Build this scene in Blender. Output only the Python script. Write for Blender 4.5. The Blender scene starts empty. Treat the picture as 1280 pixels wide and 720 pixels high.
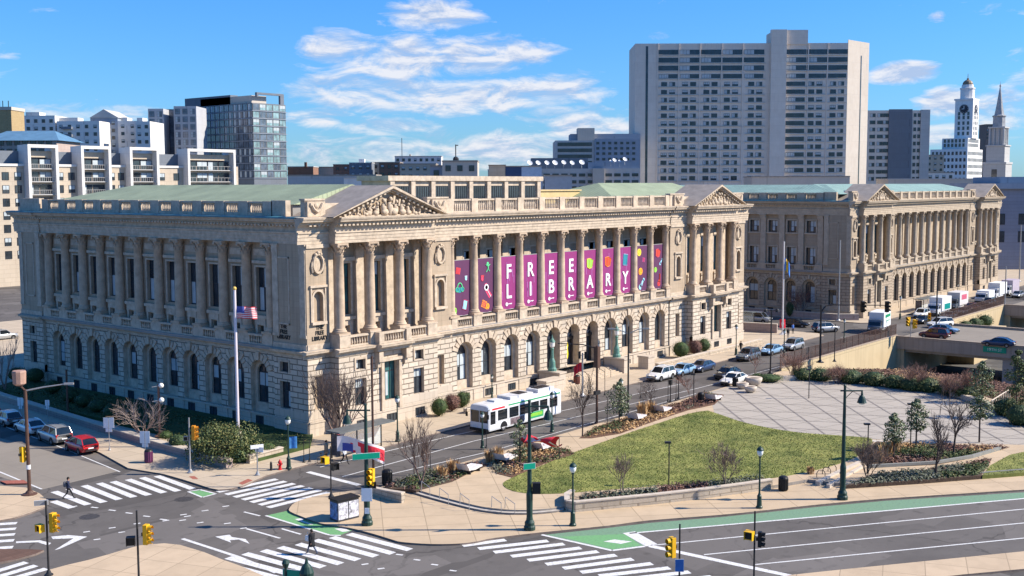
import bpy, bmesh, math, random
from mathutils import Vector, Matrix
from math import sin, cos, pi, radians
random.seed(11)
SC = bpy.context.scene
COL = SC.collection
# ------------------------------------------------------------------ camera (solved from the photograph)
FPX, YAW, PITCH, ROLL = 1421.88, 0.678986, 0.0898, -0.0033
CAM = Vector((-73.896, -85.612, 25.0))
_fw = Vector((cos(YAW)*cos(PITCH), sin(YAW)*cos(PITCH), -sin(PITCH)))
_rt = Vector((sin(YAW), -cos(YAW), 0)); _up = _rt.cross(_fw)
RT = _rt*cos(ROLL)+_up*sin(ROLL); UP = _up*cos(ROLL)-_rt*sin(ROLL); FW = _fw
def ray(x, y): return FW + RT*((x-640)/FPX) + UP*((360-y)/FPX)
def gp(x, y, z=0.0):
    d = ray(x, y); return CAM + d*((z-25.0)/d.z)
def at(x, y, D): return CAM + ray(x, y)*D
def onY(x, y, Y):
    d = ray(x, y); return CAM + d*((Y-CAM.y)/d.y)
def hgt(p, y):
    """height of photo row y above the ground spot p"""
    v = Vector((p.x, p.y, 0))-CAM
    a = v.dot(FW); k = (360-y)/FPX
    # (v+z*Z).UP = k*(v+z*Z).FW
    return (k*v.dot(FW)-v.dot(UP))/(UP.z-k*FW.z)
# ------------------------------------------------------------------ materials
def nt_new(name):
    m = bpy.data.materials.new(name); m.use_nodes = True
    nt = m.node_tree; b = nt.nodes['Principled BSDF']
    return m, nt, b
def lin(c): return tuple(c)+(1,)
def hexc(r, g, b):
    f = lambda v: ((v/255+0.055)/1.055)**2.4 if v > 10 else v/255/12.92
    return (f(r), f(g), f(b))
def noise_col(nt, col, var, scale, vec=None, detail=4, second=None):
    N = nt.nodes; L = nt.links
    if vec is None:
        g = N.new('ShaderNodeNewGeometry'); vec = g.outputs['Position']
    n = N.new('ShaderNodeTexNoise'); n.inputs['Scale'].default_value = scale; n.inputs['Detail'].default_value = detail
    n.inputs['Roughness'].default_value = .65
    L.new(vec, n.inputs['Vector'])
    r = N.new('ShaderNodeValToRGB')
    r.color_ramp.elements[0].position = .3; r.color_ramp.elements[1].position = .7
    r.color_ramp.elements[0].color = lin([max(0, c*(1-var)) for c in col])
    r.color_ramp.elements[1].color = lin([c*(1+var) for c in (second or col)])
    L.new(n.outputs['Fac'], r.inputs['Fac'])
    return r.outputs['Color'], n
def M(name, col, rough=.8, var=.12, scale=1.2, bump=0.0, metal=0.0, spec=.3, coat=0.0, second=None, obj=False):
    m, nt, b = nt_new(name)
    vec = None
    if obj:
        t = nt.nodes.new('ShaderNodeTexCoord'); vec = t.outputs['Object']
    c, n = noise_col(nt, col, var, scale, vec, second=second)
    nt.links.new(c, b.inputs['Base Color'])
    b.inputs['Roughness'].default_value = rough; b.inputs['Metallic'].default_value = metal
    b.inputs['Specular IOR Level'].default_value = spec
    if coat: b.inputs['Coat Weight'].default_value = coat; b.inputs['Coat Roughness'].default_value = .06
    if bump:
        bp = nt.nodes.new('ShaderNodeBump'); bp.inputs['Strength'].default_value = bump; bp.inputs['Distance'].default_value = .05
        nt.links.new(n.outputs['Fac'], bp.inputs['Height']); nt.links.new(bp.outputs['Normal'], b.inputs['Normal'])
    return m
def mathn(nt, op, a, b=None, c=None, clamp=False):
    n = nt.nodes.new('ShaderNodeMath'); n.operation = op; n.use_clamp = clamp
    for i, v in enumerate((a, b, c)):
        if v is None: continue
        if isinstance(v, (int, float)): n.inputs[i].default_value = v
        else: nt.links.new(v, n.inputs[i])
    return n.outputs[0]
def mixc(nt, f, a, b, mode='MIX'):
    n = nt.nodes.new('ShaderNodeMix'); n.data_type = 'RGBA'; n.blend_type = mode
    for k, v in ((0, f), (6, a), (7, b)):
        if isinstance(v, (int, float)): n.inputs[k].default_value = v
        elif isinstance(v, tuple): n.inputs[k].default_value = v if len(v) == 4 else v+(1,)
        else: nt.links.new(v, n.inputs[k])
    return n.outputs[2]
def wall_uv(nt, sx=1.0, sz=1.0):
    """vector (x+y, z) in world metres: runs along either facade"""
    g = nt.nodes.new('ShaderNodeNewGeometry'); s = nt.nodes.new('ShaderNodeSeparateXYZ'); nt.links.new(g.outputs['Position'], s.inputs[0])
    u = mathn(nt, 'ADD', s.outputs[0], s.outputs[1])
    c = nt.nodes.new('ShaderNodeCombineXYZ')
    nt.links.new(mathn(nt, 'MULTIPLY', u, sx), c.inputs[0]); nt.links.new(mathn(nt, 'MULTIPLY', s.outputs[2], sz), c.inputs[1])
    return c.outputs[0], g.outputs['Position'], s
def stone(name, col, bw, bh, mortar, joint=.45, rough=.85, var=.16, bump=.5, streak=.25, tone=(1.0,)):
    """ashlar: courses and joints, block to block tone changes, soot streaks running down"""
    m, nt, b = nt_new(name)
    uv, pos, s = wall_uv(nt)
    br = nt.nodes.new('ShaderNodeTexBrick')
    br.inputs['Scale'].default_value = 1.0; br.inputs['Brick Width'].default_value = bw; br.inputs['Row Height'].default_value = bh
    br.inputs['Mortar Size'].default_value = mortar; br.inputs['Mortar Smooth'].default_value = .1; br.inputs['Bias'].default_value = 0
    br.inputs['Color1'].default_value = lin([c*(1-var*.6) for c in col]); br.inputs['Color2'].default_value = lin([c*(1+var*.6) for c in col])
    br.inputs['Mortar'].default_value = lin([c*joint for c in col])
    nt.links.new(uv, br.inputs['Vector'])
    nz = nt.nodes.new('ShaderNodeTexNoise'); nz.inputs['Scale'].default_value = .55; nz.inputs['Detail'].default_value = 6; nt.links.new(pos, nz.inputs['Vector'])
    c = mixc(nt, mathn(nt, 'MULTIPLY', nz.outputs['Fac'], .55), br.outputs['Color'], tuple(x*y for x, y in zip(col, (.72, .66, .62))), 'MIX')
    mp = nt.nodes.new('ShaderNodeMapping'); mp.inputs['Scale'].default_value = (2.2, 2.2, .16); nt.links.new(pos, mp.inputs['Vector'])
    st = nt.nodes.new('ShaderNodeTexNoise'); st.inputs['Scale'].default_value = 1; st.inputs['Detail'].default_value = 5; nt.links.new(mp.outputs[0], st.inputs['Vector'])
    k = mathn(nt, 'MULTIPLY', mathn(nt, 'SUBTRACT', st.outputs['Fac'], .5, clamp=True), streak*6, clamp=True)
    c = mixc(nt, k, c, tuple(x*.5 for x in col), 'MIX')
    nt.links.new(c, b.inputs['Base Color']); b.inputs['Roughness'].default_value = rough; b.inputs['Specular IOR Level'].default_value = .2
    f = nt.nodes.new('ShaderNodeTexNoise'); f.inputs['Scale'].default_value = 9; f.inputs['Detail'].default_value = 3; nt.links.new(pos, f.inputs['Vector'])
    h = mathn(nt, 'ADD', mathn(nt, 'MULTIPLY', br.outputs['Fac'], -1.0), mathn(nt, 'MULTIPLY', f.outputs['Fac'], .35))
    bp = nt.nodes.new('ShaderNodeBump'); bp.inputs['Strength'].default_value = bump; bp.inputs['Distance'].default_value = .08
    nt.links.new(h, bp.inputs['Height']); nt.links.new(bp.outputs['Normal'], b.inputs['Normal'])
    return m
def ribs(name, col, axis, pitch, rough=.6, var=.18, metal=0.0):
    """standing seam metal roof"""
    m, nt, b = nt_new(name)
    g = nt.nodes.new('ShaderNodeNewGeometry'); s = nt.nodes.new('ShaderNodeSeparateXYZ'); nt.links.new(g.outputs['Position'], s.inputs[0])
    v = mathn(nt, 'FRACT', mathn(nt, 'DIVIDE', s.outputs[axis], pitch))
    k = mathn(nt, 'LESS_THAN', v, .22)
    c, n = noise_col(nt, col, var, .35)
    c = mixc(nt, mathn(nt, 'MULTIPLY', k, .45), c, tuple(x*.4 for x in col))
    nt.links.new(c, b.inputs['Base Color']); b.inputs['Roughness'].default_value = rough; b.inputs['Metallic'].default_value = metal
    bp = nt.nodes.new('ShaderNodeBump'); bp.inputs['Strength'].default_value = .6; bp.inputs['Distance'].default_value = .08
    nt.links.new(k, bp.inputs['Height']); nt.links.new(bp.outputs['Normal'], b.inputs['Normal'])
    return m
def slabs(name, col, ang, w, h, joint=.5, mort=.02, var=.1, stain=.25, rough=.9):
    """jointed concrete paving, laid at an angle in world space"""
    m, nt, b = nt_new(name)
    g = nt.nodes.new('ShaderNodeNewGeometry'); mp = nt.nodes.new('ShaderNodeMapping'); mp.inputs['Rotation'].default_value = (0, 0, -ang)
    nt.links.new(g.outputs['Position'], mp.inputs['Vector'])
    br = nt.nodes.new('ShaderNodeTexBrick'); br.offset = 0; br.inputs['Scale'].default_value = 1; br.inputs['Brick Width'].default_value = w; br.inputs['Row Height'].default_value = h
    br.inputs['Mortar Size'].default_value = mort; br.inputs['Mortar Smooth'].default_value = 0
    br.inputs['Color1'].default_value = lin([c*(1-var) for c in col]); br.inputs['Color2'].default_value = lin([c*(1+var) for c in col]); br.inputs['Mortar'].default_value = lin([c*joint for c in col])
    nt.links.new(mp.outputs[0], br.inputs['Vector'])
    n1 = nt.nodes.new('ShaderNodeTexNoise'); n1.inputs['Scale'].default_value = .35; n1.inputs['Detail'].default_value = 7; n1.inputs['Roughness'].default_value = .7; nt.links.new(g.outputs['Position'], n1.inputs['Vector'])
    k = mathn(nt, 'MULTIPLY', mathn(nt, 'SUBTRACT', n1.outputs['Fac'], .45, clamp=True), stain*8, clamp=True)
    c = mixc(nt, k, br.outputs['Color'], tuple(x*.72 for x in col))
    n2 = nt.nodes.new('ShaderNodeTexNoise'); n2.inputs['Scale'].default_value = 14; n2.inputs['Detail'].default_value = 2; nt.links.new(g.outputs['Position'], n2.inputs['Vector'])
    c = mixc(nt, mathn(nt, 'MULTIPLY', n2.outputs['Fac'], .2), c, tuple(x*.6 for x in col))
    nt.links.new(c, b.inputs['Base Color']); b.inputs['Roughness'].default_value = rough; b.inputs['Specular IOR Level'].default_value = .15
    return m
def asphalt(name, col, seam=.5):
    m, nt, b = nt_new(name)
    g = nt.nodes.new('ShaderNodeNewGeometry')
    n1 = nt.nodes.new('ShaderNodeTexNoise'); n1.inputs['Scale'].default_value = .12; n1.inputs['Detail'].default_value = 8; n1.inputs['Roughness'].default_value = .7; nt.links.new(g.outputs['Position'], n1.inputs['Vector'])
    r = nt.nodes.new('ShaderNodeValToRGB'); r.color_ramp.elements[0].position = .35; r.color_ramp.elements[1].position = .65
    r.color_ramp.elements[0].color = lin([c*.78 for c in col]); r.color_ramp.elements[1].color = lin([c*1.15 for c in col])
    nt.links.new(n1.outputs['Fac'], r.inputs['Fac'])
    n2 = nt.nodes.new('ShaderNodeTexNoise'); n2.inputs['Scale'].default_value = 11; n2.inputs['Detail'].default_value = 3; nt.links.new(g.outputs['Position'], n2.inputs['Vector'])
    c = mixc(nt, mathn(nt, 'MULTIPLY', n2.outputs['Fac'], .45), r.outputs['Color'], tuple(x*.62 for x in col))
    # sealed cracks
    v = nt.nodes.new('ShaderNodeTexVoronoi'); v.feature = 'DISTANCE_TO_EDGE'; v.inputs['Scale'].default_value = .085
    d = nt.nodes.new('ShaderNodeTexNoise'); d.inputs['Scale'].default_value = .5; nt.links.new(g.outputs['Position'], d.inputs['Vector'])
    ad = nt.nodes.new('ShaderNodeVectorMath'); ad.operation = 'MULTIPLY_ADD'; nt.links.new(d.outputs['Color'], ad.inputs[0]); ad.inputs[1].default_value = (2.5, 2.5, 0); nt.links.new(g.outputs['Position'], ad.inputs[2])
    nt.links.new(ad.outputs[0], v.inputs['Vector'])
    k = mathn(nt, 'LESS_THAN', v.outputs['Distance'], .006)
    c = mixc(nt, mathn(nt, 'MULTIPLY', k, seam), c, tuple(x*.35 for x in col))
    # utility cuts: squarish patches a shade off, and oil drips
    pt = nt.nodes.new('ShaderNodeTexVoronoi'); pt.distance = 'CHEBYCHEV'; pt.inputs['Scale'].default_value = .11; mp = nt.nodes.new('ShaderNodeMapping'); mp.inputs['Rotation'].default_value = (0, 0, .12); mp.inputs['Scale'].default_value = (1, 2.1, 1)
    nt.links.new(g.outputs['Position'], mp.inputs['Vector']); nt.links.new(mp.outputs[0], pt.inputs['Vector']); sp = nt.nodes.new('ShaderNodeSeparateColor'); nt.links.new(pt.outputs['Color'], sp.inputs[0])
    c = mixc(nt, mathn(nt, 'MULTIPLY', mathn(nt, 'GREATER_THAN', sp.outputs[0], .70), .55), c, tuple(x*.55 for x in col)); c = mixc(nt, mathn(nt, 'MULTIPLY', mathn(nt, 'LESS_THAN', sp.outputs[1], .22), .4), c, tuple(x*1.5 for x in col))
    o = nt.nodes.new('ShaderNodeTexNoise'); o.inputs['Scale'].default_value = .9; o.inputs['Detail'].default_value = 5; nt.links.new(g.outputs['Position'], o.inputs['Vector'])
    c = mixc(nt, mathn(nt, 'MULTIPLY', mathn(nt, 'SUBTRACT', o.outputs['Fac'], .58, clamp=True), 3.5, clamp=True), c, tuple(x*.5 for x in col))
    nt.links.new(c, b.inputs['Base Color']); b.inputs['Roughness'].default_value = .88; b.inputs['Specular IOR Level'].default_value = .2
    return m
def paint_mat(name, col, wear=.35):
    m, nt, b = nt_new(name)
    g = nt.nodes.new('ShaderNodeNewGeometry'); n = nt.nodes.new('ShaderNodeTexNoise'); n.inputs['Scale'].default_value = 5; n.inputs['Detail'].default_value = 6; n.inputs['Roughness'].default_value = .75
    nt.links.new(g.outputs['Position'], n.inputs['Vector'])
    k = mathn(nt, 'MULTIPLY', mathn(nt, 'SUBTRACT', n.outputs['Fac'], .5, clamp=True), wear*9, clamp=True)
    nt.links.new(mixc(nt, k, lin(col), lin([c*.35+.05 for c in col])), b.inputs['Base Color']); b.inputs['Roughness'].default_value = .7
    return m
def glass(name, col=(.032, .042, .052), rough=.08, spec=.6, var=.5):
    m = M(name, col, rough, var, .4, spec=spec); return m
# ------------------------------------------------------------------ mesh builder
class MB:
    def __init__(s, T=None, flip=False): s.v = []; s.f = []; s.m = []; s.T = T; s.flip = flip; s.sm = False; s.s = []
    def add(s, pts): 
        k = len(s.v)
        if s.T: pts = [s.T(*p) for p in pts]
        s.v += [tuple(p) for p in pts]; return k
    def face(s, pts, mi=0, idx=None):
        if idx is None:
            k = s.add(pts); idx = list(range(k, k+len(pts)))
        if s.flip: idx = idx[::-1]
        s.f.append(tuple(idx)); s.m.append(mi); s.s.append(s.sm)
    def box(s, x0, y0, z0, x1, y1, z1, mi=0):
        k = s.add([(x0, y0, z0), (x1, y0, z0), (x1, y1, z0), (x0, y1, z0), (x0, y0, z1), (x1, y0, z1), (x1, y1, z1), (x0, y1, z1)])
        for q in ((0, 3, 2, 1), (4, 5, 6, 7), (0, 1, 5, 4), (1, 2, 6, 5), (2, 3, 7, 6), (3, 0, 4, 7)): s.face(None, mi, [k+i for i in q])
        return s
    def obox(s, c, sz, mat=None, mi=0):
        h = Vector(sz)/2; mat = mat or Matrix()
        P = [Vector(c)+mat @ Vector((sx*h.x, sy*h.y, sz_*h.z)) for sz_ in (-1, 1) for sy, sx in ((-1, -1), (-1, 1), (1, 1), (1, -1))]
        k = s.add(P)
        for q in ((0, 3, 2, 1), (4, 5, 6, 7), (0, 1, 5, 4), (1, 2, 6, 5), (2, 3, 7, 6), (3, 0, 4, 7)): s.face(None, mi, [k+i for i in q])
        return s
    def prism(s, poly, z0, z1, mt=0, ms=0, bottom=False):
        n = len(poly); P = [(p[0], p[1]) for p in poly]
        a = sum(P[i][0]*P[(i+1) % n][1]-P[(i+1) % n][0]*P[i][1] for i in range(n))
        if a < 0: P.reverse()
        k = s.add([(x, y, z0) for x, y in P]+[(x, y, z1) for x, y in P])
        s.face(None, mt, [k+n+i for i in range(n)])
        if bottom: s.face(None, ms, [k+n-1-i for i in range(n)])
        for i in range(n):
            j = (i+1) % n; s.face(None, ms, [k+i, k+j, k+n+j, k+n+i])
        return s
    def tube(s, pts, rad, n=6, mi=0, cap=True):
        pts = [Vector(p) for p in pts]
        if not hasattr(rad, '__len__'): rad = [rad]*len(pts)
        rings = []
        for i, p in enumerate(pts):
            d = (pts[min(i+1, len(pts)-1)]-pts[max(i-1, 0)])
            if d.length < 1e-6: d = Vector((0, 0, 1))
            d.normalize(); a = d.orthogonal().normalized() if i == 0 else (a-d*a.dot(d)).normalized() if (a-d*a.dot(d)).length > 1e-4 else d.orthogonal().normalized()
            b = d.cross(a)
            rings.append(s.add([p+(a*cos(2*pi*k/n)+b*sin(2*pi*k/n))*rad[i] for k in range(n)]))
        for r0, r1 in zip(rings, rings[1:]):
            for k in range(n): s.face(None, mi, [r0+k, r0+(k+1) % n, r1+(k+1) % n, r1+k])
        if cap: s.face(None, mi, [rings[-1]+k for k in range(n)]); s.face(None, mi, [rings[0]+n-1-k for k in range(n)])
        return s
    def lathe(s, prof, c=(0, 0, 0), n=12, mi=0, mod=None, cap=True):
        rings = []
        for r, z in prof:
            rings.append(s.add([(c[0]+r*(mod(k, z) if mod else 1)*cos(2*pi*k/n), c[1]+r*(mod(k, z) if mod else 1)*sin(2*pi*k/n), c[2]+z) for k in range(n)]))
        for r0, r1 in zip(rings, rings[1:]):
            for k in range(n): s.face(None, mi, [r0+k, r0+(k+1) % n, r1+(k+1) % n, r1+k])
        if cap: s.face(None, mi, [rings[-1]+k for k in range(n)]); s.face(None, mi, [rings[0]+n-1-k for k in range(n)])
        return s
    def ball(s, c, r, n=8, m=5, mi=0):
        if not hasattr(r, '__len__'): r = (r, r, r)
        k0 = s.add([(c[0]+r[0]*cos(2*pi*i/n)*sin(pi*j/m), c[1]+r[1]*sin(2*pi*i/n)*sin(pi*j/m), c[2]-r[2]*cos(pi*j/m)) for j in range(1, m) for i in range(n)]+[(c[0], c[1], c[2]-r[2]), (c[0], c[1], c[2]+r[2])])
        b, t = k0+(m-1)*n, k0+(m-1)*n+1
        for j in range(m-2):
            for i in range(n): s.face(None, mi, [k0+j*n+i, k0+j*n+(i+1) % n, k0+(j+1)*n+(i+1) % n, k0+(j+1)*n+i])
        for i in range(n):
            s.face(None, mi, [b, k0+(i+1) % n, k0+i]); s.face(None, mi, [t, k0+(m-2)*n+i, k0+(m-2)*n+(i+1) % n])
        return s
    def mesh(s, name, mats):
        me = bpy.data.meshes.new(name); me.from_pydata(s.v, [], s.f)
        for m in (mats if isinstance(mats, (list, tuple)) else [mats]): me.materials.append(m)
        me.polygons.foreach_set('material_index', s.m); me.polygons.foreach_set('use_smooth', s.s); me.update()
        return me
    def build(s, name, mats, parent=None, loc=None, rz=0): return put(name, s.mesh(name, mats), parent, loc, rz)
def put(name, me, parent=None, loc=None, rz=0):
    o = bpy.data.objects.new(name, me); COL.objects.link(o)
    if parent is not None: o.parent = parent
    if loc is not None: o.location = loc
    if rz: o.rotation_euler = (0, 0, rz)
    return o
def tag(o, label=None, cat=None, group=None, kind=None):
    if label: o['label'] = label
    if cat: o['category'] = cat
    if group: o['group'] = group
    if kind: o['kind'] = kind
    return o
def thing(name, label, cat, loc=(0, 0, 0), rz=0, group=None):
    o = put(name, None, None, loc, rz); o.empty_display_size = .2
    return tag(o, label, cat, group)
def kids(o): return [c for c in COL.objects if c.parent == o]
CH = {}
def copy_tree(o, parent=None):
    c = o.copy(); COL.objects.link(c)
    if parent is not None: c.parent = parent
    for ch in CHILDREN(o): copy_tree(ch, c)
    return c
def CHILDREN(o): return list(o.children)
def clone(o, label, loc, rz=0, group=None, sc=None):
    c = copy_tree(o); c.location = loc; c.rotation_euler = (0, 0, rz); c['label'] = label
    if group: c['group'] = group
    if sc: c.scale = (sc, sc, sc) if not hasattr(sc, '__len__') else sc
    return c
def struct(name, mb, mats): return tag(mb.build(name, mats), kind='structure')
_tc = {}
def text_mesh(body, size, ext=.03, off=.0, align='CENTER', spacing=1.0, line=1.0):
    cu = bpy.data.curves.new('lettering', 'FONT'); cu.body = body; cu.size = size; cu.extrude = ext; cu.offset = off
    cu.align_x = align; cu.align_y = 'CENTER'; cu.space_character = spacing; cu.space_line = line
    ob = bpy.data.objects.new('lettering', cu); COL.objects.link(ob)
    dg = bpy.context.evaluated_depsgraph_get(); dg.update()
    me = bpy.data.meshes.new_from_object(ob.evaluated_get(dg))
    bpy.data.objects.remove(ob); bpy.data.curves.remove(cu)
    return me
def text(body, size, mat, parent, loc, rot, name='lettering', ext=.03, off=0.0, spacing=1.0, line=1.0, sx=1.0):
    me = text_mesh(body, size, ext, off, spacing=spacing, line=line); me.materials.clear(); me.materials.append(mat)
    o = put(name, me, parent, loc); o.rotation_euler = rot; o.scale = (sx, 1, 1); return o
def smooth_poly(pts, k=4):
    """Catmull-Rom through an open list of points"""
    P = [Vector(p) for p in pts]; out = []
    for i in range(len(P)-1):
        a, b, c, d = P[max(i-1, 0)], P[i], P[i+1], P[min(i+2, len(P)-1)]
        for j in range(k):
            t = j/k
            out.append(.5*((2*b)+(c-a)*t+(2*a-5*b+4*c-d)*t*t+(3*b-a-3*c+d)*t**3))
    out.append(P[-1]); return out
def G(lst, z=0.0): return [gp(x, y, z) for x, y in lst]
# ------------------------------------------------------------------ shared materials
S_UP = stone('limestone_smooth', (.42, .335, .245), 1.9, .62, .012, joint=.7, var=.11, bump=.15, streak=.4)
S_RUS = stone('limestone_rusticated', (.56, .485, .395), 1.55, .56, .055, joint=.2, var=.24, bump=.9, streak=.15)
S_DADO = stone('granite_base', (.53, .46, .375), 2.4, .9, .02, joint=.55, var=.08, bump=.3)
S_SH = M('stone_trim', (.47, .385, .295), .85, .24, 1.5, bump=.15, spec=.2)
S_COL = M('column_stone', (.45, .345, .25), .85, .22, 1.1, bump=.1, spec=.2)
S_CARVE = M('carved_stone', (.46, .37, .275), .9, .25, 3, bump=.4, spec=.2)
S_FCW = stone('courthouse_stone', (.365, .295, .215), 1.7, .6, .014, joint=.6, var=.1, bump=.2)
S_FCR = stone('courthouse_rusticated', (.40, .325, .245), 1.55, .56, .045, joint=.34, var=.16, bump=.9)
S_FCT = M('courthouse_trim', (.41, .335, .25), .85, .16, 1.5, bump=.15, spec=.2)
COPPER_EDGE = M('blue_green_copper', (.06, .19, .25), .55, .3, 1.2)
ROOF_G = ribs('green_seam_roof', (.27, .315, .19), 1, .62)
ROOF_GX = ribs('green_seam_roof_x', (.27, .315, .19), 0, .62)
ROOF_T = ribs('teal_seam_roof', (.22, .335, .285), 0, .7)
ROOF_TY = ribs('teal_seam_roof_y', (.22, .335, .285), 1, .7)
LEAD = M('lead_sheet', (.29, .25, .21), .6, .2, .8)
ROOFFLAT = M('roof_membrane', (.25, .24, .23), .9, .2, .3)
GLASS = glass('window_glass')
GLASS_TEAL = glass('teal_window_glass', (.03, .11, .11), .12)
BLIND_REFL = M('blind_and_reflection', (.40, .45, .47), .7, .15, .7, spec=.4)  # pale panes: blinds, with bluish reflections painted into the same colour
WFRAME = M('window_frame', (.035, .035, .04), .5, .1)
WFRAME_L = M('pale_window_frame', (.25, .24, .21), .6, .1)
DARK = M('painted_interior_shade', (.02, .017, .016), .9, .2)  # dark colour standing in for shade inside the courthouse arcade
IRON = M('black_iron', (.022, .022, .024), .5, .2, 3)
IRON_G = M('dark_green_iron', (.018, .045, .036), .45, .2, 3)
STEEL = M('galvanised_steel', (.33, .33, .33), .45, .12, 2, metal=.4)
BROWN = M('brown_pole', (.085, .045, .032), .55, .2, 2)
WHITE = M('white_paint', (.72, .72, .72), .5, .05)
YELLOW = M('signal_yellow', (.72, .40, .015), .45, .06)
GREENSIGN = M('green_sign', (.0, .28, .17), .45, .06)
RED = M('red_paint', (.5, .02, .025), .4, .08)
BLACK = M('black_plastic', (.012, .012, .013), .5, .2)
RUBBER = M('tyre_rubber', (.014, .014, .014), .85, .2)
# ================================================================== sky, sun, camera
SUN_EL, = (radians(36.5),)
SUN_DIR = Vector((sin(YAW)*cos(SUN_EL), -cos(YAW)*cos(SUN_EL), sin(SUN_EL)))
w = bpy.data.worlds.new("World"); SC.world = w; w.use_nodes = True
nt = w.node_tree; N = nt.nodes; L = nt.links
bg = N['Background']
sky = N.new('ShaderNodeTexSky'); sky.sky_type = 'NISHITA'; sky.sun_disc = False
sky.sun_elevation = SUN_EL; sky.sun_rotation = math.atan2(SUN_DIR.x, SUN_DIR.y)
sky.altitude = 50; sky.air_density = 1.0; sky.dust_density = .35; sky.ozone_density = 2.0
tc = N.new('ShaderNodeTexCoord'); sp = N.new('ShaderNodeSeparateXYZ'); L.new(tc.outputs['Generated'], sp.inputs[0])
az = mathn(nt, 'ARCTAN2', sp.outputs[1], sp.outputs[0]); el = mathn(nt, 'ARCSINE', sp.outputs[2])
def dome(x, y):
    d = ray(x, y).normalized(); return math.atan2(d.y, d.x), math.asin(d.z)
# cloud banks: where they hang on the dome (azimuth, elevation), their spread and their density
BANKS = [(535, 72, 175, 30, .47), (420, 60, 60, 24, .38), (640, 66, 70, 20, .45), (555, 118, 240, 24, .45), (430, 110, 80, 20, .40), (690, 112, 100, 22, .45), (540, 20, 75, 20, .50), (565, 8, 40, 12, .4),
         (480, 158, 70, 12, .44), (400, 146, 50, 12, .42), (600, 188, 250, 26, .40), (740, 160, 80, 26, .46), (670, 150, 40, 10, .32), (1130, 92, 48, 13, .62), (1185, 128, 42, 18, .55), (1250, 140, 60, 28, .42), (1165, 165, 60, 30, .34),
         (110, 138, 85, 16, .36), (375, 195, 80, 20, .35), (1250, 12, 60, 10, .2), (1170, 22, 14, 7, .35), (820, 46, 22, 8, .3), (50, 8, 30, 8, .25), (720, 140, 90, 12, .34), (-200, 60, 200, 40, .4), (1500, 90, 200, 50, .45), (1900, 40, 250, 60, .4)]
mask = None
for (x, y, rx, ry, k) in BANKS:
    a0, e0 = dome(x, y); ra, re = rx/FPX*1.15, ry/FPX*1.35
    u = mathn(nt, 'POWER', mathn(nt, 'DIVIDE', mathn(nt, 'SUBTRACT', az, a0), ra), 2.0)
    v = mathn(nt, 'POWER', mathn(nt, 'DIVIDE', mathn(nt, 'SUBTRACT', el, e0), re), 2.0)
    g = mathn(nt, 'MULTIPLY', mathn(nt, 'SUBTRACT', 1.0, mathn(nt, 'ADD', u, v), clamp=True), k)
    mask = g if mask is None else mathn(nt, 'MAXIMUM', mask, g)
def cloud_noise(off):
    c = N.new('ShaderNodeCombineXYZ'); L.new(mathn(nt, 'MULTIPLY', az, 21.0), c.inputs[0]); L.new(mathn(nt, 'MULTIPLY', mathn(nt, 'ADD', el, off), 66.0), c.inputs[1])
    n = N.new('ShaderNodeTexNoise'); n.inputs['Scale'].default_value = 1.0; n.inputs['Detail'].default_value = 9; n.inputs['Roughness'].default_value = .63; n.inputs['Distortion'].default_value = .45
    L.new(c.outputs[0], n.inputs['Vector']); return n.outputs['Fac']
n0 = cloud_noise(0.0); n1 = cloud_noise(.005)
dens = mathn(nt, 'SUBTRACT', mathn(nt, 'ADD', n0, mask), .68)
cov = mathn(nt, 'MULTIPLY', dens, 3.6, clamp=True)
lit = mathn(nt, 'ADD', mathn(nt, 'MULTIPLY', mathn(nt, 'SUBTRACT', n0, n1), 5.0), .5, clamp=True)
ccol = mixc(nt, lit, (3.2, 4.0, 5.6), (6.2, 6.2, 6.5))
hz_ = mathn(nt, 'DIVIDE', el, .30, clamp=True)
tint = mixc(nt, 1.0, sky.outputs[0], mixc(nt, hz_, (.39, .69, 1.12), (.235, .79, 1.45)), 'MULTIPLY')
L.new(mixc(nt, mathn(nt, 'MULTIPLY', cov, .9), tint, ccol), bg.inputs['Color'])
bg.inputs['Strength'].default_value = .073
sun = bpy.data.lights.new('sun', 'SUN'); sun.energy = 4.4; sun.angle = radians(.5); sun.color = (1.0, .90, .76)
so = put('sun', sun); so.rotation_euler = SUN_DIR.to_track_quat('Z', 'Y').to_euler(); so.location = (0, 0, 200)
cam = bpy.data.cameras.new('camera'); co = put('camera', cam); cam.lens = 36*FPX/1280; cam.sensor_width = 36; cam.clip_start = .5; cam.clip_end = 6000
co.matrix_world = Matrix(((RT.x, UP.x, -FW.x, CAM.x), (RT.y, UP.y, -FW.y, CAM.y), (RT.z, UP.z, -FW.z, CAM.z), (0, 0, 0, 1)))
SC.camera = co
SC.render.engine = 'CYCLES'; SC.view_settings.view_transform = 'Standard'; SC.view_settings.look = 'None'; SC.view_settings.exposure = 1.0; SC.view_settings.gamma = 1
SC.cycles.use_denoising = True; SC.cycles.max_bounces = 7; SC.cycles.diffuse_bounces = 4; SC.cycles.glossy_bounces = 2; SC.cycles.transparent_max_bounces = 4

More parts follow.
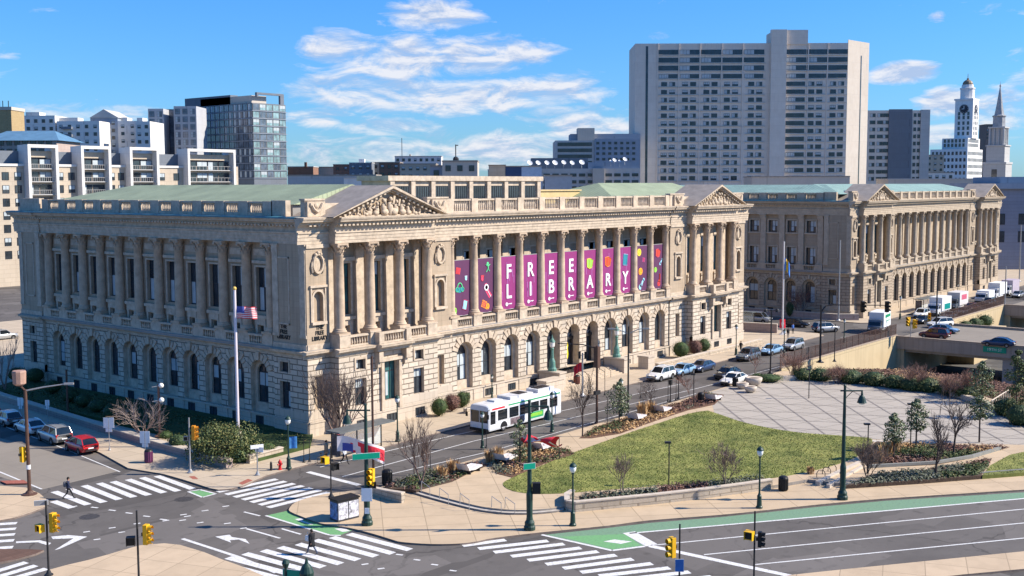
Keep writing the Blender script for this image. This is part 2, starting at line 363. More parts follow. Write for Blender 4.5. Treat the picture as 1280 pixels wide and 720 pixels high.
# ================================================================== ground, roads, pavements
A_ROAD = asphalt('asphalt', (.125, .113, .104)); A_PIT = asphalt('expressway_asphalt', (.10, .098, .095))
A_CONC = slabs('concrete_roadway', (.25, .22, .185), 0, 6, 3.6, joint=.8, mort=.03, var=.03, stain=.2)
KERB = M('granite_kerb', (.17, .13, .11), .85, .3, 2)
P_PARK = slabs('tan_paving', (.50, .385, .26), radians(-43), 3.2, 2.4, joint=.6, mort=.035, var=.05, stain=.3)
P_SIDE = slabs('library_pavement', (.47, .385, .285), 0, 2.4, 2.4, joint=.65, mort=.035, var=.05, stain=.22)
P_NEAR = slabs('near_corner_paving', (.50, .385, .265), radians(20), 2.6, 2.6, joint=.6, mort=.03, var=.05, stain=.3)
PLAZA = slabs('plaza_paving', (.385, .345, .295), radians(-18), 3.0, 2.6, joint=.5, mort=.05, var=.03, stain=.1)
PW = paint_mat('road_paint_white', (.64, .63, .61), .6); PG = paint_mat('road_paint_green', (.14, .33, .13), .45); PG2 = paint_mat('worn_green_lane', (.15, .26, .155), .55)
MULCH = M('mulch', (.12, .065, .04), .95, .5, 5, bump=.6); SOIL = M('soil', (.075, .05, .035), .95, .4, 5, bump=.6)
LAWN = M('lawn_turf', (.13, .165, .035), .95, .42, .4, bump=.3, second=(.20, .20, .055))
LAWN_D = M('turf_painted_shade', (.045, .07, .02), .95, .45, 1.2, bump=.4)  # darker turf: the side garden's shade is put into its colour
PIT_EDGE = [(66, -18.8), (71, -24), (76, -31), (76.5, -40), (72, -50), (66, -60), (60, -72), (60, -86)]
g = MB()
g.face([(-700, -18.8, 0), (1600, -18.8, 0), (1600, 1800, 0), (-700, 1800, 0)])
g.face([(-700, -900, 0), (1600, -900, 0), (1600, -86, 0), (-700, -86, 0)])
g.face([(-700, -86, 0)]+[(x, y, 0) for x, y in PIT_EDGE[::-1]]+[(-700, -18.8, 0)])
g.face([(330, -86, 0), (1600, -86, 0), (1600, -18.8, 0), (330, -18.8, 0)])
struct('ground', g, A_ROAD)
g = MB(); g.face([(54, -86, -6.6), (330, -86, -6.6), (330, -18.8, -6.6), (54, -18.8, -6.6)]); struct('expressway_road', g, A_PIT)
g = MB()
for a, b in zip(PIT_EDGE, PIT_EDGE[1:]): g.face([(a[0], a[1], 0), (b[0], b[1], 0), (b[0]+4, b[1], -6.6), (a[0]+4, a[1], -6.6)])
g.face([(330, -86, 0), (60, -86, 0), (60, -86, -6.6), (330, -86, -6.6)]); g.face([(330, -18.8, 0), (330, -86, 0), (330, -86, -6.6), (330, -18.8, -6.6)])
struct('earth_bank', g, SOIL)
ZK, ZU = .13, .40
# the park block
KERB_PARK = [(408, 617), (386, 622), (369, 628), (361, 636.6), (366, 641), (376, 645), (401, 654), (436, 659.5), (466, 667), (489, 674), (503, 677.5), (540, 680), (575, 679.3), (597, 676.5), (617, 672.5), (675, 665.5), (760, 657), (810, 650.5), (900, 643.5), (959, 637.5), (1019, 631), (1108, 623), (1280, 612)]
kp = G(KERB_PARK, ZK)
park = [(-9.2, -18.9)]+[(p.x, p.y) for p in smooth_poly(kp, 3)]+[(52, -85), (60, -85)]+PIT_EDGE[-2::-1][:-1]+[(65.8, -18.9)]
struct('park_pavement', MB().prism(park, 0, ZK, 0, 1), [P_PARK, KERB])
# library block pavement, from the kerb of the side street round to the far cross street
kl = G([(0, 520), (60, 541), (125, 565.5), (160, 585), (205, 592.5), (228, 599), (250, 606), (262, 610), (273, 612), (288, 611), (303, 607.5), (332, 594.5), (355, 588), (385, 580.5)], ZK)
lib_pave = [(-16.4, 120)]+[(-16.4, 60)]+[(p.x, p.y) for p in kl]+[(-2, -8.9), (8, -8.6), (104, -8.4), (106, -6.5), (106, 120)]
struct('library_pavement', MB().prism(lib_pave, 0, ZK, 0, 1), [P_SIDE, KERB])
struct('courthouse_pavement', MB().prism([(124, 120), (124, -6.5), (126, -8.4), (330, -8.4), (330, 120)], 0, ZK, 0, 1), [P_SIDE, KERB])
# corner across the side street
kw = G([(-40, 607), (0, 607), (33, 609.5), (50, 617), (60, 626), (57, 633), (40, 640), (18, 647), (-4, 651), (-40, 657)], ZK)
struct('west_corner_pavement', MB().prism([(-60, 14)]+[(p.x, p.y) for p in kw]+[(-60, -6)], 0, ZK, 0, 1), [P_NEAR, KERB])
kn = G([(58, 728), (62, 712), (84, 706), (110, 700), (135, 693), (155, 687), (175, 681.5), (205, 679), (225, 681), (255, 690), (277, 699), (300, 707), (335, 722), (352, 735)], ZK)
struct('near_corner_pavement', MB().prism([(p.x, p.y) for p in kn]+[(-45, -45), (-60, -30)], 0, ZK, 0, 1), [P_NEAR, KERB])
km = G([(968, 723), (989, 718.5), (1060, 711), (1150, 702), (1280, 689), (1500, 667)], ZK); km2 = G([(1500, 690), (1280, 711), (1203, 718), (1120, 728), (1000, 742), (960, 738)], ZK)
struct('median_pavement', MB().prism([(p.x, p.y) for p in km+km2], 0, ZK, 0, 1), [P_NEAR, KERB])
ki = G([(-30, 684), (0, 686), (40, 686.5), (55, 687.5), (45, 692), (20, 699), (-30, 708)], ZK)
BRICKP = slabs('brick_paving', (.14, .085, .065), 0, .8, .4, joint=.7, var=.15)
struct('traffic_island', MB().prism([(p.x, p.y) for p in ki], 0, ZK, 0, 1), [BRICKP, KERB])
# pale concrete lanes of the side street
q = G([(52, 612), (100, 599.5), (150, 588.5), (118, 575), (78, 558.5)]); 
lane = [(q[0].x, q[0].y), (q[2].x, q[2].y), (q[2].x-.2, 160), (q[0].x-1.5, 160)]
struct('side_street_road', MB().prism(lane, -.02, .004), A_CONC)
def marks(name, strips, mat, z=.010):
    m = MB()
    for s in strips:
        a, b, wd = Vector(s[0]), Vector(s[1]), s[2]
        a.z = b.z = 0; d = (b-a).normalized(); n = Vector((-d.y, d.x, 0))*wd/2
        m.face([tuple(p+Vector((0, 0, z))) for p in (a-n, b-n, b+n, a+n)])
    return struct(name, m, mat)
def seg(x0, y0, x1, y1, wd): return (gp(x0, y0), gp(x1, y1), wd)
def interp(a, b, n):
    return [tuple(a[i]+(b[i]-a[i])*k/(n-1) for i in range(4)) for k in range(n)]
X1 = [(66.5, 626.5, 90, 635), (67.5, 614.5, 110, 631), (86, 611, 130, 628), (105, 607, 149, 624.5), (124, 604, 167.5, 621.5), (141, 602, 186, 619), (160, 599.3, 205, 616), (177.5, 597, 222.5, 614), (196, 595, 241, 611.3)]
marks('side_street_crosswalk', [seg(*s, .62) for s in X1], PW)
X2 = interp((272, 615, 346, 599), (335, 634.5, 411, 615.5), 7)
marks('library_crosswalk', [seg(*s, .62) for s in X2], PW)
X3 = [(436, 667.5, 512.5, 687.5), (415, 671.5, 491, 692), (394, 675, 470, 695.5), (372.5, 680, 447.5, 700), (350, 684, 426, 705), (329, 688, 404, 709), (306, 692, 382, 712.5), (285, 697, 360, 717), (266, 702, 345, 722)]
marks('park_corner_crosswalk', [seg(*s, .66) for s in X3], PW)
X4 = [(578, 682.2, 632, 675), (598, 686, 685, 676.2), (617.5, 690.5, 705, 680), (639, 695.5, 726, 685), (660, 700.5, 747.5, 689.5), (682.5, 705.5, 770, 694), (704, 710.5, 791, 699), (726, 715.5, 815, 704.5), (749, 720, 837, 710), (775, 725, 862, 715), (800, 731, 890, 721)]
marks('parkway_crosswalk', [seg(*s, .6) for s in X4], PW)
marks('west_crosswalk', [seg(-20, y+2.5, 21-i*1.2, y, .6) for i, y in enumerate((654, 661, 668, 675.5, 684))]+[seg(-10, 716, 33, 703, .6), seg(-2, 721, 45, 707, .6), seg(20, 722, 58, 711, .6)], PW)
LN = [seg(786, 665.5, 815, 682, 1.0), seg(818, 681.5, 1500, 615, .16), seg(880, 693.5, 1500, 632, .16), seg(943, 706, 1500, 651, .16), seg(812, 682.5, 990, 720.5, .55), seg(677, 668.5, 765, 688.3, .28), seg(765, 688.3, 806, 683, .28),
      seg(787, 666.8, 1280, 623.3, .22), seg(1280, 623.3, 1500, 603, .22), seg(228, 673.5, 300, 697, .3), seg(300, 697, 345, 716, .3), seg(332, 644.5, 412, 669, .22), seg(412, 669, 426, 669.5, .2), seg(376, 668, 352, 661, .2), seg(308, 661, 350, 673, .2),
      seg(385, 590, 449, 606.5, .55), seg(400, 584, 560, 546, .14), seg(560, 546, 860, 478, .12), seg(428, 596, 590, 552, .14), seg(590, 552, 870, 486, .12), seg(456, 600, 610, 565, .14), seg(610, 565, 870, 492, .12), seg(870, 486, 1060, 436, .12),
      seg(150, 590, 78, 560, .14), seg(78, 560, 0, 531, .14), seg(52, 611.5, -10, 586, .18), seg(305, 640, 325, 645, .2)]
marks('lane_lines', LN, PW, .012)
DS = [(114, 634), (136, 637.5), (157, 641), (179, 645), (200, 649), (167, 655.2), (104, 665.5), (136, 660.5), (148, 666), (117, 675), (225, 644), (230, 646), (252, 639), (278, 633.5), (203, 651.5), (224, 651), (246, 654), (88, 633.8), (495, 693), (517, 699.5), (539, 705.5), (562, 713), (452, 706), (472, 711.5), (300, 661), (280, 655)]
marks('intersection_dashes', [seg(x, y, x+8.5, y-1.2 if i not in (0, 1, 2, 3, 4, 18, 19, 20, 21) else y+1, .2) for i, (x, y) in enumerate(DS)], PW, .012)
def patch(name, px, mat, z): return struct(name, MB().prism([(p.x, p.y) for p in G(px)], -.02, z), mat)
patch('green_cycle_lane', [(677, 669), (765, 688), (806, 683), (787, 666.5), (1280, 623), (1500, 603), (1500, 596), (1280, 615.5), (1108, 626), (1019, 634), (959, 640.5), (900, 646.5), (810, 654), (760, 660)], PG2, .004)
patch('green_cycle_box', [(700, 671), (765, 686.5), (800, 682), (783, 667.5)], PG, .007)
patch('green_corner_lane', [(333, 644.5), (360, 638.5), (376, 648), (401, 656), (440, 663), (425, 669), (412, 668)], PG, .007)
marks('green_square_border', [seg(235, 614.5, 250, 612.2, .2), seg(250, 612.2, 270, 617.3, .2), seg(270, 617.3, 253, 621.8, .2), seg(253, 621.8, 235, 614.5, .2)], PW, .012)
patch('green_square', [(238, 614.7), (250, 613), (267, 617.2), (253, 621)], PG, .009)
def shape(name, polys, mat=PW, z=.012):
    m = MB()
    for p in polys: m.face([(v.x, v.y, z) for v in G(p)])
    return struct(name, m, mat)
shape('turn_arrow', [[(269, 671), (289, 678.5), (287, 675.5), (298, 674.5), (312, 680), (307, 674), (290, 671.5), (287, 668.5)]])
shape('bike_symbols', [[(754, 677), (768, 674.5), (790, 677), (776, 680)], [(368, 649), (380, 647.5), (378, 651), (392, 656), (388, 656), (376, 652)], [(418, 661), (430, 660), (438, 664), (428, 665)]])
shape('hatch_chevrons', [[(20, 677), (50, 675.5), (64, 679), (60, 682), (47, 678), (20, 679)], [(64, 671), (85, 669), (109, 671), (75, 686), (68, 688), (92, 673), (66, 674)]])
# manholes
mh = MB()
for x, y in ((112, 646), (230, 624)):
    p = gp(x, y); mh.prism([(p.x+.75*cos(a*pi/10), p.y+.75*sin(a*pi/10)) for a in range(20)], -.02, .006)
    mh.prism([(p.x+.45*cos(a*pi/10), p.y+.45*sin(a*pi/10)) for a in range(20)], -.02, .010)
struct('manhole_covers', mh, M('cast_iron_cover', (.055, .05, .048), .6, .4, 6))
dw = MB()
for px in ([(236, 595.5), (241, 599), (248, 598.5), (243, 595)], [(298, 604), (303, 606), (316, 600.5), (310, 598.5)], [(0, 601), (8, 604.5), (36, 604), (30, 600)]):
    dw.prism([(p.x, p.y) for p in G(px, ZK)], .05, ZK+.004)
struct('tactile_paving', dw, M('brick_red_tactile', (.30, .10, .07), .85, .2, 6))
# upper level of the park: path, lawn, plaza, beds (two risers above the kerbside pavement)
STEP = [(523, 616.5), (545, 623), (575, 631), (600, 637), (620, 640), (640, 641.5), (665, 641.5), (690, 639.5), (705, 637)]
st = G(STEP, ZK)
up_south = [(p.x, p.y) for p in smooth_poly(st, 3)]
c0 = gp(719, 639, ZK); c1 = gp(965, 611, ZK); c2 = gp(1010, 603, ZK); c3 = gp(1045, 608, ZK); c4 = gp(1280, 594, ZK); c5 = gp(1500, 575, ZK)
upper = [(-6.3, -19.5)]+up_south+[(c0.x, c0.y), (c1.x, c1.y), (c2.x, c2.y), (c3.x, c3.y), (c4.x, c4.y), (44, -70), (54, -78)]+[(x-3.2, y) for x, y in PIT_EDGE[-2:0:-1]]+[(60, -19.6)]
struct('park_terrace', MB().prism(upper, 0, ZU, 0, 1), [P_PARK, M('granite_riser', (.25, .225, .2), .85, .2, 2)])
s2 = [p+(Vector((p.x, p.y, 0))-Vector((6, -28, 0))).normalized()*.42 for p in smooth_poly(st, 3)]
struct('park_step', MB().prism([(p.x, p.y) for p in s2]+up_south[::-1], 0, .27, 0, 1), [M('granite_tread', (.42, .38, .33), .85, .15, 3), M('granite_riser_dark', (.2, .18, .165), .85, .15, 3)])
lawn_px = [(885, 513.5), (862, 517), (830, 527), (790, 540), (750, 554), (710, 568.5), (680, 581), (655, 591), (637, 599), (629, 604), (631, 609), (640, 613.5), (656, 616.5), (676, 617.5), (700, 617), (740, 614), (790, 610), (850, 606), (910, 603), (960, 598.5), (1000, 592), (1035, 584), (1062, 575), (1078, 567), (1088, 558), (1090, 549), (1075, 546.5), (1040, 544), (1000, 541), (960, 535), (925, 527), (905, 520)]
lw = smooth_poly(G(lawn_px, ZU)+G(lawn_px[:1], ZU), 2)[:-1]
LAWN_POLY = [(p.x, p.y) for p in lw]
lo = tag(MB().prism(LAWN_POLY, .1, ZU+.03).build('lawn', LAWN), kind='structure')
plaza_px = [(893, 516), (905, 522), (925, 529.5), (960, 537.5), (1000, 543), (1040, 546), (1090, 549), (1140, 553), (1280, 556), (1500, 545), (1500, 510)]
wall_w = [(45, -19.8), (50, -19.9), (56.5, -21.5), (60.5, -25), (62.8, -28.5), (63.8, -33), (62.7, -38.7), (59.5, -44.6), (54.5, -50), (48.7, -54.6), (44, -58)]
pz = [(p.x, p.y) for p in G(plaza_px[:9], ZU)]+[(43.6, -57.6)]+wall_w[::-1][1:]
struct('plaza', MB().prism(pz, .1, ZU+.008), PLAZA)
mm = [(p.x, p.y) for p in G([(893, 517), (905, 523), (925, 530.5), (960, 538.5), (1000, 544), (1040, 547), (1090, 550), (1130, 552.7), (1130, 555), (1090, 552), (1040, 549), (1000, 546), (960, 540.5), (925, 532.5), (905, 525), (893, 519)], ZU)]
struct('plaza_edging', MB().prism(mm, .1, ZU+.016), M('pale_edging', (.50, .46, .40), .85, .1, 2))
# diagonal dark bands in the plaza paving
bd = []
for k in range(9):
    a = gp(868+36*k, 478, ZU); b = gp(960+42*k, 552, ZU); bd.append((a, b, .2))
for k in range(9):
    bd.append((gp(855, 482+9.5*k, ZU), gp(1285, 494+11*k, ZU), .13))
def inside(p, poly):
    c = False; n = len(poly)
    for i in range(n):
        (x1, y1), (x2, y2) = poly[i], poly[i-1]
        if (y1 > p[1]) != (y2 > p[1]) and p[0] < (x2-x1)*(p[1]-y1)/(y2-y1)+x1: c = not c
    return c
def clip(strips, poly, n=60):
    out = []
    for a, b, wd in strips:
        run = None
        for k in range(n+1):
            p = a.lerp(b, k/n); ins = inside((p.x, p.y), poly)
            if ins and run is None: run = p
            if run is not None and (not ins or k == n):
                if (p-run).length > .5: out.append((run, p, wd))
                run = None
    return out
marks('plaza_bands', clip(bd, pz), M('dark_paving_band', (.19, .17, .155), .9, .2, 2), ZU+.020)
# planting beds
def bed(name, px, mat, z0=.1, z1=.04): 
    P = [(p.x, p.y) for p in G(px, ZU)]
    tag(MB().prism(P, z0, ZU+z1).build(name, mat), kind='structure'); return P
BED_A = bed('corner_bed_soil', [(476, 611), (500, 600), (535, 590), (565, 585), (590, 578), (612, 581), (586, 592), (565, 602.5), (520, 614), (512, 612)], SOIL)
BED_B = bed('kerbside_bed_soil', [(612, 579), (645, 563), (672, 556), (712, 562), (718, 568), (680, 580), (640, 597), (620, 592), (618, 584)], MULCH)
BED_B = bed('mulch_bed', [(724, 548), (745, 534), (800, 516), (850, 503), (880, 490), (905, 494), (893, 506), (860, 513), (820, 526), (776, 542), (740, 548)], MULCH)
BED_C = bed('planter_soil', [(725, 632), (724, 627), (735, 625), (800, 619), (870, 611.5), (930, 604.5), (955, 602), (955, 605.5), (935, 608.5), (880, 616), (820, 623), (760, 629)], SOIL, z1=.35)
BED_D = bed('slope_bed_soil', [(1072, 569), (1096, 552), (1120, 553.5), (1262, 559), (1245, 564), (1215, 573), (1170, 581), (1120, 583.5), (1085, 584)], SOIL)
BED_E = bed('roadside_bed_soil', [(1058, 607), (1100, 592), (1160, 587), (1210, 580), (1240, 573), (1235, 583), (1226, 595), (1150, 601)], SOIL)
LAWN2 = bed('far_lawn_turf', [(1228, 595), (1238, 582), (1262, 569), (1300, 561), (1500, 552), (1500, 574), (1280, 591)], LAWN)
BED_F = [(x-1.2, y) for x, y in PIT_EDGE[1:7]]+[(53, -58), (59, -50), (63.6, -45), (66.6, -39), (67.8, -33), (66.5, -27.6), (63, -23.4)]
tag(MB().prism(BED_F, .1, ZU+.05).build('hedge_bed_soil', MULCH), kind='structure')
# library front and side gardens
LG = [(-8.2, 50), (-8.6, 10), (-11.3, -2.6), (-9.5, -4.0), (-3, -3.6), (0.4, -.1), (-.1, 55)]
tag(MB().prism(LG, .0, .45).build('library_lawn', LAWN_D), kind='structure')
# ================================================================== the two palace-like public buildings
def wall(mb, u0, u1, z0, z1, w, op=None, d=.6, mi=0, ri=0, n=12):
    """wall panel with one rectangular or arched opening and its reveals"""
    if op is None: mb.face([(u0, w, z0), (u1, w, z0), (u1, w, z1), (u0, w, z1)], mi); return
    a, b, s, h, arch = op; r = (b-a)/2; c = (a+b)/2
    mb.face([(u0, w, z0), (a, w, z0), (a, w, z1), (u0, w, z1)], mi); mb.face([(b, w, z0), (u1, w, z0), (u1, w, z1), (b, w, z1)], mi)
    if s > z0: mb.face([(a, w, z0), (b, w, z0), (b, w, s), (a, w, s)], mi)
    top = [(c-r*cos(pi*k/n), h+r*sin(pi*k/n)) for k in range(n+1)] if arch else [(a, h), (b, h)]
    for p, q in zip(top, top[1:]):
        mb.face([(p[0], w, p[1]), (q[0], w, q[1]), (q[0], w, z1), (p[0], w, z1)], mi)
        mb.face([(p[0], w, p[1]), (p[0], w-d, p[1]), (q[0], w-d, q[1]), (q[0], w, q[1])], ri)
    mb.face([(a, w, s), (a, w-d, s), (a, w-d, h), (a, w, h)], ri); mb.face([(b, w, h), (b, w-d, h), (b, w-d, s), (b, w, s)], ri)
    mb.face([(b, w, s), (b, w-d, s), (a, w-d, s), (a, w, s)], ri)
def outline(a, b, s, h, arch, n=12):
    r = (b-a)/2; c = (a+b)/2
    return [(a, s)]+([(c-r*cos(pi*k/n), h+r*sin(pi*k/n)) for k in range(n+1)] if arch else [(a, h), (b, h)])+[(b, s)]
def ring(mb, op, w, t, pr, mi, sill=False):
    """raised surround round an opening"""
    a, b, s, h, arch = op
    o = outline(a-t, b+t, s, h if arch else h+t, arch); i = outline(a, b, s, h, arch)
    for k in range(len(o)-1):
        mb.face([(o[k][0], w+pr, o[k][1]), (o[k+1][0], w+pr, o[k+1][1]), (i[k+1][0], w+pr, i[k+1][1]), (i[k][0], w+pr, i[k][1])], mi)
        mb.face([(o[k][0], w, o[k][1]), (o[k+1][0], w, o[k+1][1]), (o[k+1][0], w+pr, o[k+1][1]), (o[k][0], w+pr, o[k][1])], mi)
        mb.face([(i[k][0], w+pr, i[k][1]), (i[k+1][0], w+pr, i[k+1][1]), (i[k+1][0], w-.02, i[k+1][1]), (i[k][0], w-.02, i[k][1])], mi)
def bx(mb, u0, u1, w0, w1, z0, z1, mi=0): mb.box(u0, w0, z0, u1, w1, z1, mi)
def sweep(mb, prof, u0, u1, mi=0, caps=True, w0=0):
    P = [(w+w0, z) for w, z in prof]
    for (a, b) in zip(P, P[1:]): mb.face([(u0, a[0], a[1]), (u1, a[0], a[1]), (u1, b[0], b[1]), (u0, b[0], b[1])], mi)
    if caps:
        for u in ((u0,) if caps == 'a' else (u0, u1)): mb.face([(u, p[0], p[1]) for p in P]+[(u, P[-1][0]-1.0, P[-1][1]), (u, P[0][0]-1.0 if P[0][0] > 0 else P[-1][0]-1.0, P[0][1])] if False else [(u, p[0], p[1]) for p in P], mi)
def window_mesh(F, op, bars_v, bars_h, blind_refl=None, gm=None, fm=None, t=.07, split=None):
    a, b, s, h, arch = op; mb = MB(*F); top = h+(b-a)/2 if arch else h; c = (a+b)/2
    mb.face([(x, 0, z) for x, z in outline(*op)], 0)
    ring(mb, (a+t, b-t, s+t, h if arch else h-t, arch), .0, t, .05, 1)
    for k in range(1, bars_v+1):
        u = a+(b-a)*k/(bars_v+1); bx(mb, u-t/2, u+t/2, 0, .05, s, top-.03, 1)
    for z in bars_h: bx(mb, a, b, 0, .056, z-t/2, z+t/2, 1)
    bx(mb, a, b, 0, .07, s, s+t, 1)
    if blind_refl:
        for (k0, k1, z0, z1) in blind_refl: mb.face([(a+(b-a)*k0+.03, .012, z0), (a+(b-a)*k1-.03, .012, z0), (a+(b-a)*k1-.03, .012, z1), (a+(b-a)*k0+.03, .012, z1)], 2)
    return mb.mesh('window', [gm or GLASS, fm or WFRAME, BLIND_REFL])
ENT = [(0, 19.32), (.03, 19.32), (.03, 19.62), (.07, 19.64), (.07, 19.98), (.12, 20.0), (.12, 20.3), (.22, 20.36), (.22, 20.5), (.02, 20.52), (.02, 21.0), (.16, 21.06), (.2, 21.2), (.42, 21.24), (.46, 21.42), (.9, 21.5), (.92, 21.62), (1.0, 21.7), (1.06, 21.86), (1.06, 21.93), (-.3, 21.99)]
BELT = [(0, 7.98), (.07, 8.0), (.07, 8.2), (.22, 8.28), (.3, 8.42), (.55, 8.46), (.58, 8.62), (.62, 8.7), (0, 8.78), (0, 8.8)]
def column_mesh(z0, z1, r0, mat, n=20):
    mb = MB(); mb.sm = True; H = z1-z0
    fl = lambda k, z: 1 if k % 2 else .955
    r1 = r0*.86; cz = z1-1.22
    mb.lathe([(r0*1.32, z0+.24), (r0*1.36, z0+.34), (r0*1.28, z0+.42), (r0*1.12, z0+.5), (r0*1.18, z0+.58), (r0*1.02, z0+.66)], n=n)
    mb.lathe([(r0, z0+.66), (r0*1.0, z0+H*.3), (r0*.95, z0+H*.6), (r1, cz-.1), (r1*1.1, cz-.06), (r1*1.1, cz+.02)], n=n, mod=fl, cap=False)
    mb.lathe([(r1*.95, cz), (r1*1.0, cz+.35), (r1*1.1, cz+.7), (r1*1.38, cz+1.04)], n=n, cap=False)
    mb.sm = False
    mb.box(-r0*1.38, -r0*1.38, z0, r0*1.38, r0*1.38, z0+.24)
    mb.box(-r1*1.5, -r1*1.5, z1-.18, r1*1.5, r1*1.5, z1)
    for tier, (zz, rr, hh, off) in enumerate(((cz+.02, r1*1.08, .42, 0), (cz+.36, r1*1.16, .44, pi/8))):
        for k in range(8):
            a = k*pi/4+off; d = Vector((cos(a), sin(a), 0)); t = Vector((-d.y, d.x, 0)); wd = .135
            p0 = d*rr*.95+Vector((0, 0, zz)); p1 = d*(rr+.04)+Vector((0, 0, zz+hh*.75)); p2 = d*(rr+.2)+Vector((0, 0, zz+hh)); p3 = d*(rr+.22)+Vector((0, 0, zz+hh*.8))
            for q0, q1, w0, w1 in ((p0, p1, wd, wd), (p1, p2, wd, wd*.8), (p2, p3, wd*.8, wd*.5)):
                mb.face([q0-t*w0, q0+t*w0, q1+t*w1, q1-t*w1])
    for sx in (-1, 1):
        for sy in (-1, 1): mb.ball((sx*r1*1.3, sy*r1*1.3, z1-.32), .17, 7, 5)
    return mb.mesh('column', mat)
def pilaster(mb, u, w, z0, z1, hw=.5, pr=.16, mi=0):
    bx(mb, u-hw*1.15, u+hw*1.15, w, w+pr*1.3, z0, z0+.3, mi); bx(mb, u-hw, u+hw, w, w+pr, z0+.3, z1-.9, mi)
    bx(mb, u-hw*1.1, u+hw*1.1, w, w+pr*1.2, z1-.9, z1-.8, mi); bx(mb, u-hw*1.05, u+hw*1.05, w, w+pr*1.5, z1-.8, z1-.16, mi); bx(mb, u-hw*1.3, u+hw*1.3, w, w+pr*2, z1-.16, z1, mi)
def baluster_mesh(F, L, z0, z1, mat, step=.36):
    mb = MB(*F); H = z1-z0
    bx(mb, 0, L, -.2, .2, z0, z0+.16); bx(mb, 0, L, -.22, .22, z1-.2, z1)
    n = max(2, int((L-.5)/step)); a = (L-(n-1)*step)/2
    for k in range(n):
        u = a+k*step
        mb.lathe([(.06, z0+.16), (.12, z0+.16+(H-.36)*.3), (.05, z0+.16+(H-.36)*.72), (.09, z1-.2)], (u, 0, 0), 6, cap=False)
    bx(mb, 0, .22, -.14, .14, z0+.16, z1-.2); bx(mb, L-.22, L, -.14, .14, z0+.16, z1-.2)
    return mb.mesh('balustrade', mat)
def figures(mb, spots, rng):
    for (u, w, z, s) in spots:
        mb.ball((u, w, z+.45*s), (.28*s, .22*s, .5*s), 7, 5); mb.ball((u+rng.uniform(-.1, .1)*s, w+.08, z+1.08*s), .17*s, 6, 5)
        mb.ball((u+rng.uniform(-.4, .4)*s, w+.1, z+.25*s), (.42*s, .2*s, .26*s), 6, 4)
        x = rng.uniform(-.5, .5)*s; mb.tube([(u, w+.1, z+.8*s), (u+x*.7, w+.2, z+.75*s), (u+x, w+.15, z+(1.0+rng.uniform(-.4, .3))*s)], .09*s, 5)
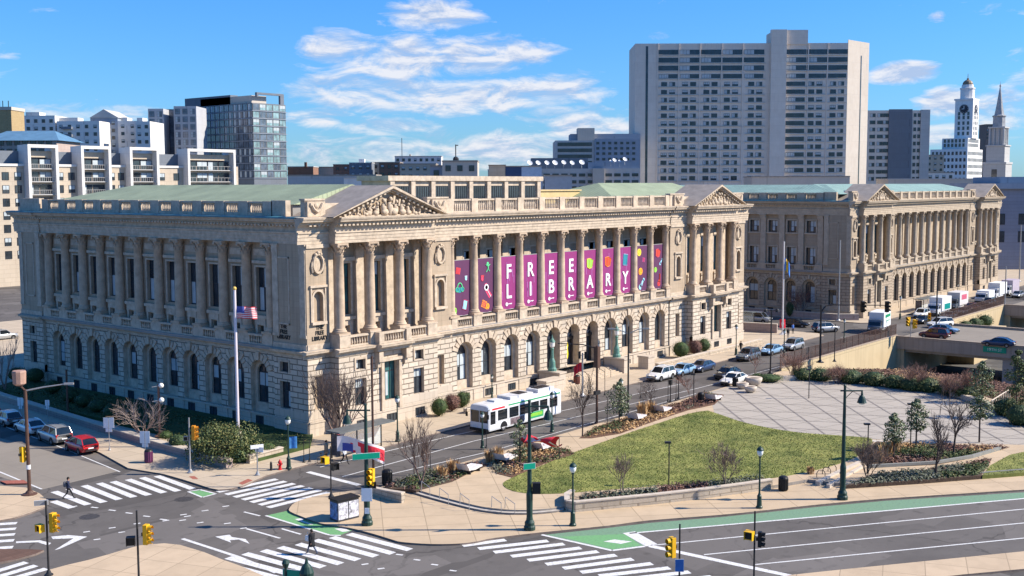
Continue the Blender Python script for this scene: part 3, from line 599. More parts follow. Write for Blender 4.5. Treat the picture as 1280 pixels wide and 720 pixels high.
def palace(root, W, D, mats, spec):
    SU, SR, ST, SD, SCV, SCO = mats; rng = random.Random(spec['seed'])
    FR = (lambda u, w, z: (u, -w, z), True); SI = (lambda u, w, z: (-w, u, z), False)
    def P(F, off=None): return MB(*F)
    def place(F, name, me, u=0, w=0, z=0):
        x, y, _ = F[0](u, w, 0); return put(name, me, root, (x, y, z))
    cols = spec['cols']; bl = spec['blocks']; x0, bay, nb = spec['x0'], spec['bay'], 11
    loggia = (spec['lg0'], spec['lg1'])
    # ---------------- unseen solid core added to block light, and slabs
    core = MB(); core.box(3.1, 3.3, 0, W-1.2, D-1, 20.9); core.box(1.7, 5.6, 0, 3.1, D-1, 20.9); core.box(.9, 1.9, 0, W-.9, 3.3, 8.6)
    core.build('light_block_core', SU, root)
    sl = MB(); sl.box(.35, .4, 19.36, W-.3, D-.3, 21.96); sl.box(-.25, -.2, 8.5, W+.2, D, 8.81)
    for (b0, b1) in bl: sl.box(b0+.05, -1.2, 8.5, b1-.05, -.2, 8.805); sl.box(b0+.1, -.95, 19.37, b1-.1, .5, 21.9)
    sl.build('floor_slab', ROOFFLAT, root)
    far = MB(); far.box(W-1, .05, 0, W-.02, D, 21.9); far.box(.3, D-1, 0, W, D-.01, 21.9); far.build('rear_wall', SU, root)
    # ---------------- lower storey, front
    lw_ = P(FR); tr = P(FR); dd = P(FR)
    Z0, Z1 = 1.62, 8.0
    def lower(F, mb, dado, u0, u1, w, op=None, d=.55):
        if op: wall(mb, u0, u1, 2.55 if not op[4] else 1.62, Z1, w, op, d, 0, 1)
        else: wall(mb, u0, u1, 1.62, Z1, w)
        bx(dado, u0, u1, w-.5, w+.12, 0, 1.45); bx(dado, u0, u1, w-.5, w+.2, 1.45, 1.605)
        if op and not op[4]: bx(dado, u0, u1, w-.5, w+.04, 1.62, 2.55)
        if w > 1: bx(dado, u0, u1, -.1, w-.5, 0, 1.62)
    PIERS = [(0, bl[0][0]), (bl[0][1], loggia[0]), (loggia[1], bl[1][0]), (bl[1][1], W)]
    for (a, b) in PIERS:
        c = (a+b)/2; hw = .6
        lower(FR, lw_, dd, a, b, 0, (c-hw, c+hw, 2.75, 6.1, False), .45)
    for bi, (a, b) in enumerate(bl):
        cs = cols[bi]; cen = [(cs[k]+cs[k+1])/2 for k in range(3)]; e = [a, (cs[0]+cs[1]*1.0)/2+2.1, (cs[2]+cs[3])/2-2.1, b]
        e = [a, cs[1], cs[2], b]
        for k in range(3):
            if k == 1: lower(FR, lw_, dd, e[k], e[k+1], 1.3, (cen[k]-1.05, cen[k]+1.05, 2.56, 6.75, False), .5)
            else:
                wall(lw_, e[k], e[k+1], 5.9, Z1, 1.3, (cen[k]-.65, cen[k]+.65, 6.35, 7.4, False), .35, 0, 1)
                wall(lw_, e[k], e[k+1], 2.55, 5.9, 1.3, (cen[k]-.8, cen[k]+.8, 2.6, 5.4, False), .45, 0, 1)
                bx(dd, e[k], e[k+1], -.1, 1.42, 0, 1.45); bx(dd, e[k], e[k+1], -.1, 1.5, 1.45, 1.605); bx(dd, e[k], e[k+1], .8, 1.34, 1.62, 2.55)
                ring(tr, (cen[k]-.65, cen[k]+.65, 6.35, 7.4, False), 1.3, .22, .1, 0)
        for u in (a, b): lw_.face([(u, 1.3, 1.6), (u, 0, 1.6), (u, 0, Z1), (u, 1.3, Z1)])
        # middle doorway: jamb pilasters, cap and consoles under the balcony
        c = cen[1]
        for s in (-1, 1):
            bx(tr, c+s*1.3-.2, c+s*1.3+.2, 1.3, 1.55, 1.62, 6.8); bx(tr, c+s*2.0-.3, c+s*2.0+.3, 1.3, 2.05, 6.9, 7.9); bx(tr, c+s*2.0-.24, c+s*2.0+.24, 1.3, 1.75, 6.3, 6.9)
        bx(tr, c-1.6, c+1.6, 1.3, 1.7, 6.8, 7.1)
        sweep(tr, BELT, c-2.45, c+2.45, w0=2.0); bx(tr, c-2.45, c+2.45, 1.2, 2.0, 7.98, 8.8)
    # arches of the middle
    for k in range(nb):
        u0, u1 = x0+bay*k, x0+bay*(k+1); c = (u0+u1)/2; lo = loggia[0] if k == 0 else u0; hi = loggia[1] if k == nb-1 else u1
        ent = spec['doors'] and k in (4, 5, 6)
        r = 1.36
        wall(lw_, lo, hi, 1.62, Z1, -.15, (c-r, c+r, 1.62, 5.75, True), .55 if not ent else 1.3, 0, 1)
        # keystone and voussoir fan
        for q in range(-4, 5):
            t = pi/2+q*.30; ra, rb = r+.04, r+(1.02 if q % 2 == 0 else .72); L_ = .17
            pts = []
            for rr, dt in ((ra, -.125), (rb, -.105), (rb, .105), (ra, .125)): pts.append((c+rr*cos(t+dt), 5.75+rr*sin(t+dt)))
            pr = .1+.008*(q > 0) if q else .26
            if max(p[1] for p in pts) < Z1+.2:
                tr.face([(p[0], -.15+pr, min(p[1], Z1)) for p in pts])
                for i in range(4): tr.face([(pts[i][0], -.15, min(pts[i][1], Z1)), (pts[i-1][0], -.15, min(pts[i-1][1], Z1)), (pts[i-1][0], -.15+pr, min(pts[i-1][1], Z1)), (pts[i][0], -.15+pr, min(pts[i][1], Z1))])
        if not ent:
            bx(dd, lo, c-r, -.65, -.03, 0, 1.45); bx(dd, c+r, hi, -.65, -.03, 0, 1.45); bx(dd, c-r, c+r, -1.3, -.1, 0, 1.45); bx(dd, lo, hi, -.65, .05, 1.45, 1.605)
            if not spec['arcade']:
                ip = P(FR); wall(ip, c-r, c+r, 1.62, 7.12, -.7, (c-.98, c+.98, 2.6, 5.72, True), .3, 0, 0); ip.build('window_surround', [ST], root)
    lw_.build('rusticated_wall', [SR, ST], root); dd.build('base_course', SD, root)
    # ---------------- belt, balconies, floor line
    for (a, b) in PIERS: sweep(tr, BELT, a-(.62 if a == 0 else 0), b+(.62 if b == W else 0), caps='a' if a == 0 else False)
    for (a, b) in bl: sweep(tr, BELT, a-.45, b+.45, w0=1.3); bx(tr, a-.02, b+.02, -.2, 1.3, 7.96, 8.79)
    sweep(tr, BELT, loggia[0], loggia[1], w0=-.15)
    # ---------------- upper storey, front
    uw = P(FR); ZB = 8.8
    for (a, b) in PIERS:
        c = (a+b)/2
        wall(uw, a, b, ZB, 19.4, 0, (c-.62, c+.62, 11.6, 13.98, True), .4, 0, 0)
        uw.face([(c-.62, -.4, 11.6), (c+.62, -.4, 11.6), (c+.62, -.4, 14.6), (c-.62, -.4, 14.6)])
        ring(tr, (c-.62, c+.62, 11.6, 13.98, True), 0, .2, .12, 0); bx(tr, c-.95, c+.95, 0, .3, 11.3, 11.58)
        bx(tr, c-1.0, c-.86, 0, .14, 11.58, 15.0); bx(tr, c+.86, c+1.0, 0, .14, 11.58, 15.0); bx(tr, c-1.1, c+1.1, 0, .24, 15.0, 15.22)
        bx(tr, a, b, 0, .1, ZB, 9.35); bx(tr, a, b, 0, .14, 18.9, 19.3)
        md = P(FR); 
        pts = [(c+.62*cos(t*pi/12), .14, 17.35+.92*sin(t*pi/12)) for t in range(25)]
        md.tube(pts, .15, 6, cap=False); pts2 = [(c+.45*cos(t*pi/12), .04, 17.35+.75*sin(t*pi/12)) for t in range(24)]; md.face(pts2)
        for s in (-.35, 0, .35): md.ball((c+s, .16, 18.45-abs(s)*.5), .2, 6, 4)
        for s in (-.7, .7): md.tube([(c+s, .1, 17.6), (c+s*1.15, .12, 17.1), (c+s, .1, 16.5)], .12, 5)
        md.build('medallion', SCV, root)
    for bi, (a, b) in enumerate(bl):
        cs = cols[bi]; cen = [(cs[k]+cs[k+1])/2 for k in range(3)]; e = [a, cs[1], cs[2], b]; wb = -1.1
        for k in range(3):
            c = cen[k]
            wall(uw, e[k], e[k+1], 11.1, 19.4, wb, (c-1.0, c+1.0, 11.8, 17.1, False), .35, 0, 0)
            wall(uw, e[k], e[k+1], ZB, 11.1, wb, (c-.5, c+.5, 9.35, 10.55, False), .3, 0, 0)
            ring(tr, (c-1.0, c+1.0, 11.8, 17.1, False), wb, .22, .12, 0); bx(tr, c-1.4, c+1.4, wb, wb+.4, 17.35, 17.75)
            bx(tr, c-1.3, c+1.3, wb, wb+.5, 11.3, 11.6); bx(tr, c-1.0, c-.62, wb, wb+.3, 8.8, 11.3); bx(tr, c+.62, c+1.0, wb, wb+.3, 8.8, 11.3); bx(tr, c-1.03, c+1.03, wb, wb+.33, 10.7, 11.29)
        for k in range(4): pilaster(tr, cs[k], wb, ZB, 19.3, .55, .3)
        for u, s in ((a, 1), (b, -1)): uw.face([(u, 0.01, ZB), (u, wb, ZB), (u, wb, 19.4), (u, 0.01, 19.4)])
        # pedestals, balustrades and the balcony in the middle
        for k in range(4): bx(tr, cs[k]-.72, cs[k]+.72, -.1, 1.42, ZB, 10.02); bx(tr, cs[k]-.78, cs[k]+.78, -.1, 1.46, 10.02, 10.12)
        for k in (0, 2):
            place(FR, 'balustrade', baluster_mesh(FR, cs[k+1]-cs[k]-1.44, ZB, 9.95, ST), cs[k]+.72, 1.05)
        place(FR, 'balustrade', baluster_mesh(FR, 3.2, ZB, 9.95, ST), cen[1]-1.6, 1.75)
        for s in (-1, 1): bx(tr, cen[1]+s*2.0-.36, cen[1]+s*2.0+.36, 1.2, 2.15, ZB, 10.0)
        # entablature, pediment
        en = P(FR); sweep(en, ENT, a, b, w0=1.0, caps=False)
        for u in (a, b): en.face([(u, p[0]+1.0, p[1]) for p in ENT]+[(u, -.3, 21.99), (u, -.3, 19.32)])
        en.face([(a, 1.0, 19.32), (b, 1.0, 19.32), (b, -.3, 19.32), (a, -.3, 19.32)])
        en.build('entablature', ST, root)
        dn = P(FR); u = a+.15
        while u < b-.3: bx(dn, u, u+.3, 1.4, 1.66, 21.06, 21.23); u += .56
        dn.build('dentil_course', ST, root)
        m = (a+b)/2; hb = (b-a)/2+1.05; ap = 25.05; zb = 21.95
        pd = P(FR)
        pd.face([(a-.2, 1.1, zb), (b+.2, 1.1, zb), (m, 1.1, ap-.55)], 0)
        pd.build('tympanum', SU, root)
        rk = P(FR)
        for s in (-1, 1):
            p0 = (m+s*hb, zb); p1 = (m, ap); n_ = Vector((p1[1]-p0[1], -(p1[0]-p0[0]))).normalized()*(1 if s < 0 else -1)
            n_ = Vector((-s*abs(n_.x)*-1, abs(n_.y)))
            for (w0, w1, t0, t1) in ((1.1, 2.06, -.28, 0), (1.1, 1.8, -.5, -.28), (1.1, 1.5, -.66, -.5)):
                q = [(p0[0], p0[1]+t0), (p1[0], p1[1]+t0), (p1[0], p1[1]+t1), (p0[0], p0[1]+t1)]
                q = [(x, max(z, zb-.05)) for x, z in q]
                k = [(x, w1, z) for x, z in q]; j = [(x, w0, z) for x, z in q]
                rk.face(k); rk.face([k[0], k[1], j[1], j[0]]); rk.face([k[3], k[2], j[2], j[3]])
            # modillions below the raking cornice
            for i in range(1, 13):
                t = i/13.5; uu = p0[0]+(p1[0]-p0[0])*t; zz = p0[1]+(p1[1]-p0[1])*t
                if zz-.62 > zb+.05: rk.box(uu-.14, 1.12, zz-.62, uu+.14, 1.75, zz-.42)
        rk.build('raking_cornice', ST, root)
        gr = P(FR); back = -4.2
        for s in (-1, 1):
            gr.face([(m+s*hb, 2.06, zb+.03), (m, 2.06, ap+.03), (m, back, ap+.03), (m+s*hb, back, zb+.03)])
        gr.face([(m-hb, back, zb), (m+hb, back, zb), (m, back, ap)])
        gr.build('pediment_roof', LEAD, root)
        sc = P(FR); bx(sc, m-hb+1.2, m+hb-1.2, 1.12, 1.5, zb, zb+.12); sc.sm = True; sp_ = []
        for i in range(15):
            t = (i-7)/7.5; hh = (1-abs(t))*2.1
            if hh > .25: sp_.append((m+t*(hb-1.6), 1.3+rng.uniform(0, .15), zb+.02, max(.35, min(1.55, hh/1.15*rng.uniform(.8, 1.0)))))
        figures(sc, sp_, rng); sc.build('pediment_sculpture', SCV, root)
    # loggia
    lgw = -3.0
    for k in range(nb):
        u0, u1 = x0+bay*k, x0+bay*(k+1); c = (u0+u1)/2; lo = loggia[0] if k == 0 else u0; hi = loggia[1] if k == nb-1 else u1
        wall(uw, lo, hi, ZB, 19.4, lgw, (c-1.15, c+1.15, 11.4, 17.3, False), .3, 0, 0); ring(tr, (c-1.15, c+1.15, 11.4, 17.3, False), lgw, .2, .1, 0)
        place(FR, 'balustrade', baluster_mesh(FR, bay-1.4, ZB, 9.95, ST), u0+.7, -.3)
    for k in range(nb+1):
        u = x0+bay*k; bx(tr, max(u-.7, loggia[0]), min(u+.7, loggia[1]), -1.35, .06, ZB, 9.95); bx(tr, max(u-.76, loggia[0]), min(u+.76, loggia[1]), -1.4, .1, 9.95, 10.06)
        if 0 < k < nb: pilaster(tr, u, lgw, ZB, 19.3, .55, .25)
    for u in loggia: uw.face([(u, 0, ZB), (u, lgw, ZB), (u, lgw, 19.4), (u, 0, 19.4)])
    uw.build('upper_wall', SU, root)
    en = P(FR)
    for (a, b) in PIERS:
        sweep(en, ENT, a-(1.06 if a == 0 else 0), b+(1.06 if b == W else 0), w0=0, caps='a' if a == 0 else False)
    sweep(en, ENT, loggia[0], loggia[1], w0=-.1, caps=False); en.face([(loggia[0], -.1, 19.32), (loggia[1], -.1, 19.32), (loggia[1], -1.3, 19.32), (loggia[0], -1.3, 19.32)])
    en.face([(loggia[0], -1.3, 19.32), (loggia[1], -1.3, 19.32), (loggia[1], -1.3, 19.7), (loggia[0], -1.3, 19.7)])
    en.build('entablature', ST, root)
    dn = P(FR); u = loggia[0]
    while u < loggia[1]: bx(dn, u, u+.3, .2, .46, 21.06, 21.23); u += .56
    for (a, b) in PIERS:
        u = a+.1
        while u < b-.2: bx(dn, u, u+.3, .3, .56, 21.06, 21.23); u += .56
    dn.build('dentil_course', ST, root)
    # rooftop parapet of the front: dies with carved tablets, balusters over the middle
    for (a, b) in PIERS:
        pp = P(FR); bx(pp, a+.25, b-.25, -.9, -.25, 21.98, 23.6); bx(pp, a+.15, b-.15, -1.0, -.15, 23.6, 23.78); pp.build('parapet', ST, root)
        tb = P(FR); c = (a+b)/2; bx(tb, c-1.15, c+1.15, -.25, .05, 22.0, 23.5)
        tb.tube([(c-.7, .1, 23.2), (c-.4, .16, 22.7), (c, .18, 22.5), (c+.4, .16, 22.7), (c+.7, .1, 23.2)], .17, 6); tb.ball((c-.75, .08, 23.2), .2, 6, 4); tb.ball((c+.75, .08, 23.2), .2, 6, 4); tb.ball((c, .08, 23.1), (.3, .14, .26), 7, 4)
        tb.build('carved_tablet', SCV, root)
    for (a, b) in bl: pp = P(FR); bx(pp, a-.3, b+.3, -1.6, -1.0, 21.98, 23.3); pp.build('parapet', ST, root)
    for k in range(nb+1):
        u = x0+bay*k; q = P(FR); bx(q, max(u-.55, loggia[0]-.2), min(u+.55, loggia[1]+.2), -.95, -.3, 21.98, 23.55); q.build('parapet_pier', ST, root)
    for k in range(nb): place(FR, 'parapet_balustrade', baluster_mesh(FR, bay-1.1, 21.98, 23.5, ST, .34), x0+bay*k+.55, -.62)
    # columns
    cm = column_mesh(10.06, 19.3, .56, SCO)
    for bi in range(2):
        for u in cols[bi]: place(FR, 'column', cm, u, .62)
    for k in range(nb+1):
        u = x0+bay*k
        if loggia[0]-.2 < u < loggia[1]+.2: place(FR, 'column', cm, min(max(u, loggia[0]+.45), loggia[1]-.45), -.62)
    tr.build('stone_trim', ST, root)
    # ---------------- windows of the front
    ar = []
    for v in range(4):
        zb_ = [3.9, 3.9, 3.2, 4.4][v]
        ar.append(window_mesh(FR, (-.98, .98, 2.6, 5.72, True), 1, (4.3, 5.72), [[(0, .5, 3.0+v*.3, 5.6)], [(.5, 1, 2.7, 5.6), (0, .5, 4.2, 5.6)], [(0, 1, 4.3, 5.7)], [(.5, 1, 2.7, 4.2)]][v]))
    up = [window_mesh(FR, (-1.15, 1.15, 11.4, 17.3, False), 2, (13.4, 15.4), b_) for b_ in ([(.33, .66, 13, 17.2)], [(0, .33, 12, 17.2), (.66, 1, 12, 17.2)])]
    dk = window_mesh(FR, (-1.36, 1.36, .0, 5.75, True), 0, (5.0,), gm=DARK)  # opaque dark sheet closes each arch, its inner shade painted as colour
    for k in range(nb):
        c = x0+bay*(k+.5)
        if spec['doors'] and k in (4, 5, 6): continue
        if spec['arcade']: place(FR, 'arcade_dark_sheet', dk if k else dk, c, -.72, 0)
        else: place(FR, 'window', ar[rng.randrange(4)], c, -1.0)
        place(FR, 'window', up[k % 2], c, lgw-.3)
    if spec['arcade']:
        for k in range(nb): place(FR, 'window', up[k % 2], x0+bay*(k+.5), lgw-.3) if False else None
    pv = [window_mesh(FR, (-1, 1, 11.8, 17.1, False), 1, (13.0, 15.6), b_, gm=GLASS_TEAL) for b_ in ([(0, .5, 13, 17)], [(.5, 1, 15.6, 17), (0, .5, 13, 15.5)])]
    sm_ = window_mesh(FR, (-.5, .5, 9.35, 10.55, False), 1, ()); sq = window_mesh(FR, (-.65, .65, 6.35, 7.4, False), 1, (), [(0, .5, 6.5, 7.3)])
    bg_ = window_mesh(FR, (-.8, .8, 2.6, 5.4, False), 1, (4.4,), [(0, 1, 4.4, 5.3)]); dr = window_mesh(FR, (-1.05, 1.05, 2.56, 6.75, False), 2, (5.6,), [(.1, .55, 3, 5.5)], gm=GLASS_TEAL)
    bs = window_mesh(FR, (-.7, .7, .35, 1.15, False), 2, ())
    for bi in range(2):
        cs = cols[bi]
        for k in range(3):
            c = (cs[k]+cs[k+1])/2
            place(FR, 'window', pv[k % 2], c, -1.45); place(FR, 'window', sm_, c, -1.4)
            if k == 1: place(FR, 'window', dr, c, .8)
            else: place(FR, 'window', sq, c, .95); place(FR, 'window', bg_, c, .85)
    for (a, b) in PIERS:
        blind_ = MB(*FR); c = (a+b)/2; blind_.face([(c-.6, -.45, 2.75), (c+.6, -.45, 2.75), (c+.6, -.45, 6.1), (c-.6, -.45, 6.1)]); blind_.build('blind_window', SU, root)
    for bi in range(2):
        for k in range(3): place(FR, 'basement_window', bs, (cols[bi][k]+cols[bi][k+1])/2, 1.425)
    if not spec['arcade']:
        for k in (0, 1, 2, 3, 7, 8, 9, 10): place(FR, 'basement_window', bs, x0+bay*(k+.5), -.095)
    # ================= side facade
    lw_ = P(SI); tr = P(SI); dd = P(SI); uw = P(SI)
    s0, s1 = spec['s0'], spec['s1']; ns = spec['ns']; sb = (s1-s0)/ns
    far0 = spec['far0']
    for (a, b, c) in ((0, s0-.9, 3.5), (far0, D, (far0+D)/2)):
        wall(lw_, a, b, 5.9, Z1, 0, (c-.65, c+.65, 6.35, 7.4, False), .35, 0, 1); wall(lw_, a, b, 2.55, 5.9, 0, (c-.8, c+.8, 2.6, 5.4, False), .45, 0, 1)
        bx(dd, a, b, -.4, .12, 0, 1.45); bx(dd, a, b, -.4, .2, 1.45, 1.605); bx(dd, a, b, -.4, .04, 1.62, 2.55); ring(tr, (c-.65, c+.65, 6.35, 7.4, False), 0, .2, .1, 0)
        wall(uw, a, b, ZB, 19.4, 0); bx(tr, a+.02, b-.02, 0, .12, ZB, 9.35)
        for (p, q_) in ((c-1.0, c-.85), (c+.85, c+1.0)): bx(tr, p, q_, 0, .07, 11.2, 18.0)
        bx(tr, c-1, c+1, 0, .07, 11.2, 11.35); bx(tr, c-1, c+1, 0, .07, 17.85, 18.0)
        pilaster(tr, a+.5, 0, ZB+1.2, 19.3, .42, .1); pilaster(tr, b-.5, 0, ZB+1.2, 19.3, .42, .1)
        me = window_mesh(SI, (-.65, .65, 6.35, 7.4, False), 1, ()); place(SI, 'window', me, c, -.35)
        me = window_mesh(SI, (-.8, .8, 2.6, 5.4, False), 1, (4.4,), [(0, .5, 2.8, 4.4)]); place(SI, 'window', me, c, -.45)
        sweep(tr, BELT, a, b)
    tr.face([(s0-.9, 0, 1.6), (s0-.9, -.9, 1.6), (s0-.9, -.9, 19.4), (s0-.9, 0, 19.4)]); tr.face([(far0, 0, 1.6), (far0, -.9, 1.6), (far0, -.9, 19.4), (far0, 0, 19.4)])
    sw = -.35; wu = -.95
    ar = [window_mesh(SI, (-.95, .95, 2.6, 5.72, True), 1, (4.3, 5.72), b_) for b_ in ([(0, 1, 4.3, 5.7)], [(.5, 1, 4.3, 5.7)], [(0, .5, 2.7, 5.7)], [(0, 1, 3.2, 5.7)])]
    tl = [window_mesh(SI, (-.8, .8, 12.1, 16.7, False), 1, (14.6,), b_) for b_ in ([(0, .5, 12.3, 16.6)], [(0, .5, 14.6, 16.6)], [(.5, 1, 12.2, 14.6), (0, .5, 14.6, 16.6)])]
    s2_ = window_mesh(SI, (-.38, .38, 9.4, 10.6, False), 0, ())
    r1_ = [window_mesh(SI, (-.95, .95, z0_, z1_, False), 2, ((z0_+z1_)/2,), [(0, .33, (z0_+z1_)/2, z1_-.1), (.33, .66, z0_+.3, z1_-.1)]) for z0_, z1_ in ((9.75, 13.1), (15.9, 18.2))]
    bs2 = window_mesh(SI, (-.6, .6, .3, 1.3, False), 1, ())
    lows = [s0-.9]+[s0+sb*(k+1) for k in range(ns-1)]+[far0]
    for k in range(ns):
        lo, hi = lows[k], lows[k+1]; c = s0+sb*(k+.5); r = 1.4
        wall(lw_, lo, hi, 1.62, Z1, sw, (c-r, c+r, 1.62, 5.7, True), .5, 0, 1)
        ip = P(SI); wall(ip, c-r, c+r, 1.62, 7.12, sw-.5, (c-.95, c+.95, 2.6, 5.72, True), .3, 0, 0); ip.build('window_surround', [ST], root)
        for q in range(-4, 5):
            t = pi/2+q*.30; ra, rb = r+.04, r+(1.0 if q % 2 == 0 else .7); pts = []
            for rr, dt in ((ra, -.125), (rb, -.105), (rb, .105), (ra, .125)): pts.append((c+rr*cos(t+dt), min(Z1, 5.7+rr*sin(t+dt))))
            pr = .1+.008*(q > 0) if q else .24; tr.face([(p[0], sw+pr, p[1]) for p in pts])
            for i in range(4): tr.face([(pts[i][0], sw, pts[i][1]), (pts[i-1][0], sw, pts[i-1][1]), (pts[i-1][0], sw+pr, pts[i-1][1]), (pts[i][0], sw+pr, pts[i][1])])
        bx(dd, lo, c-r, sw-.3, sw+.12, 0, 1.45); bx(dd, c+r, hi, sw-.3, sw+.12, 0, 1.45); bx(dd, c-r, c+r, sw-.9, sw+.05, 0, 1.45); bx(dd, lo, hi, sw-.4, sw+.2, 1.45, 1.605)
        place(SI, 'window', ar[rng.randrange(4)], c, sw-.8); place(SI, 'basement_window', bs2, c, sw+.055)
        if spec['two_row']:
            wall(uw, lo, hi, ZB, 14.4, wu, (c-.95, c+.95, 9.75, 13.1, False), .3); wall(uw, lo, hi, 14.4, 19.4, wu, (c-.95, c+.95, 15.9, 18.2, False), .3)
            for i, (z0_, z1_) in enumerate(((9.75, 13.1), (15.9, 18.2))):
                ring(tr, (c-.95, c+.95, z0_, z1_, False), wu, .25, .14, 0); bx(tr, c-1.35, c+1.35, wu, wu+.3, z0_-.3, z0_); place(SI, 'window', r1_[i], c, wu-.3)
        else:
            wall(uw, lo, hi, 11.2, 19.4, wu, (c-.8, c+.8, 12.1, 16.7, False), .35); wall(uw, lo, hi, ZB, 11.2, wu, (c-.38, c+.38, 9.4, 10.6, False), .3)
            ring(tr, (c-.8, c+.8, 12.1, 16.7, False), wu, .2, .14, 0); bx(tr, c-1.15, c+1.15, wu, wu+.35, 17.1, 17.4); bx(tr, c-1.1, c+1.1, wu, wu+.42, 11.4, 11.75)
            for s in (-1, 1): bx(tr, c+s*.66-.16, c+s*.66+.16, wu, wu+.28, ZB, 11.4)
            bx(tr, c-.84, c+.84, wu, wu+.31, 10.75, 11.39); bx(tr, c-1.2, c+1.2, wu, wu+.08, 17.9, 18.6)
            place(SI, 'window', tl[rng.randrange(3)], c, wu-.35); place(SI, 'window', s2_, c, wu-.3)
        place(SI, 'balustrade', baluster_mesh(SI, sb-1.5, ZB, 9.9, ST), s0+sb*k+.75, -.1)
    sweep(tr, BELT, s0-.9, far0, w0=sw)
    ce = column_mesh(10.0, 19.3, .56, SCO)
    for k in range(ns+1):
        u = s0+sb*k; bx(tr, u-.75, u+.75, -1.2, .05, ZB, 10.0)
        place(SI, 'column', ce, u, -.55) if not spec['two_row'] else pilaster(tr, u, wu, 10, 19.3, .55, .4)
    lw_.build('rusticated_wall', [SR, ST], root); dd.build('base_course', SD, root); uw.build('upper_wall', SU, root)
    en = P(SI); sweep(en, ENT, 0, s0-.9); sweep(en, ENT, s0-.9, far0, w0=-.15); sweep(en, ENT, far0, D+1.06); en.face([(s0-.9, -.15, 19.32), (far0, -.15, 19.32), (far0, -1.1, 19.32), (s0-.9, -1.1, 19.32)])
    en.build('entablature', ST, root)
    ce_ = P(SI); sweep(ce_, [(1.075, 21.84), (1.085, 21.99), (.2, 22.03)], .3, D+1.0); ce_.build('copper_flashing', COPPER_EDGE, root)
    dn = P(SI); u = .1
    while u < D: bx(dn, u, u+.3, .3, .56, 21.06, 21.23); u += .56
    dn.build('dentil_course', ST, root); tr.build('stone_trim', ST, root)
    pp = P(SI); bx(pp, 3.2, s0-.6, -.95, -.3, 22.0, 23.6); bx(pp, far0+.3, D, -.95, -.3, 22.0, 23.6); bx(pp, s0-.6, far0+.3, -.9, -.35, 22.0, 22.35)
    for k in range(ns+1): q = P(SI); bx(q, s0+sb*k-.75, s0+sb*k+.75, -.95, -.3, 22.0, 23.5); q.build('parapet_pier', ST, root)
    pp.build('parapet', ST, root)
    for k in range(ns): place(SI, 'parapet_balustrade', baluster_mesh(SI, sb-1.5, 22.0, 23.48, ST, .3), s0+sb*k+.75, -.62)
BANNERS = []
LIB = thing('library_building', 'long limestone library with columned loggia, twin pediments and green copper roofs', 'library')
palace(LIB, 91.65, 55.37, (S_UP, S_RUS, S_SH, S_DADO, S_CARVE, S_COL), dict(seed=3, cols=[[3.75, 8.0, 12.35, 16.65], [74.2, 78.25, 82.3, 86.4]], blocks=[(2.95, 17.5), (73.2, 87.4)], x0=21.56, bay=4.263, lg0=21.3, lg1=68.75, doors=True, arcade=False, s0=6.02, s1=49.14, ns=11, far0=50.2, two_row=False))
COURT = thing('courthouse_building', 'tan stone courthouse twin with open arcade and teal roof', 'courthouse', (128.26, -2.8, 0))
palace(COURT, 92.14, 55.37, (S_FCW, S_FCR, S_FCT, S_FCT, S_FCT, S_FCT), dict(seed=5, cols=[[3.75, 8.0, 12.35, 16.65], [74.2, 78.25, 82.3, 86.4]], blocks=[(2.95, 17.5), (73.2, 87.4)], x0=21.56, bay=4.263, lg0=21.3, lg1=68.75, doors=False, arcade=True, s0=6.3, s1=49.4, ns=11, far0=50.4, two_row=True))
# library roofs
def hip(x0, y0, x1, y1, z0, z1, hx0, hx1, along='y'):
    mb = MB()
    if along == 'y':
        xm = (x0+x1)/2; a = (xm, y0+hx0, z1); b = (xm, y1-hx1, z1)
        mb.face([(x0, y0, z0), (x0, y1, z0), b, a], 0); mb.face([(x1, y0, z0), (x1, y1, z0), b, a], 0); mb.face([(x0, y0, z0), (x1, y0, z0), a], 1); mb.face([(x0, y1, z0), (x1, y1, z0), b], 1)
    else:
        ym = (y0+y1)/2; a = (x0+hx0, ym, z1); b = (x1-hx1, ym, z1)
        mb.face([(x0, y0, z0), (x1, y0, z0), b, a], 1); mb.face([(x0, y1, z0), (x1, y1, z0), b, a], 1); mb.face([(x0, y0, z0), (x0, y1, z0), a], 0); mb.face([(x1, y0, z0), (x1, y1, z0), b], 0)
    return mb
hip(2.2, 4.25, 19, 52, 23.15, 25.2, .3, 6.5).build('roof', [ROOF_G, ROOF_GX], LIB)
MB().box(2.4, 4.6, 21.96, 18.8, 51.8, 23.14).build('roof_curb', ROOFFLAT, LIB)
hip(60.5, 4.3, 90, 19.5, 23.15, 25.35, 7, 1.0, 'x').build('roof', [ROOF_G, ROOF_GX], LIB)
MB().box(61, 5.2, 21.96, 89.8, 19.3, 23.14).build('roof_curb', ROOFFLAT, LIB)
at_ = MB(); at_.box(20.5, 9, 21.95, 49.3, 13.5, 25.6); at_.box(20.1, 8.6, 25.6, 49.7, 13.9, 26.2)
for k in range(9): at_.box(20.9+k*3.5-.35, 8.7, 22, 20.9+k*3.5+.35, 9, 25.6)
at_.build('roof_pavilion', S_SH, LIB)
pw_ = window_mesh((lambda u, w, z: (u, -w, z), True), (-1.15, 1.15, 22.9, 25.0, False), 5, ())
for k in range(8): put('window', pw_, LIB, (22.65+k*3.5, 8.94, 0))
yw = MB(); yw.box(49.9, 12, 21.96, 63, 28, 24.2); yw.box(49.7, 11.8, 24.2, 63.2, 28.2, 24.4); yw.build('roof_storage_block', M('yellow_stucco', (.50, .38, .19), .9, .12, .8), LIB)
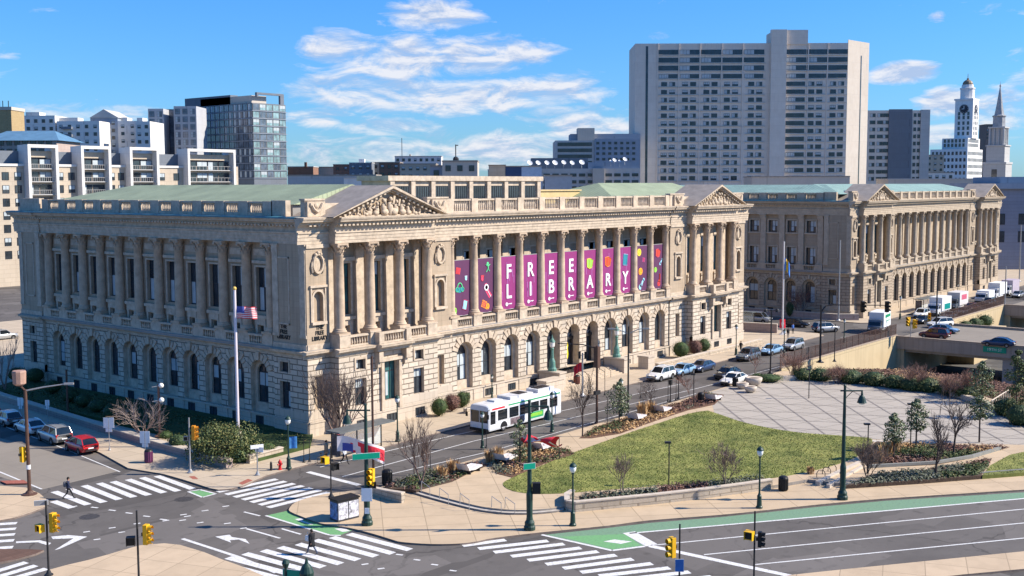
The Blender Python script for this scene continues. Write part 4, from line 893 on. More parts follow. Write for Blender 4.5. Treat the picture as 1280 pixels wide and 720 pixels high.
# text cut on the corner pier
for loc, rot in (((1.62, -.02, 10.98), (pi/2, 0, 0)), ((-.02, 3.5, 10.98), (pi/2, 0, -pi/2))):
    for i, (wd, sz) in enumerate((('THE', .56), ('FREE', .58), ('LIBRARY', .58))):
                text(wd, sz, BLACK, LIB, (loc[0], loc[1], loc[2]-i*.54), rot, off=.016, spacing=1.1, sx=.86)
# entrance: doors, fanlights, terrace, steps and lamp pedestals
FRF = (lambda u, w, z: (u, -w, z), True)
BRONZE = M('bronze_door', (.03, .026, .024), .45, .2, 2, spec=.5)
for k in (4, 5, 6):
    c = 21.56+4.263*(k+.5); d = MB(*FRF)
    d.face([(x, 0, z) for x, z in outline(-1.36, 1.36, .9, 5.75, True)], 0); bx(d, -1.36, 1.36, 0, .3, 5.0, 5.35, 1); bx(d, -1.36, -1.05, 0, .2, .9, 5.0, 1); bx(d, 1.05, 1.36, 0, .2, .9, 5.0, 1); bx(d, -.06, .06, 0, .1, .9, 5, 1)
    o = d.build('door', [GLASS, BRONZE], LIB, (c, 1.42, 0))
    f = MB(*FRF)
    for i in range(7): f.tube([(0, .06, 5.4), (1.3*cos(pi*(i+.5)/7.), .06, 5.5+1.3*sin(pi*(i+.5)/7.))], .04, 4)
    for s in (-.5, 0, .5): f.ball((s, .1, 5.75-abs(s)*.3), (.22, .12, .35), 6, 4)
    f.build('fanlight_crest', M('grey_bronze', (.2, .2, .21), .5, .2, 3), o)
st_ = MB()
for i in range(6): st_.box(38.7-.0*i, -3.6+.36*i, 0, 51.4, -.2, .15*(i+1))
st_.build('entrance_steps', M('granite_steps', (.46, .375, .28), .9, .12, 2), LIB)
for (x, y0_, x1_, y1_, z_) in ((37.2, -3.4, 38.5, -.2, 1.9), (51.6, -3.4, 52.9, -.2, 1.9), (33.2, -4.4, 36.8, -3.0, 1.5), (56.3, -4.2, 57.9, -2.6, 1.7)): MB().box(x, y0_, 0, x1_, y1_, z_).box(x-.1, y0_-.1, z_, x1_+.1, y1_+.1, z_+.2).build('entrance_pedestal', S_DADO, LIB)
for x in (41.9, 43.2, 46.6, 48): 
    hr = MB(); hr.tube([(x, -3.7, 0), (x, -3.7, 1.0), (x, -1.9, 1.85), (x, -1.9, .9)], .035, 5); hr.build('entrance_handrail', IRON, LIB)
ph = MB(); ph.prism([(44.3, 1.34), (45.6, 1.34), (45.6, 1.30), (44.3, 1.30)], 2.4, 4.6); 
ph = MB(*FRF); ph.face([(0, 0, .2), (.2, 0, 1.1), (-.1, 0, 1.9), (.45, 0, 2.0), (.7, 0, 2.5), (1.1, 0, 2.2), (.95, 0, 1.5), (1.2, 0, .8), (.9, 0, .2), (.5, 0, .5)]); ph.build('yellow_poster', M('yellow_vinyl', (.75, .58, .02), .6, .05), LIB, (44.4, 1.30, 2.2))
# courthouse roof
hip(1.8, 3.0, 20, 53, 23.2, 25.0, 7, 7).build('roof', [ROOF_TY, ROOF_T], COURT)
hip(3.0, 4.0, 90, 20, 23.22, 25.1, 7, 6, 'x').build('roof', [ROOF_TY, ROOF_T], COURT)
MB().box(3.2, 4.2, 21.96, 89.6, 19.6, 23.2).build('roof_curb', ROOFFLAT, COURT)
MB().box(2.0, 20, 21.96, 19.6, 52.6, 23.19).build('roof_curb', ROOFFLAT, COURT)
# ================================================================== banners hung between the loggia columns
BAN_M = paint_mat('magenta_banner', (.225, .013, .135), .05); BAN_D = paint_mat('plum_banner', (.085, .014, .07), .05)
def cm(n, c): return M(n, c, .6, .06, 2)
IC = dict(red=cm('print_red', (.62, .06, .03)), pink=cm('print_pink', (.7, .06, .14)), lime=cm('print_lime', (.28, .62, .08)), mint=cm('print_mint', (.1, .6, .25)), orange=cm('print_orange', (.8, .30, .02)), yellow=cm('print_yellow', (.8, .6, .05)),
          teal=cm('print_teal', (.02, .22, .28)), sky=cm('print_sky', (.3, .6, .75)), white=cm('print_white', (.78, .76, .78)), purple=cm('print_mauve', (.30, .09, .27)))
def icon(parent, kind, u, z, s, col, edge='white', rot=0):
    mb = MB(); R = Matrix.Rotation(rot, 3, 'Y')
    T = lambda x, zz: tuple(R @ Vector((x*s, -.015, zz*s))+Vector((u, 0, z)))
    O = lambda x, zz: tuple(R @ Vector((x*s, -.03, zz*s))+Vector((u, 0, z)))
    def poly(p, mi=0, top=False): mb.face([(O if top else T)(*q) for q in p], mi)
    def line(p, wd=.07, mi=1):
        mb.tube([O(*q) for q in p], wd*s, 4, mi)
    circ = lambda cx, cz, r, n=14: [(cx+r*cos(2*pi*k/n), cz+r*sin(2*pi*k/n)) for k in range(n)]
    if kind == 'book':
        poly([(-.8, .5), (-.1, .75), (0, .6), (.1, .75), (.8, .5), (.6, -.6), (0, -.75), (-.6, -.6)]); line([(-.85, .55), (-.65, -.65), (0, -.85), (.65, -.65), (.85, .55), (0, .75), (-.85, .55)], .05); line([(0, .7), (0, -.8)], .04)
    elif kind == 'tablet':
        poly([(-.5, .8), (.5, .8), (.5, -.8), (-.5, -.8)]); line([(-.6, .9), (.6, .9), (.6, -.9), (-.6, -.9), (-.6, .9)], .06)
    elif kind == 'phones':
        line([(.55*cos(pi*k/10), .1+.7*sin(pi*k/10)) for k in range(11)], .08)
        for sx in (-1, 1): poly(circ(sx*.6, -.2, .34)); line(circ(sx*.6, -.2, .36)+[(sx*.6+.36, -.2)], .05)
        poly([(-.3, .1), (.3, .1), (.3, -.7), (-.3, -.7)])
    elif kind == 'cup':
        poly([(-.5, .6), (.5, .6), (.4, -.4), (0, -.7), (-.4, -.4)]); line([(-.2, .3), (.2, .3)], .06); line([(-.5, .6), (.5, .6), (.4, -.4), (0, -.7), (-.4, -.4), (-.5, .6)], .05)
    elif kind == 'brush':
        poly([(-.2, .9), (.2, .9), (.3, 0), (.7, -.9), (.1, -1.1), (-.3, 0)]); poly(circ(0, .4, .42), 1, True); poly(circ(0, .4, .25), 0, True); line([(0, .1), (.4, -1)], .06)
    elif kind == 'figure':
        poly(circ(0, .6, .3)); line([(0, .3), (0, -.4)], .14, 0); line([(-.6, .4), (0, .1), (.6, .4)], .1, 0); line([(-.5, -1), (0, -.4), (.5, -.9)], .1, 0)
    elif kind == 'blob':
        poly(circ(0, 0, .7)); line(circ(-.1, .1, .4)+[(.3, .1)], .05)
    elif kind == 'bottle':
        poly(circ(-.4, -.6, .45)); poly([(-.6, -.4), (-.1, -.8), (.7, .5), (.45, .75)]); poly(circ(.6, .6, .28))
    elif kind == 'grid':
        poly([(-.6, .6), (.6, .6), (.6, -.6), (-.6, -.6)]); 
        for k in (-.3, 0, .3): line([(-.6, k), (.6, k)], .04); line([(k, -.6), (k, .6)], .04)
    elif kind == 'key':
        line(circ(-.6, 0, .3)+[(-.3, 0)], .09); poly(circ(-.6, 0, .3)); line([(-.3, 0), (1, 0)], .08); line([(.7, 0), (.7, -.2)], .06)
    elif kind == 'guitar':
        poly(circ(0, -.4, .42)); poly(circ(.05, .05, .28)); line([(.1, .2), (-.1, 1.2)], .09, 0); line(circ(0, -.4, .2)+[(.2, -.4)], .04)
    return mb.build('emblem', [IC[col], IC[edge]], parent)
BH = 6.4; BWD = 3.2
INFO = [
 ('plum banner with red grid, mint cup, teal headphones and lime blob', 0, [('grid', -.5, 5.3, .62, 'red', 'pink', .2), ('cup', .85, 4.4, .42, 'sky', 'white', 0), ('phones', -.25, 3.3, .75, 'teal', 'mint', 0), ('tablet', .65, 1.3, .62, 'sky', 'pink', .25), ('blob', -1.1, .75, .55, 'lime', 'lime', 0)]),
 ('plum banner with mint figure, pink paintbrush and orange grid', 0, [('figure', .5, 5.5, .62, 'mint', 'mint', 0), ('cup', -.5, 4.2, .55, 'pink', 'red', 0), ('brush', .35, 2.7, .95, 'pink', 'white', -.3), ('grid', -.2, 1.1, .72, 'orange', 'pink', .4), ('blob', .4, .8, .55, 'orange', 'yellow', 0)]),
 ('magenta banner lettered F over L', 1, 'FL'), ('magenta banner lettered R over I', 1, 'RI'), ('magenta banner lettered E over B', 1, 'EB'), ('magenta banner lettered E over R', 1, 'ER'),
 ('magenta banner with lime book above letter A', 1, ' A', ('book', 'lime', 'yellow')), ('magenta banner with orange graduation book above letter R', 1, ' R', ('book', 'red', 'orange')), ('magenta banner with teal tablet above letter Y', 1, ' Y', ('tablet', 'teal', 'sky')),
 ('plum banner with yellow blobs, mauve grid and pale blue bottle', 0, [('blob', -.6, 5.6, .75, 'yellow', 'yellow', 0), ('grid', .55, 4.5, .55, 'purple', 'pink', .2), ('blob', -.2, 2.9, .75, 'orange', 'yellow', 0), ('bottle', .1, 1.2, .85, 'sky', 'white', 0)]),
 ('plum banner with red book, pale bottle and red guitar', 0, [('book', .1, 5.3, .75, 'red', 'pink', .2), ('bottle', .95, 4.0, .5, 'sky', 'white', 0), ('blob', -.5, 2.9, .55, 'lime', 'lime', 0), ('guitar', .5, 1.2, .9, 'red', 'pink', .2)])]
for k, inf in enumerate(INFO):
    c = 21.56+4.263*(k+.5)
    t = thing('banner', inf[0], 'banner', (c, .66, 10.0), 0, 'banners across the library loggia')
    b = MB(); n = 8
    for i in range(n):
        x0_, x1_ = -BWD/2+BWD*i/n, -BWD/2+BWD*(i+1)/n; y0_, y1_ = .02*sin(i*2.1+k), .02*sin((i+1)*2.1+k)
        b.face([(x0_, y0_, .12), (x1_, y1_, .12), (x1_, y1_*.4, BH+.1), (x0_, y0_*.4, BH+.1)])
    b.box(-BWD/2, .025, .12, BWD/2, .04, BH+.1)
    b.build('cloth', BAN_M if inf[1] else BAN_D, t)
    f = MB()
    for z in (.1, BH+.12): f.tube([(-BWD/2-.05, .03, z), (BWD/2+.05, .03, z)], .05, 6)
    for x in (-.5, .5): f.tube([(x, .06, -1.15), (x, .06, .12)], .045, 5)
    f.build('support_frame', STEEL, t)
    if inf[1]:
        st2 = MB(); rr = random.Random(k)
        for i in range(7):
            x = rr.uniform(-1.2, 1.2); z = rr.uniform(1.2, 5); st2.box(x, -.012, z, x+rr.uniform(.06, .2), -.004, z+rr.uniform(.7, 1.6))
        st2.build('printed_streaks', IC['purple'], t)
        for ch, z in zip(inf[2], (4.6, 2.2)):
            if ch != ' ': text(ch, 2.4, IC['white'], t, (0.1, -.05, z), (pi/2, 0, 0), off=.045, sx=.92)
        if len(inf) > 3: icon(t, inf[3][0], .1, 4.75, .85, inf[3][1], inf[3][2], .12)
        icon(t, 'key', .1, .75, .62, 'white', 'white', -.06)
    else:
        for a in inf[2]: icon(t, a[0], a[1], a[2], a[3], a[4], a[5], a[6])
# ================================================================== the city behind
def facade(name, col, bw, bh, var=.08, joint=.75): return stone(name, col, bw, bh, .04, joint=joint, var=var, bump=.1, streak=.12)
def bldg(name, label, cat, poly, z0, z1, mat, roof=None, group=None):
    o = Vector((poly[0][0], poly[0][1], 0)); t = thing(name, label, cat, tuple(o), 0, group)
    MB().prism([(p[0]-o.x, p[1]-o.y) for p in poly], z0, z1, 1, 0).build('wall', [mat, roof or ROOFFLAT], t); return t
def addbox(t, poly, z0, z1, mat, name='wall', roof=None):
    o = t.location; return MB().prism([(p[0]-o.x, p[1]-o.y) for p in poly], z0, z1, 1, 0, True).build(name, [mat, roof or mat], t)
WM = {}
def wmesh(w, h, bars=1, hb=1, gm=None, fm=None, bl=0, pr=.1):
    key = (round(w, 2), round(h, 2), bars, hb, (gm or GLASS).name, (fm or WFRAME).name, bl)
    if key not in WM:
        mb = MB(); mb.face([(-w/2, -.03, 0), (w/2, -.03, 0), (w/2, -.03, h), (-w/2, -.03, h)], 0); t = .07
        for (a, b, c, d) in ((-w/2, w/2, 0, t), (-w/2, w/2, h-t, h), (-w/2, -w/2+t, t, h-t), (w/2-t, w/2, t, h-t)): mb.box(a, -pr, c, b, .02, d, 1)
        for k in range(bars): x = -w/2+w*(k+1)/(bars+1); mb.box(x-.04, -.06, t, x+.04, -.02, h-t, 1)
        for k in range(hb): z = h*(k+1)/(hb+1); mb.box(-w/2+t, -.062, z-.04, w/2-t, -.02, z+.04, 1)
        if bl == 1: mb.face([(-w/2, -.04, h*.45), (w/2, -.04, h*.45), (w/2, -.04, h), (-w/2, -.04, h)], 2)
        if bl == 2: mb.face([(-w/2, -.04, 0), (0, -.04, 0), (0, -.04, h), (-w/2, -.04, h)], 2)
        WM[key] = mb.mesh('window', [gm or GLASS, fm or WFRAME, BLIND_REFL])
    return WM[key]
def put_windows(t, spots, most=100, name='window'):
    """spots: (mesh, position, heading); the first ones are parts of their own, what is past the limit is one part"""
    for me, p, a in spots[:most]: put(name, me, t, tuple(Vector(p)-t.location), a)
    if len(spots) > most:
        mb = MB(); mats = []
        for me, p, a in spots[most:]:
            Rz = Matrix.Rotation(a, 4, 'Z'); Rz.translation = Vector(p)-t.location; k = len(mb.v)
            mb.v += [tuple(Rz @ v.co) for v in me.vertices]
            for q in me.polygons:
                mt = me.materials[q.material_index]
                if mt not in mats: mats.append(mt)
                mb.f.append(tuple(k+i for i in q.vertices)); mb.m.append(mats.index(mt)); mb.s.append(False)
        o = mb.build('far_windows', mats, t); o['kind'] = 'stuff'
def face_spots(p0, p1, us, zs, me, rng=None):
    """windows on the wall running p0 -> p1 (seen from outside, going to its far end)"""
    p0 = Vector((p0[0], p0[1], 0)); p1 = Vector((p1[0], p1[1], 0)); d = (p1-p0).normalized(); n = Vector((d.y, -d.x, 0)); a = math.atan2(d.y, d.x); out = []
    rng = rng or random.Random(1)
    for z in zs:
        for u in us: out.append((me[rng.randrange(len(me))] if isinstance(me, list) else me, p0+d*u+n*.01+Vector((0, 0, z)), a))
    return out
def pxy(x, D, y=237): p = at(x, y, D); return (p.x, p.y)
def zat(y, D, x=640): return at(x, y, D).z
def rect(a, b, depth):
    """footprint from front corners a, b, going back from the viewer"""
    A = Vector((a[0], a[1])); B = Vector((b[0], b[1])); d = (B-A).normalized(); n = Vector((-d.y, d.x))
    if n.dot(Vector((FW.x, FW.y))) < 0: n = -n
    return [tuple(A), tuple(B), tuple(B+n*depth), tuple(A+n*depth)]
CONCR = facade('pale_precast', (.66, .605, .54), 9, 2.95, .05, .82); CONCW = facade('warm_precast', (.52, .47, .41), 8, 5.9, .05, .82); TAN = facade('tan_masonry', (.50, .43, .34), 3, 1.1); WHITEW = facade('white_render', (.70, .69, .66), 6, 3.1)
GREYB = facade('blue_grey_panel', (.29, .34, .41), 4, 1.8, .1); SLATE = facade('slate_panel', (.17, .195, .23), 3, 2.9, .08); BRK = facade('red_brown_brick', (.26, .15, .105), 2, .6, .15); GREYW = facade('grey_panel', (.47, .47, .46), 5, 1.6); TERRA = facade('white_terracotta', (.80, .79, .77), 3, 2.2)
rng = random.Random(4)
# --- the slab tower
D = 430.0; A = pxy(793, D); B = pxy(1056, D); av = Vector(A); bv = Vector(B); dv = (bv-av).normalized(); nb_ = Vector((-dv.y, dv.x)); nb_ = nb_ if nb_.dot(Vector((FW.x, FW.y))) > 0 else -nb_
zt = zat(57, D); endp = bv+(dv*.72+nb_*.69).normalized()*15.5
tower = bldg('hotel_tower', 'tall pale concrete slab tower with a sunlit blank end wall', 'tower', [A, B, tuple(endp), tuple(endp+nb_*6), tuple(bv+nb_*22), tuple(av+nb_*22)], 0, zt, CONCR)
addbox(tower, [tuple(bv+dv*.06-nb_*.05), tuple(endp+dv*.05-nb_*.1), tuple(endp+nb_*.4), tuple(bv+nb_*.4)], 0, zt+1.2, CONCW, 'end_wall')
U = lambda px: (px-793)*D/FPX
sh0, sh1 = av+dv*U(960), av+dv*U(979); addbox(tower, [tuple(sh0-nb_*1.6), tuple(sh1-nb_*1.6), tuple(sh1+nb_*.5), tuple(sh0+nb_*.5)], 0, zat(41, D), CONCR, 'lift_shaft')
addbox(tower, [tuple(av+dv*U(965)-nb_*.4), tuple(av+dv*U(1006)-nb_*.4), tuple(av+dv*U(1006)+nb_*14), tuple(av+dv*U(965)+nb_*14)], zt-.5, zat(41, D), CONCR, 'machine_room')
slit = MB(); o_ = tower.location
for u_ in (U(806),):
    p = av+dv*u_-nb_*.06; slit.prism([(p.x-o_.x, p.y-o_.y), (p.x+dv.x*.9-o_.x, p.y+dv.y*.9-o_.y), (p.x+dv.x*.9+nb_.x*.1-o_.x, p.y+dv.y*.9+nb_.y*.1-o_.y), (p.x+nb_.x*.1-o_.x, p.y+nb_.y*.1-o_.y)], 0, zt-1)
ee = (Vector(endp)-bv).normalized(); en_ = Vector((ee.y, -ee.x)); p = bv+ee*9.3+en_*.12
slit.prism([(p.x-o_.x, p.y-o_.y), (p.x+ee.x*.6-o_.x, p.y+ee.y*.6-o_.y), (p.x+ee.x*.6+en_.x*.08-o_.x, p.y+ee.y*.6+en_.y*.08-o_.y), (p.x+en_.x*.08-o_.x, p.y+en_.y*.08-o_.y)], 0, zt-4); slit.build('window_slot', GLASS, tower)
W1 = [wmesh(2.2, 1.5, 2, 0, bl=b_) for b_ in (0, 0, 1, 2)]; W2 = [wmesh(7.6, 1.7, 5, 0, bl=b_) for b_ in (0, 2)]; W3 = [wmesh(7.0, 1.5, 6, 0, bl=b_) for b_ in (0, 2)]
spots = []
rows = [zat(67.5+9.72*r, D)-.9 for r in range(17)]
pairs = [834, 860, 886.5, 912, 942, 1016.5, 1043.5]
for r, z in enumerate(rows):
    if r < 4:
        us = [U(x) for x in (834, 860.5, 887, 913.5, 940, 992, 1018, 1043)]; spots += face_spots(A, B, us, [z], W2 if r < 3 else W3, rng)
    else:
        us = []
        for x in pairs: us += [U(x-5), U(x+5)]
        spots += face_spots(A, B, us, [z], W1, rng); spots += face_spots(A, B, [U(992)], [z], W3, rng)
put_windows(tower, spots)
sp2 = MB()
for r, z in enumerate(rows):
    for x in pairs+[992]:
        p = av+dv*U(x)-nb_*.2; q = Matrix.Rotation(math.atan2(dv.y, dv.x), 3, 'Z')
        sp2.obox((p.x-o_.x, p.y-o_.y, z-.35), (7.4, .35, .22), q)
sp2.build('sill_band', GREYW, tower)
pil_ = MB()
for x in (821, 847, 873, 900, 926, 1007, 1031):
    p = av+dv*U(x)-nb_*.15; q = Matrix.Rotation(math.atan2(dv.y, dv.x), 3, 'Z'); pil_.obox((p.x-o_.x, p.y-o_.y, zt/2), (.35, .3, zt), q)
pil_.build('pier_rib', CONCR, tower)
# --- the lower dark-flanked block beside it
D = 480.0; A = pxy(1083, D); B = pxy(1109, D); zt = zat(140, D)
blk = bldg('apartment_block', 'pale apartment block with a dark slate flank beside the slab tower', 'building', rect(A, pxy(1160, D), 20), 0, zt, CONCR)
P0, P1 = pxy(1109, D-.6), pxy(1138, D-.6); addbox(blk, rect(P0, P1, .5), 0, zt+.4, SLATE, 'flank_wall')
addbox(blk, rect(pxy(1148.5, D-.5), pxy(1160, D-.5), .5), 0, zt+.2, GREYW, 'end_wall')
rws = [zt-2.8-2.95*r for r in range(11)]
put_windows(blk, face_spots(A, B, [1.9, 5.0, 7.4], rws, [wmesh(2.3, 1.5, 1, 0), wmesh(2.3, 1.5, 1, 0, bl=2)], rng)+face_spots(pxy(1138, D), pxy(1149, D), [1.1, 2.8], rws, wmesh(1.1, 1.5, 0, 0), rng))
# --- clock tower
D = 800.0; s_ = D/FPX
def gridbox(px, D, w, dp): 
    """axis-aligned footprint whose near corner stands on photo column px at depth D"""
    p = pxy(px, D); return [(p[0], p[1]), (p[0]+w, p[1]), (p[0]+w, p[1]+dp), (p[0], p[1]+dp)]
ct = bldg('clock_tower', 'white terracotta clock tower with stepped base and domed crown', 'tower', gridbox(1208, D, 34, 26), 0, zat(188, D), TERRA)
def stage(px, w, dp, y0, y1, nm='tower_stage', mt=TERRA, dD=6): return addbox(ct, gridbox(px, D+dD, w, dp), zat(y0, D), zat(y1, D), mt, nm)
stage(1208, 27, 18, 189, 174, 'setback_storey')
stage(1213, 13, 12.5, 174, 125, 'tower_shaft', dD=10); stage(1213, 13.8, 13.3, 126, 124, 'cornice', dD=9.6)
cc = Vector(gridbox(1213, D+10, 13, 12.5)[0])+Vector((6.5, 6.2))
m_ = MB(); L0 = Vector((cc.x, cc.y, 0))-ct.location
zz = lambda y: zat(y, D)
m_.lathe([(4.9, zz(125)), (4.9, zz(112)), (5.3, zz(111.5)), (5.3, zz(110)), (4.2, zz(109.6)), (4.0, zz(106))], (L0.x, L0.y, 0), 12); m_.build('belfry', TERRA, ct)
m_ = MB(); m_.lathe([(3.6, zz(106)), (3.5, zz(104)), (2.9, zz(102)), (1.7, zz(100.3)), (.8, zz(99.7)), (.8, zz(98)), (.25, zz(97.6)), (.15, zz(92))], (L0.x, L0.y, 0), 12); m_.build('dome', M('gilded_dome', (.22, .16, .10), .5, .2, 1), ct)
gb = gridbox(1213, D+10, 13, 12.5); g0 = Vector(gb[0]); 
for (c_, ang) in ((g0+Vector((6.5, -.12)), 0), (g0+Vector((-.12, 6.2)), -pi/2)):
    o = MB().lathe([(3.1, 0), (3.1, .2)], n=24).mesh('clock_face', M('clock_dial', (.03, .03, .04), .5)); f = put('clock_face', o, ct); f.location = (c_.x-ct.location.x, c_.y-ct.location.y, zz(137)); f.rotation_euler = (pi/2, 0, ang)
    h = MB(); h.box(-.2, -.1, .2, .2, 2.2, .3); h.box(-.1, -.2, .2, -1.6, .2, .3)
    for k in range(12): h.obox((2.6*cos(k*pi/6), 2.6*sin(k*pi/6), .25), (.3, .3, .12))
    h.build('clock_hands', WHITE, f)
ws = []
fb = gridbox(1208, D, 34, 26)
wb = wmesh(1.5, 2.4, 0, 1)
rws = [zz(188)-4.2-4.6*r for r in range(6)]
ws += face_spots(fb[3], fb[0], [2+2.75*k for k in range(9)], rws, wb)+face_spots(fb[0], fb[1], [2+2.75*k for k in range(12)], rws[:4], wb)
f2 = gridbox(1208, D+6, 27, 18); ws2 = face_spots(f2[3], f2[0], [2+2.6*k for k in range(6)], [zz(185), zz(179.5)], wb)+face_spots(f2[0], f2[1], [2+2.6*k for k in range(9)], [zz(185), zz(179.5)], wb)
ws3 = face_spots(gb[3], gb[0], [3, 6.2, 9.4], [zz(170), zz(163.5), zz(157), zz(150), zz(145)], wb)+face_spots(gb[0], gb[1], [3, 6.5, 10], [zz(170), zz(163.5), zz(157), zz(150), zz(145)], wb)
put_windows(ct, ws3+ws2+ws)
# --- church spire
D = 500.0; zz = lambda y: zat(y, D)
ch = bldg('church_spire', 'grey stone church tower with needle spire beside the clock tower', 'church tower', gridbox(1256, D, 9.5, 9.5), 0, zz(205), GREYW)
c0_ = Vector((4.75, 4.75))
def sq(r): return [(c0_.x-r+ch.location.x, c0_.y-r+ch.location.y), (c0_.x+r+ch.location.x, c0_.y-r+ch.location.y), (c0_.x+r+ch.location.x, c0_.y+r+ch.location.y), (c0_.x-r+ch.location.x, c0_.y+r+ch.location.y)]
addbox(ch, sq(5.0), zz(207), zz(204.5), GREYW, 'cornice'); addbox(ch, sq(3.9), zz(204.5), zz(184), GREYW, 'tower_stage'); addbox(ch, sq(4.3), zz(184.6), zz(183), GREYW, 'cornice')
addbox(ch, sq(2.6), zz(183), zz(162), GREYW, 'belfry'); addbox(ch, sq(3.6), zz(162), zz(160), GREYW, 'cornice')
cb = MB()
for sx in (-1, 1):
    for sy in (-1, 1): cb.tube([(c0_.x+sx*2.9, c0_.y+sy*2.9, zz(183)), (c0_.x+sx*2.9, c0_.y+sy*2.9, zz(162))], .5, 8)
    for q in (-1.0, 1.0): cb.tube([(c0_.x+sx*2.9, c0_.y+q, zz(183)), (c0_.x+sx*2.9, c0_.y+q, zz(162))], .35, 6); cb.tube([(c0_.x+q, c0_.y+sx*2.9, zz(183)), (c0_.x+q, c0_.y+sx*2.9, zz(162))], .35, 6)
cb.build('belfry_columns', GREYW, ch)
m_ = MB(); m_.lathe([(2.7, zz(160)), (2.6, zz(148)), (3.0, zz(147)), (3.0, zz(146)), (2.1, zz(145)), (1.3, zz(132)), (.2, zz(110)), (.45, zz(109)), (.1, zz(106.5)), (.05, zz(103))], (c0_.x, c0_.y, 0), 8); m_.build('spire', M('weathered_spire', (.30, .31, .32), .8, .2, 1), ch)
put_windows(ch, face_spots(sq(4.75)[3], sq(4.75)[0], [4.75], [zz(225)], wmesh(2.2, 4, 0, 1)))
# --- cathedral flank at the end of the street
D = 330.0; cd = bldg('cathedral', 'blue-grey stone cathedral flank beyond the courthouse', 'church', rect(pxy(1244, D), pxy(1330, D), 30), 0, zat(238, D), facade('blue_grey_stone', (.24, .255, .31), 3, 1.0, .1))
addbox(cd, rect(pxy(1240, D-1), pxy(1335, D-1), 32), zat(238, D), zat(231, D), GREYB, 'cornice'); addbox(cd, rect(pxy(1250, D+4), pxy(1335, D+4), 20), zat(231, D), zat(223, D), GREYB, 'attic')
put_windows(cd, face_spots(pxy(1244, D), pxy(1330, D), [2.2, 8, 14], [zat(283, D), zat(305, D)], wmesh(1.8, 3.2, 1, 2)))
# --- hospital-like block and the roof with dishes
D = 420.0; zz = lambda y: zat(y, D)
hb_ = bldg('office_block', 'blue-grey office block with ribbon windows behind the rooftop dishes', 'building', rect(pxy(694, D), pxy(800, D), 25), 0, zz(176), GREYW)
addbox(hb_, rect(pxy(743, D-.5), pxy(800, D-.5), .5), 0, zz(174), GREYB, 'panel_wall'); addbox(hb_, rect(pxy(713, D+6), pxy(800, D+6), 14), zz(176), zz(167), GREYB, 'penthouse'); addbox(hb_, rect(pxy(722, D+4), pxy(743, D+4), 8), zz(176), zz(160), CONCW, 'stair_tower')
put_windows(hb_, face_spots(pxy(694, D), pxy(743, D), [7.2], [zz(183), zz(190.5), zz(198), zz(206)], wmesh(12.6, 1.3, 8, 0))+face_spots(pxy(743, D-.5), pxy(800, D-.5), [1.2+2.2*k for k in range(7)], [zz(181), zz(187.5), zz(194), zz(201)], wmesh(1.1, .9, 0, 0)))
D = 335.0; zz = lambda y: zat(y, D)
rb = bldg('studio_building', 'low grey building carrying a row of rooftop satellite dishes', 'building', rect(pxy(655, D), pxy(800, D), 22), 0, zz(211), GREYW)
addbox(rb, rect(pxy(664, D+3), pxy(735, D+3), 10), zz(211), zz(197.5), SLATE, 'plant_room'); addbox(rb, rect(pxy(735, D+2), pxy(800, D+2), 12), zz(212), zz(203), GREYB, 'plant_room'); addbox(rb, rect(pxy(741, D-2), pxy(755, D-2), 5), zz(240), zz(211), CONCW, 'stair_tower')
put_windows(rb, face_spots(pxy(655, D), pxy(800, D), [1.5+2.6*k for k in range(13)], [zz(221), zz(229.5), zz(237)], wmesh(1.9, .9, 1, 0)))
def dish(px, y, r, D, label):
    r *= .74
    p = at(px, y, D); t = thing('satellite_dish', label, 'dish', (p.x, p.y, p.z-1.0), 0, 'rooftop satellite dishes')
    m = MB(); m.sm = True; m.lathe([(.05, 0), (r*.4, .05*r), (r*.75, .18*r), (r, .34*r)], n=14, cap=False); o = m.build('reflector', WHITE, t, (0, 0, 1.0)); o.rotation_euler = (radians(52), 0, radians(-25))
    MB().tube([(0, 0, -.6), (0, .15, .95)], .09, 6).tube([(0, 0, 1.0), (-.2, -.6*r, 1.0+r*.5)], .04, 4).build('mount', STEEL, t)
for (x, y, r, l) in ((662, 204, 1.15, 'first of the big white dishes, above the pale blue roof box'), (672.5, 204, 1.05, 'big white dish second along the row from the blue roof box'), (683.5, 204, 1.05, 'big white dish third along the dark plant room'), (693.5, 204, 1.15, 'big white dish midway along the dark plant room'), (704.5, 203.5, 1.0, 'big white dish fifth along the dark plant room'), (715, 204, 1.0, 'big white dish just before the last of the long row'), (727, 203.5, 1.15, 'last big white dish of the long row, by the stair tower'), (763.5, 201.5, .55, 'smallest white dish at the start of the short row'), (768, 200.5, .85, 'white dish second in the short row'), (774.5, 201.5, .55, 'small white dish between two bigger ones in the short row'), (781, 199.5, .95, 'largest white dish of the short row, by the slab tower')):
    dish(x, y, r, 330, l)
# rooftop boxes before the studio building
D = 300.0; zz = lambda y: zat(y, D)
for (x0_, x1_, y_, mt, nm, lb) in ((611, 632, 207, TAN, 'roof_shed', 'tan rooftop shed with flat dark roof behind the library roof pavilion'), (631.5, 652, 208.5, M('navy_cladding', (.03, .06, .14), .6, .1), 'cooling_unit', 'navy blue rooftop cooling unit'), (652, 677, 208.5, M('pale_blue_cladding', (.32, .42, .55), .6, .1), 'cooling_unit', 'pale blue rooftop cooling unit next to the navy one'), (681, 715, 220, M('corrugated_zinc', (.33, .36, .40), .6, .1), 'roof_shed', 'long pale zinc rooftop shed below the satellite dishes')):
    b_ = bldg(nm, lb, 'roof unit' if 'unit' in nm else 'shed', rect(pxy(x0_, D), pxy(x1_, D), 6), 0, zz(y_), mt)
    addbox(b_, rect(pxy(x0_-.6, D-.3), pxy(x1_+.6, D-.3), 6.6), zz(y_), zz(y_-1.2), LEAD, 'roof')
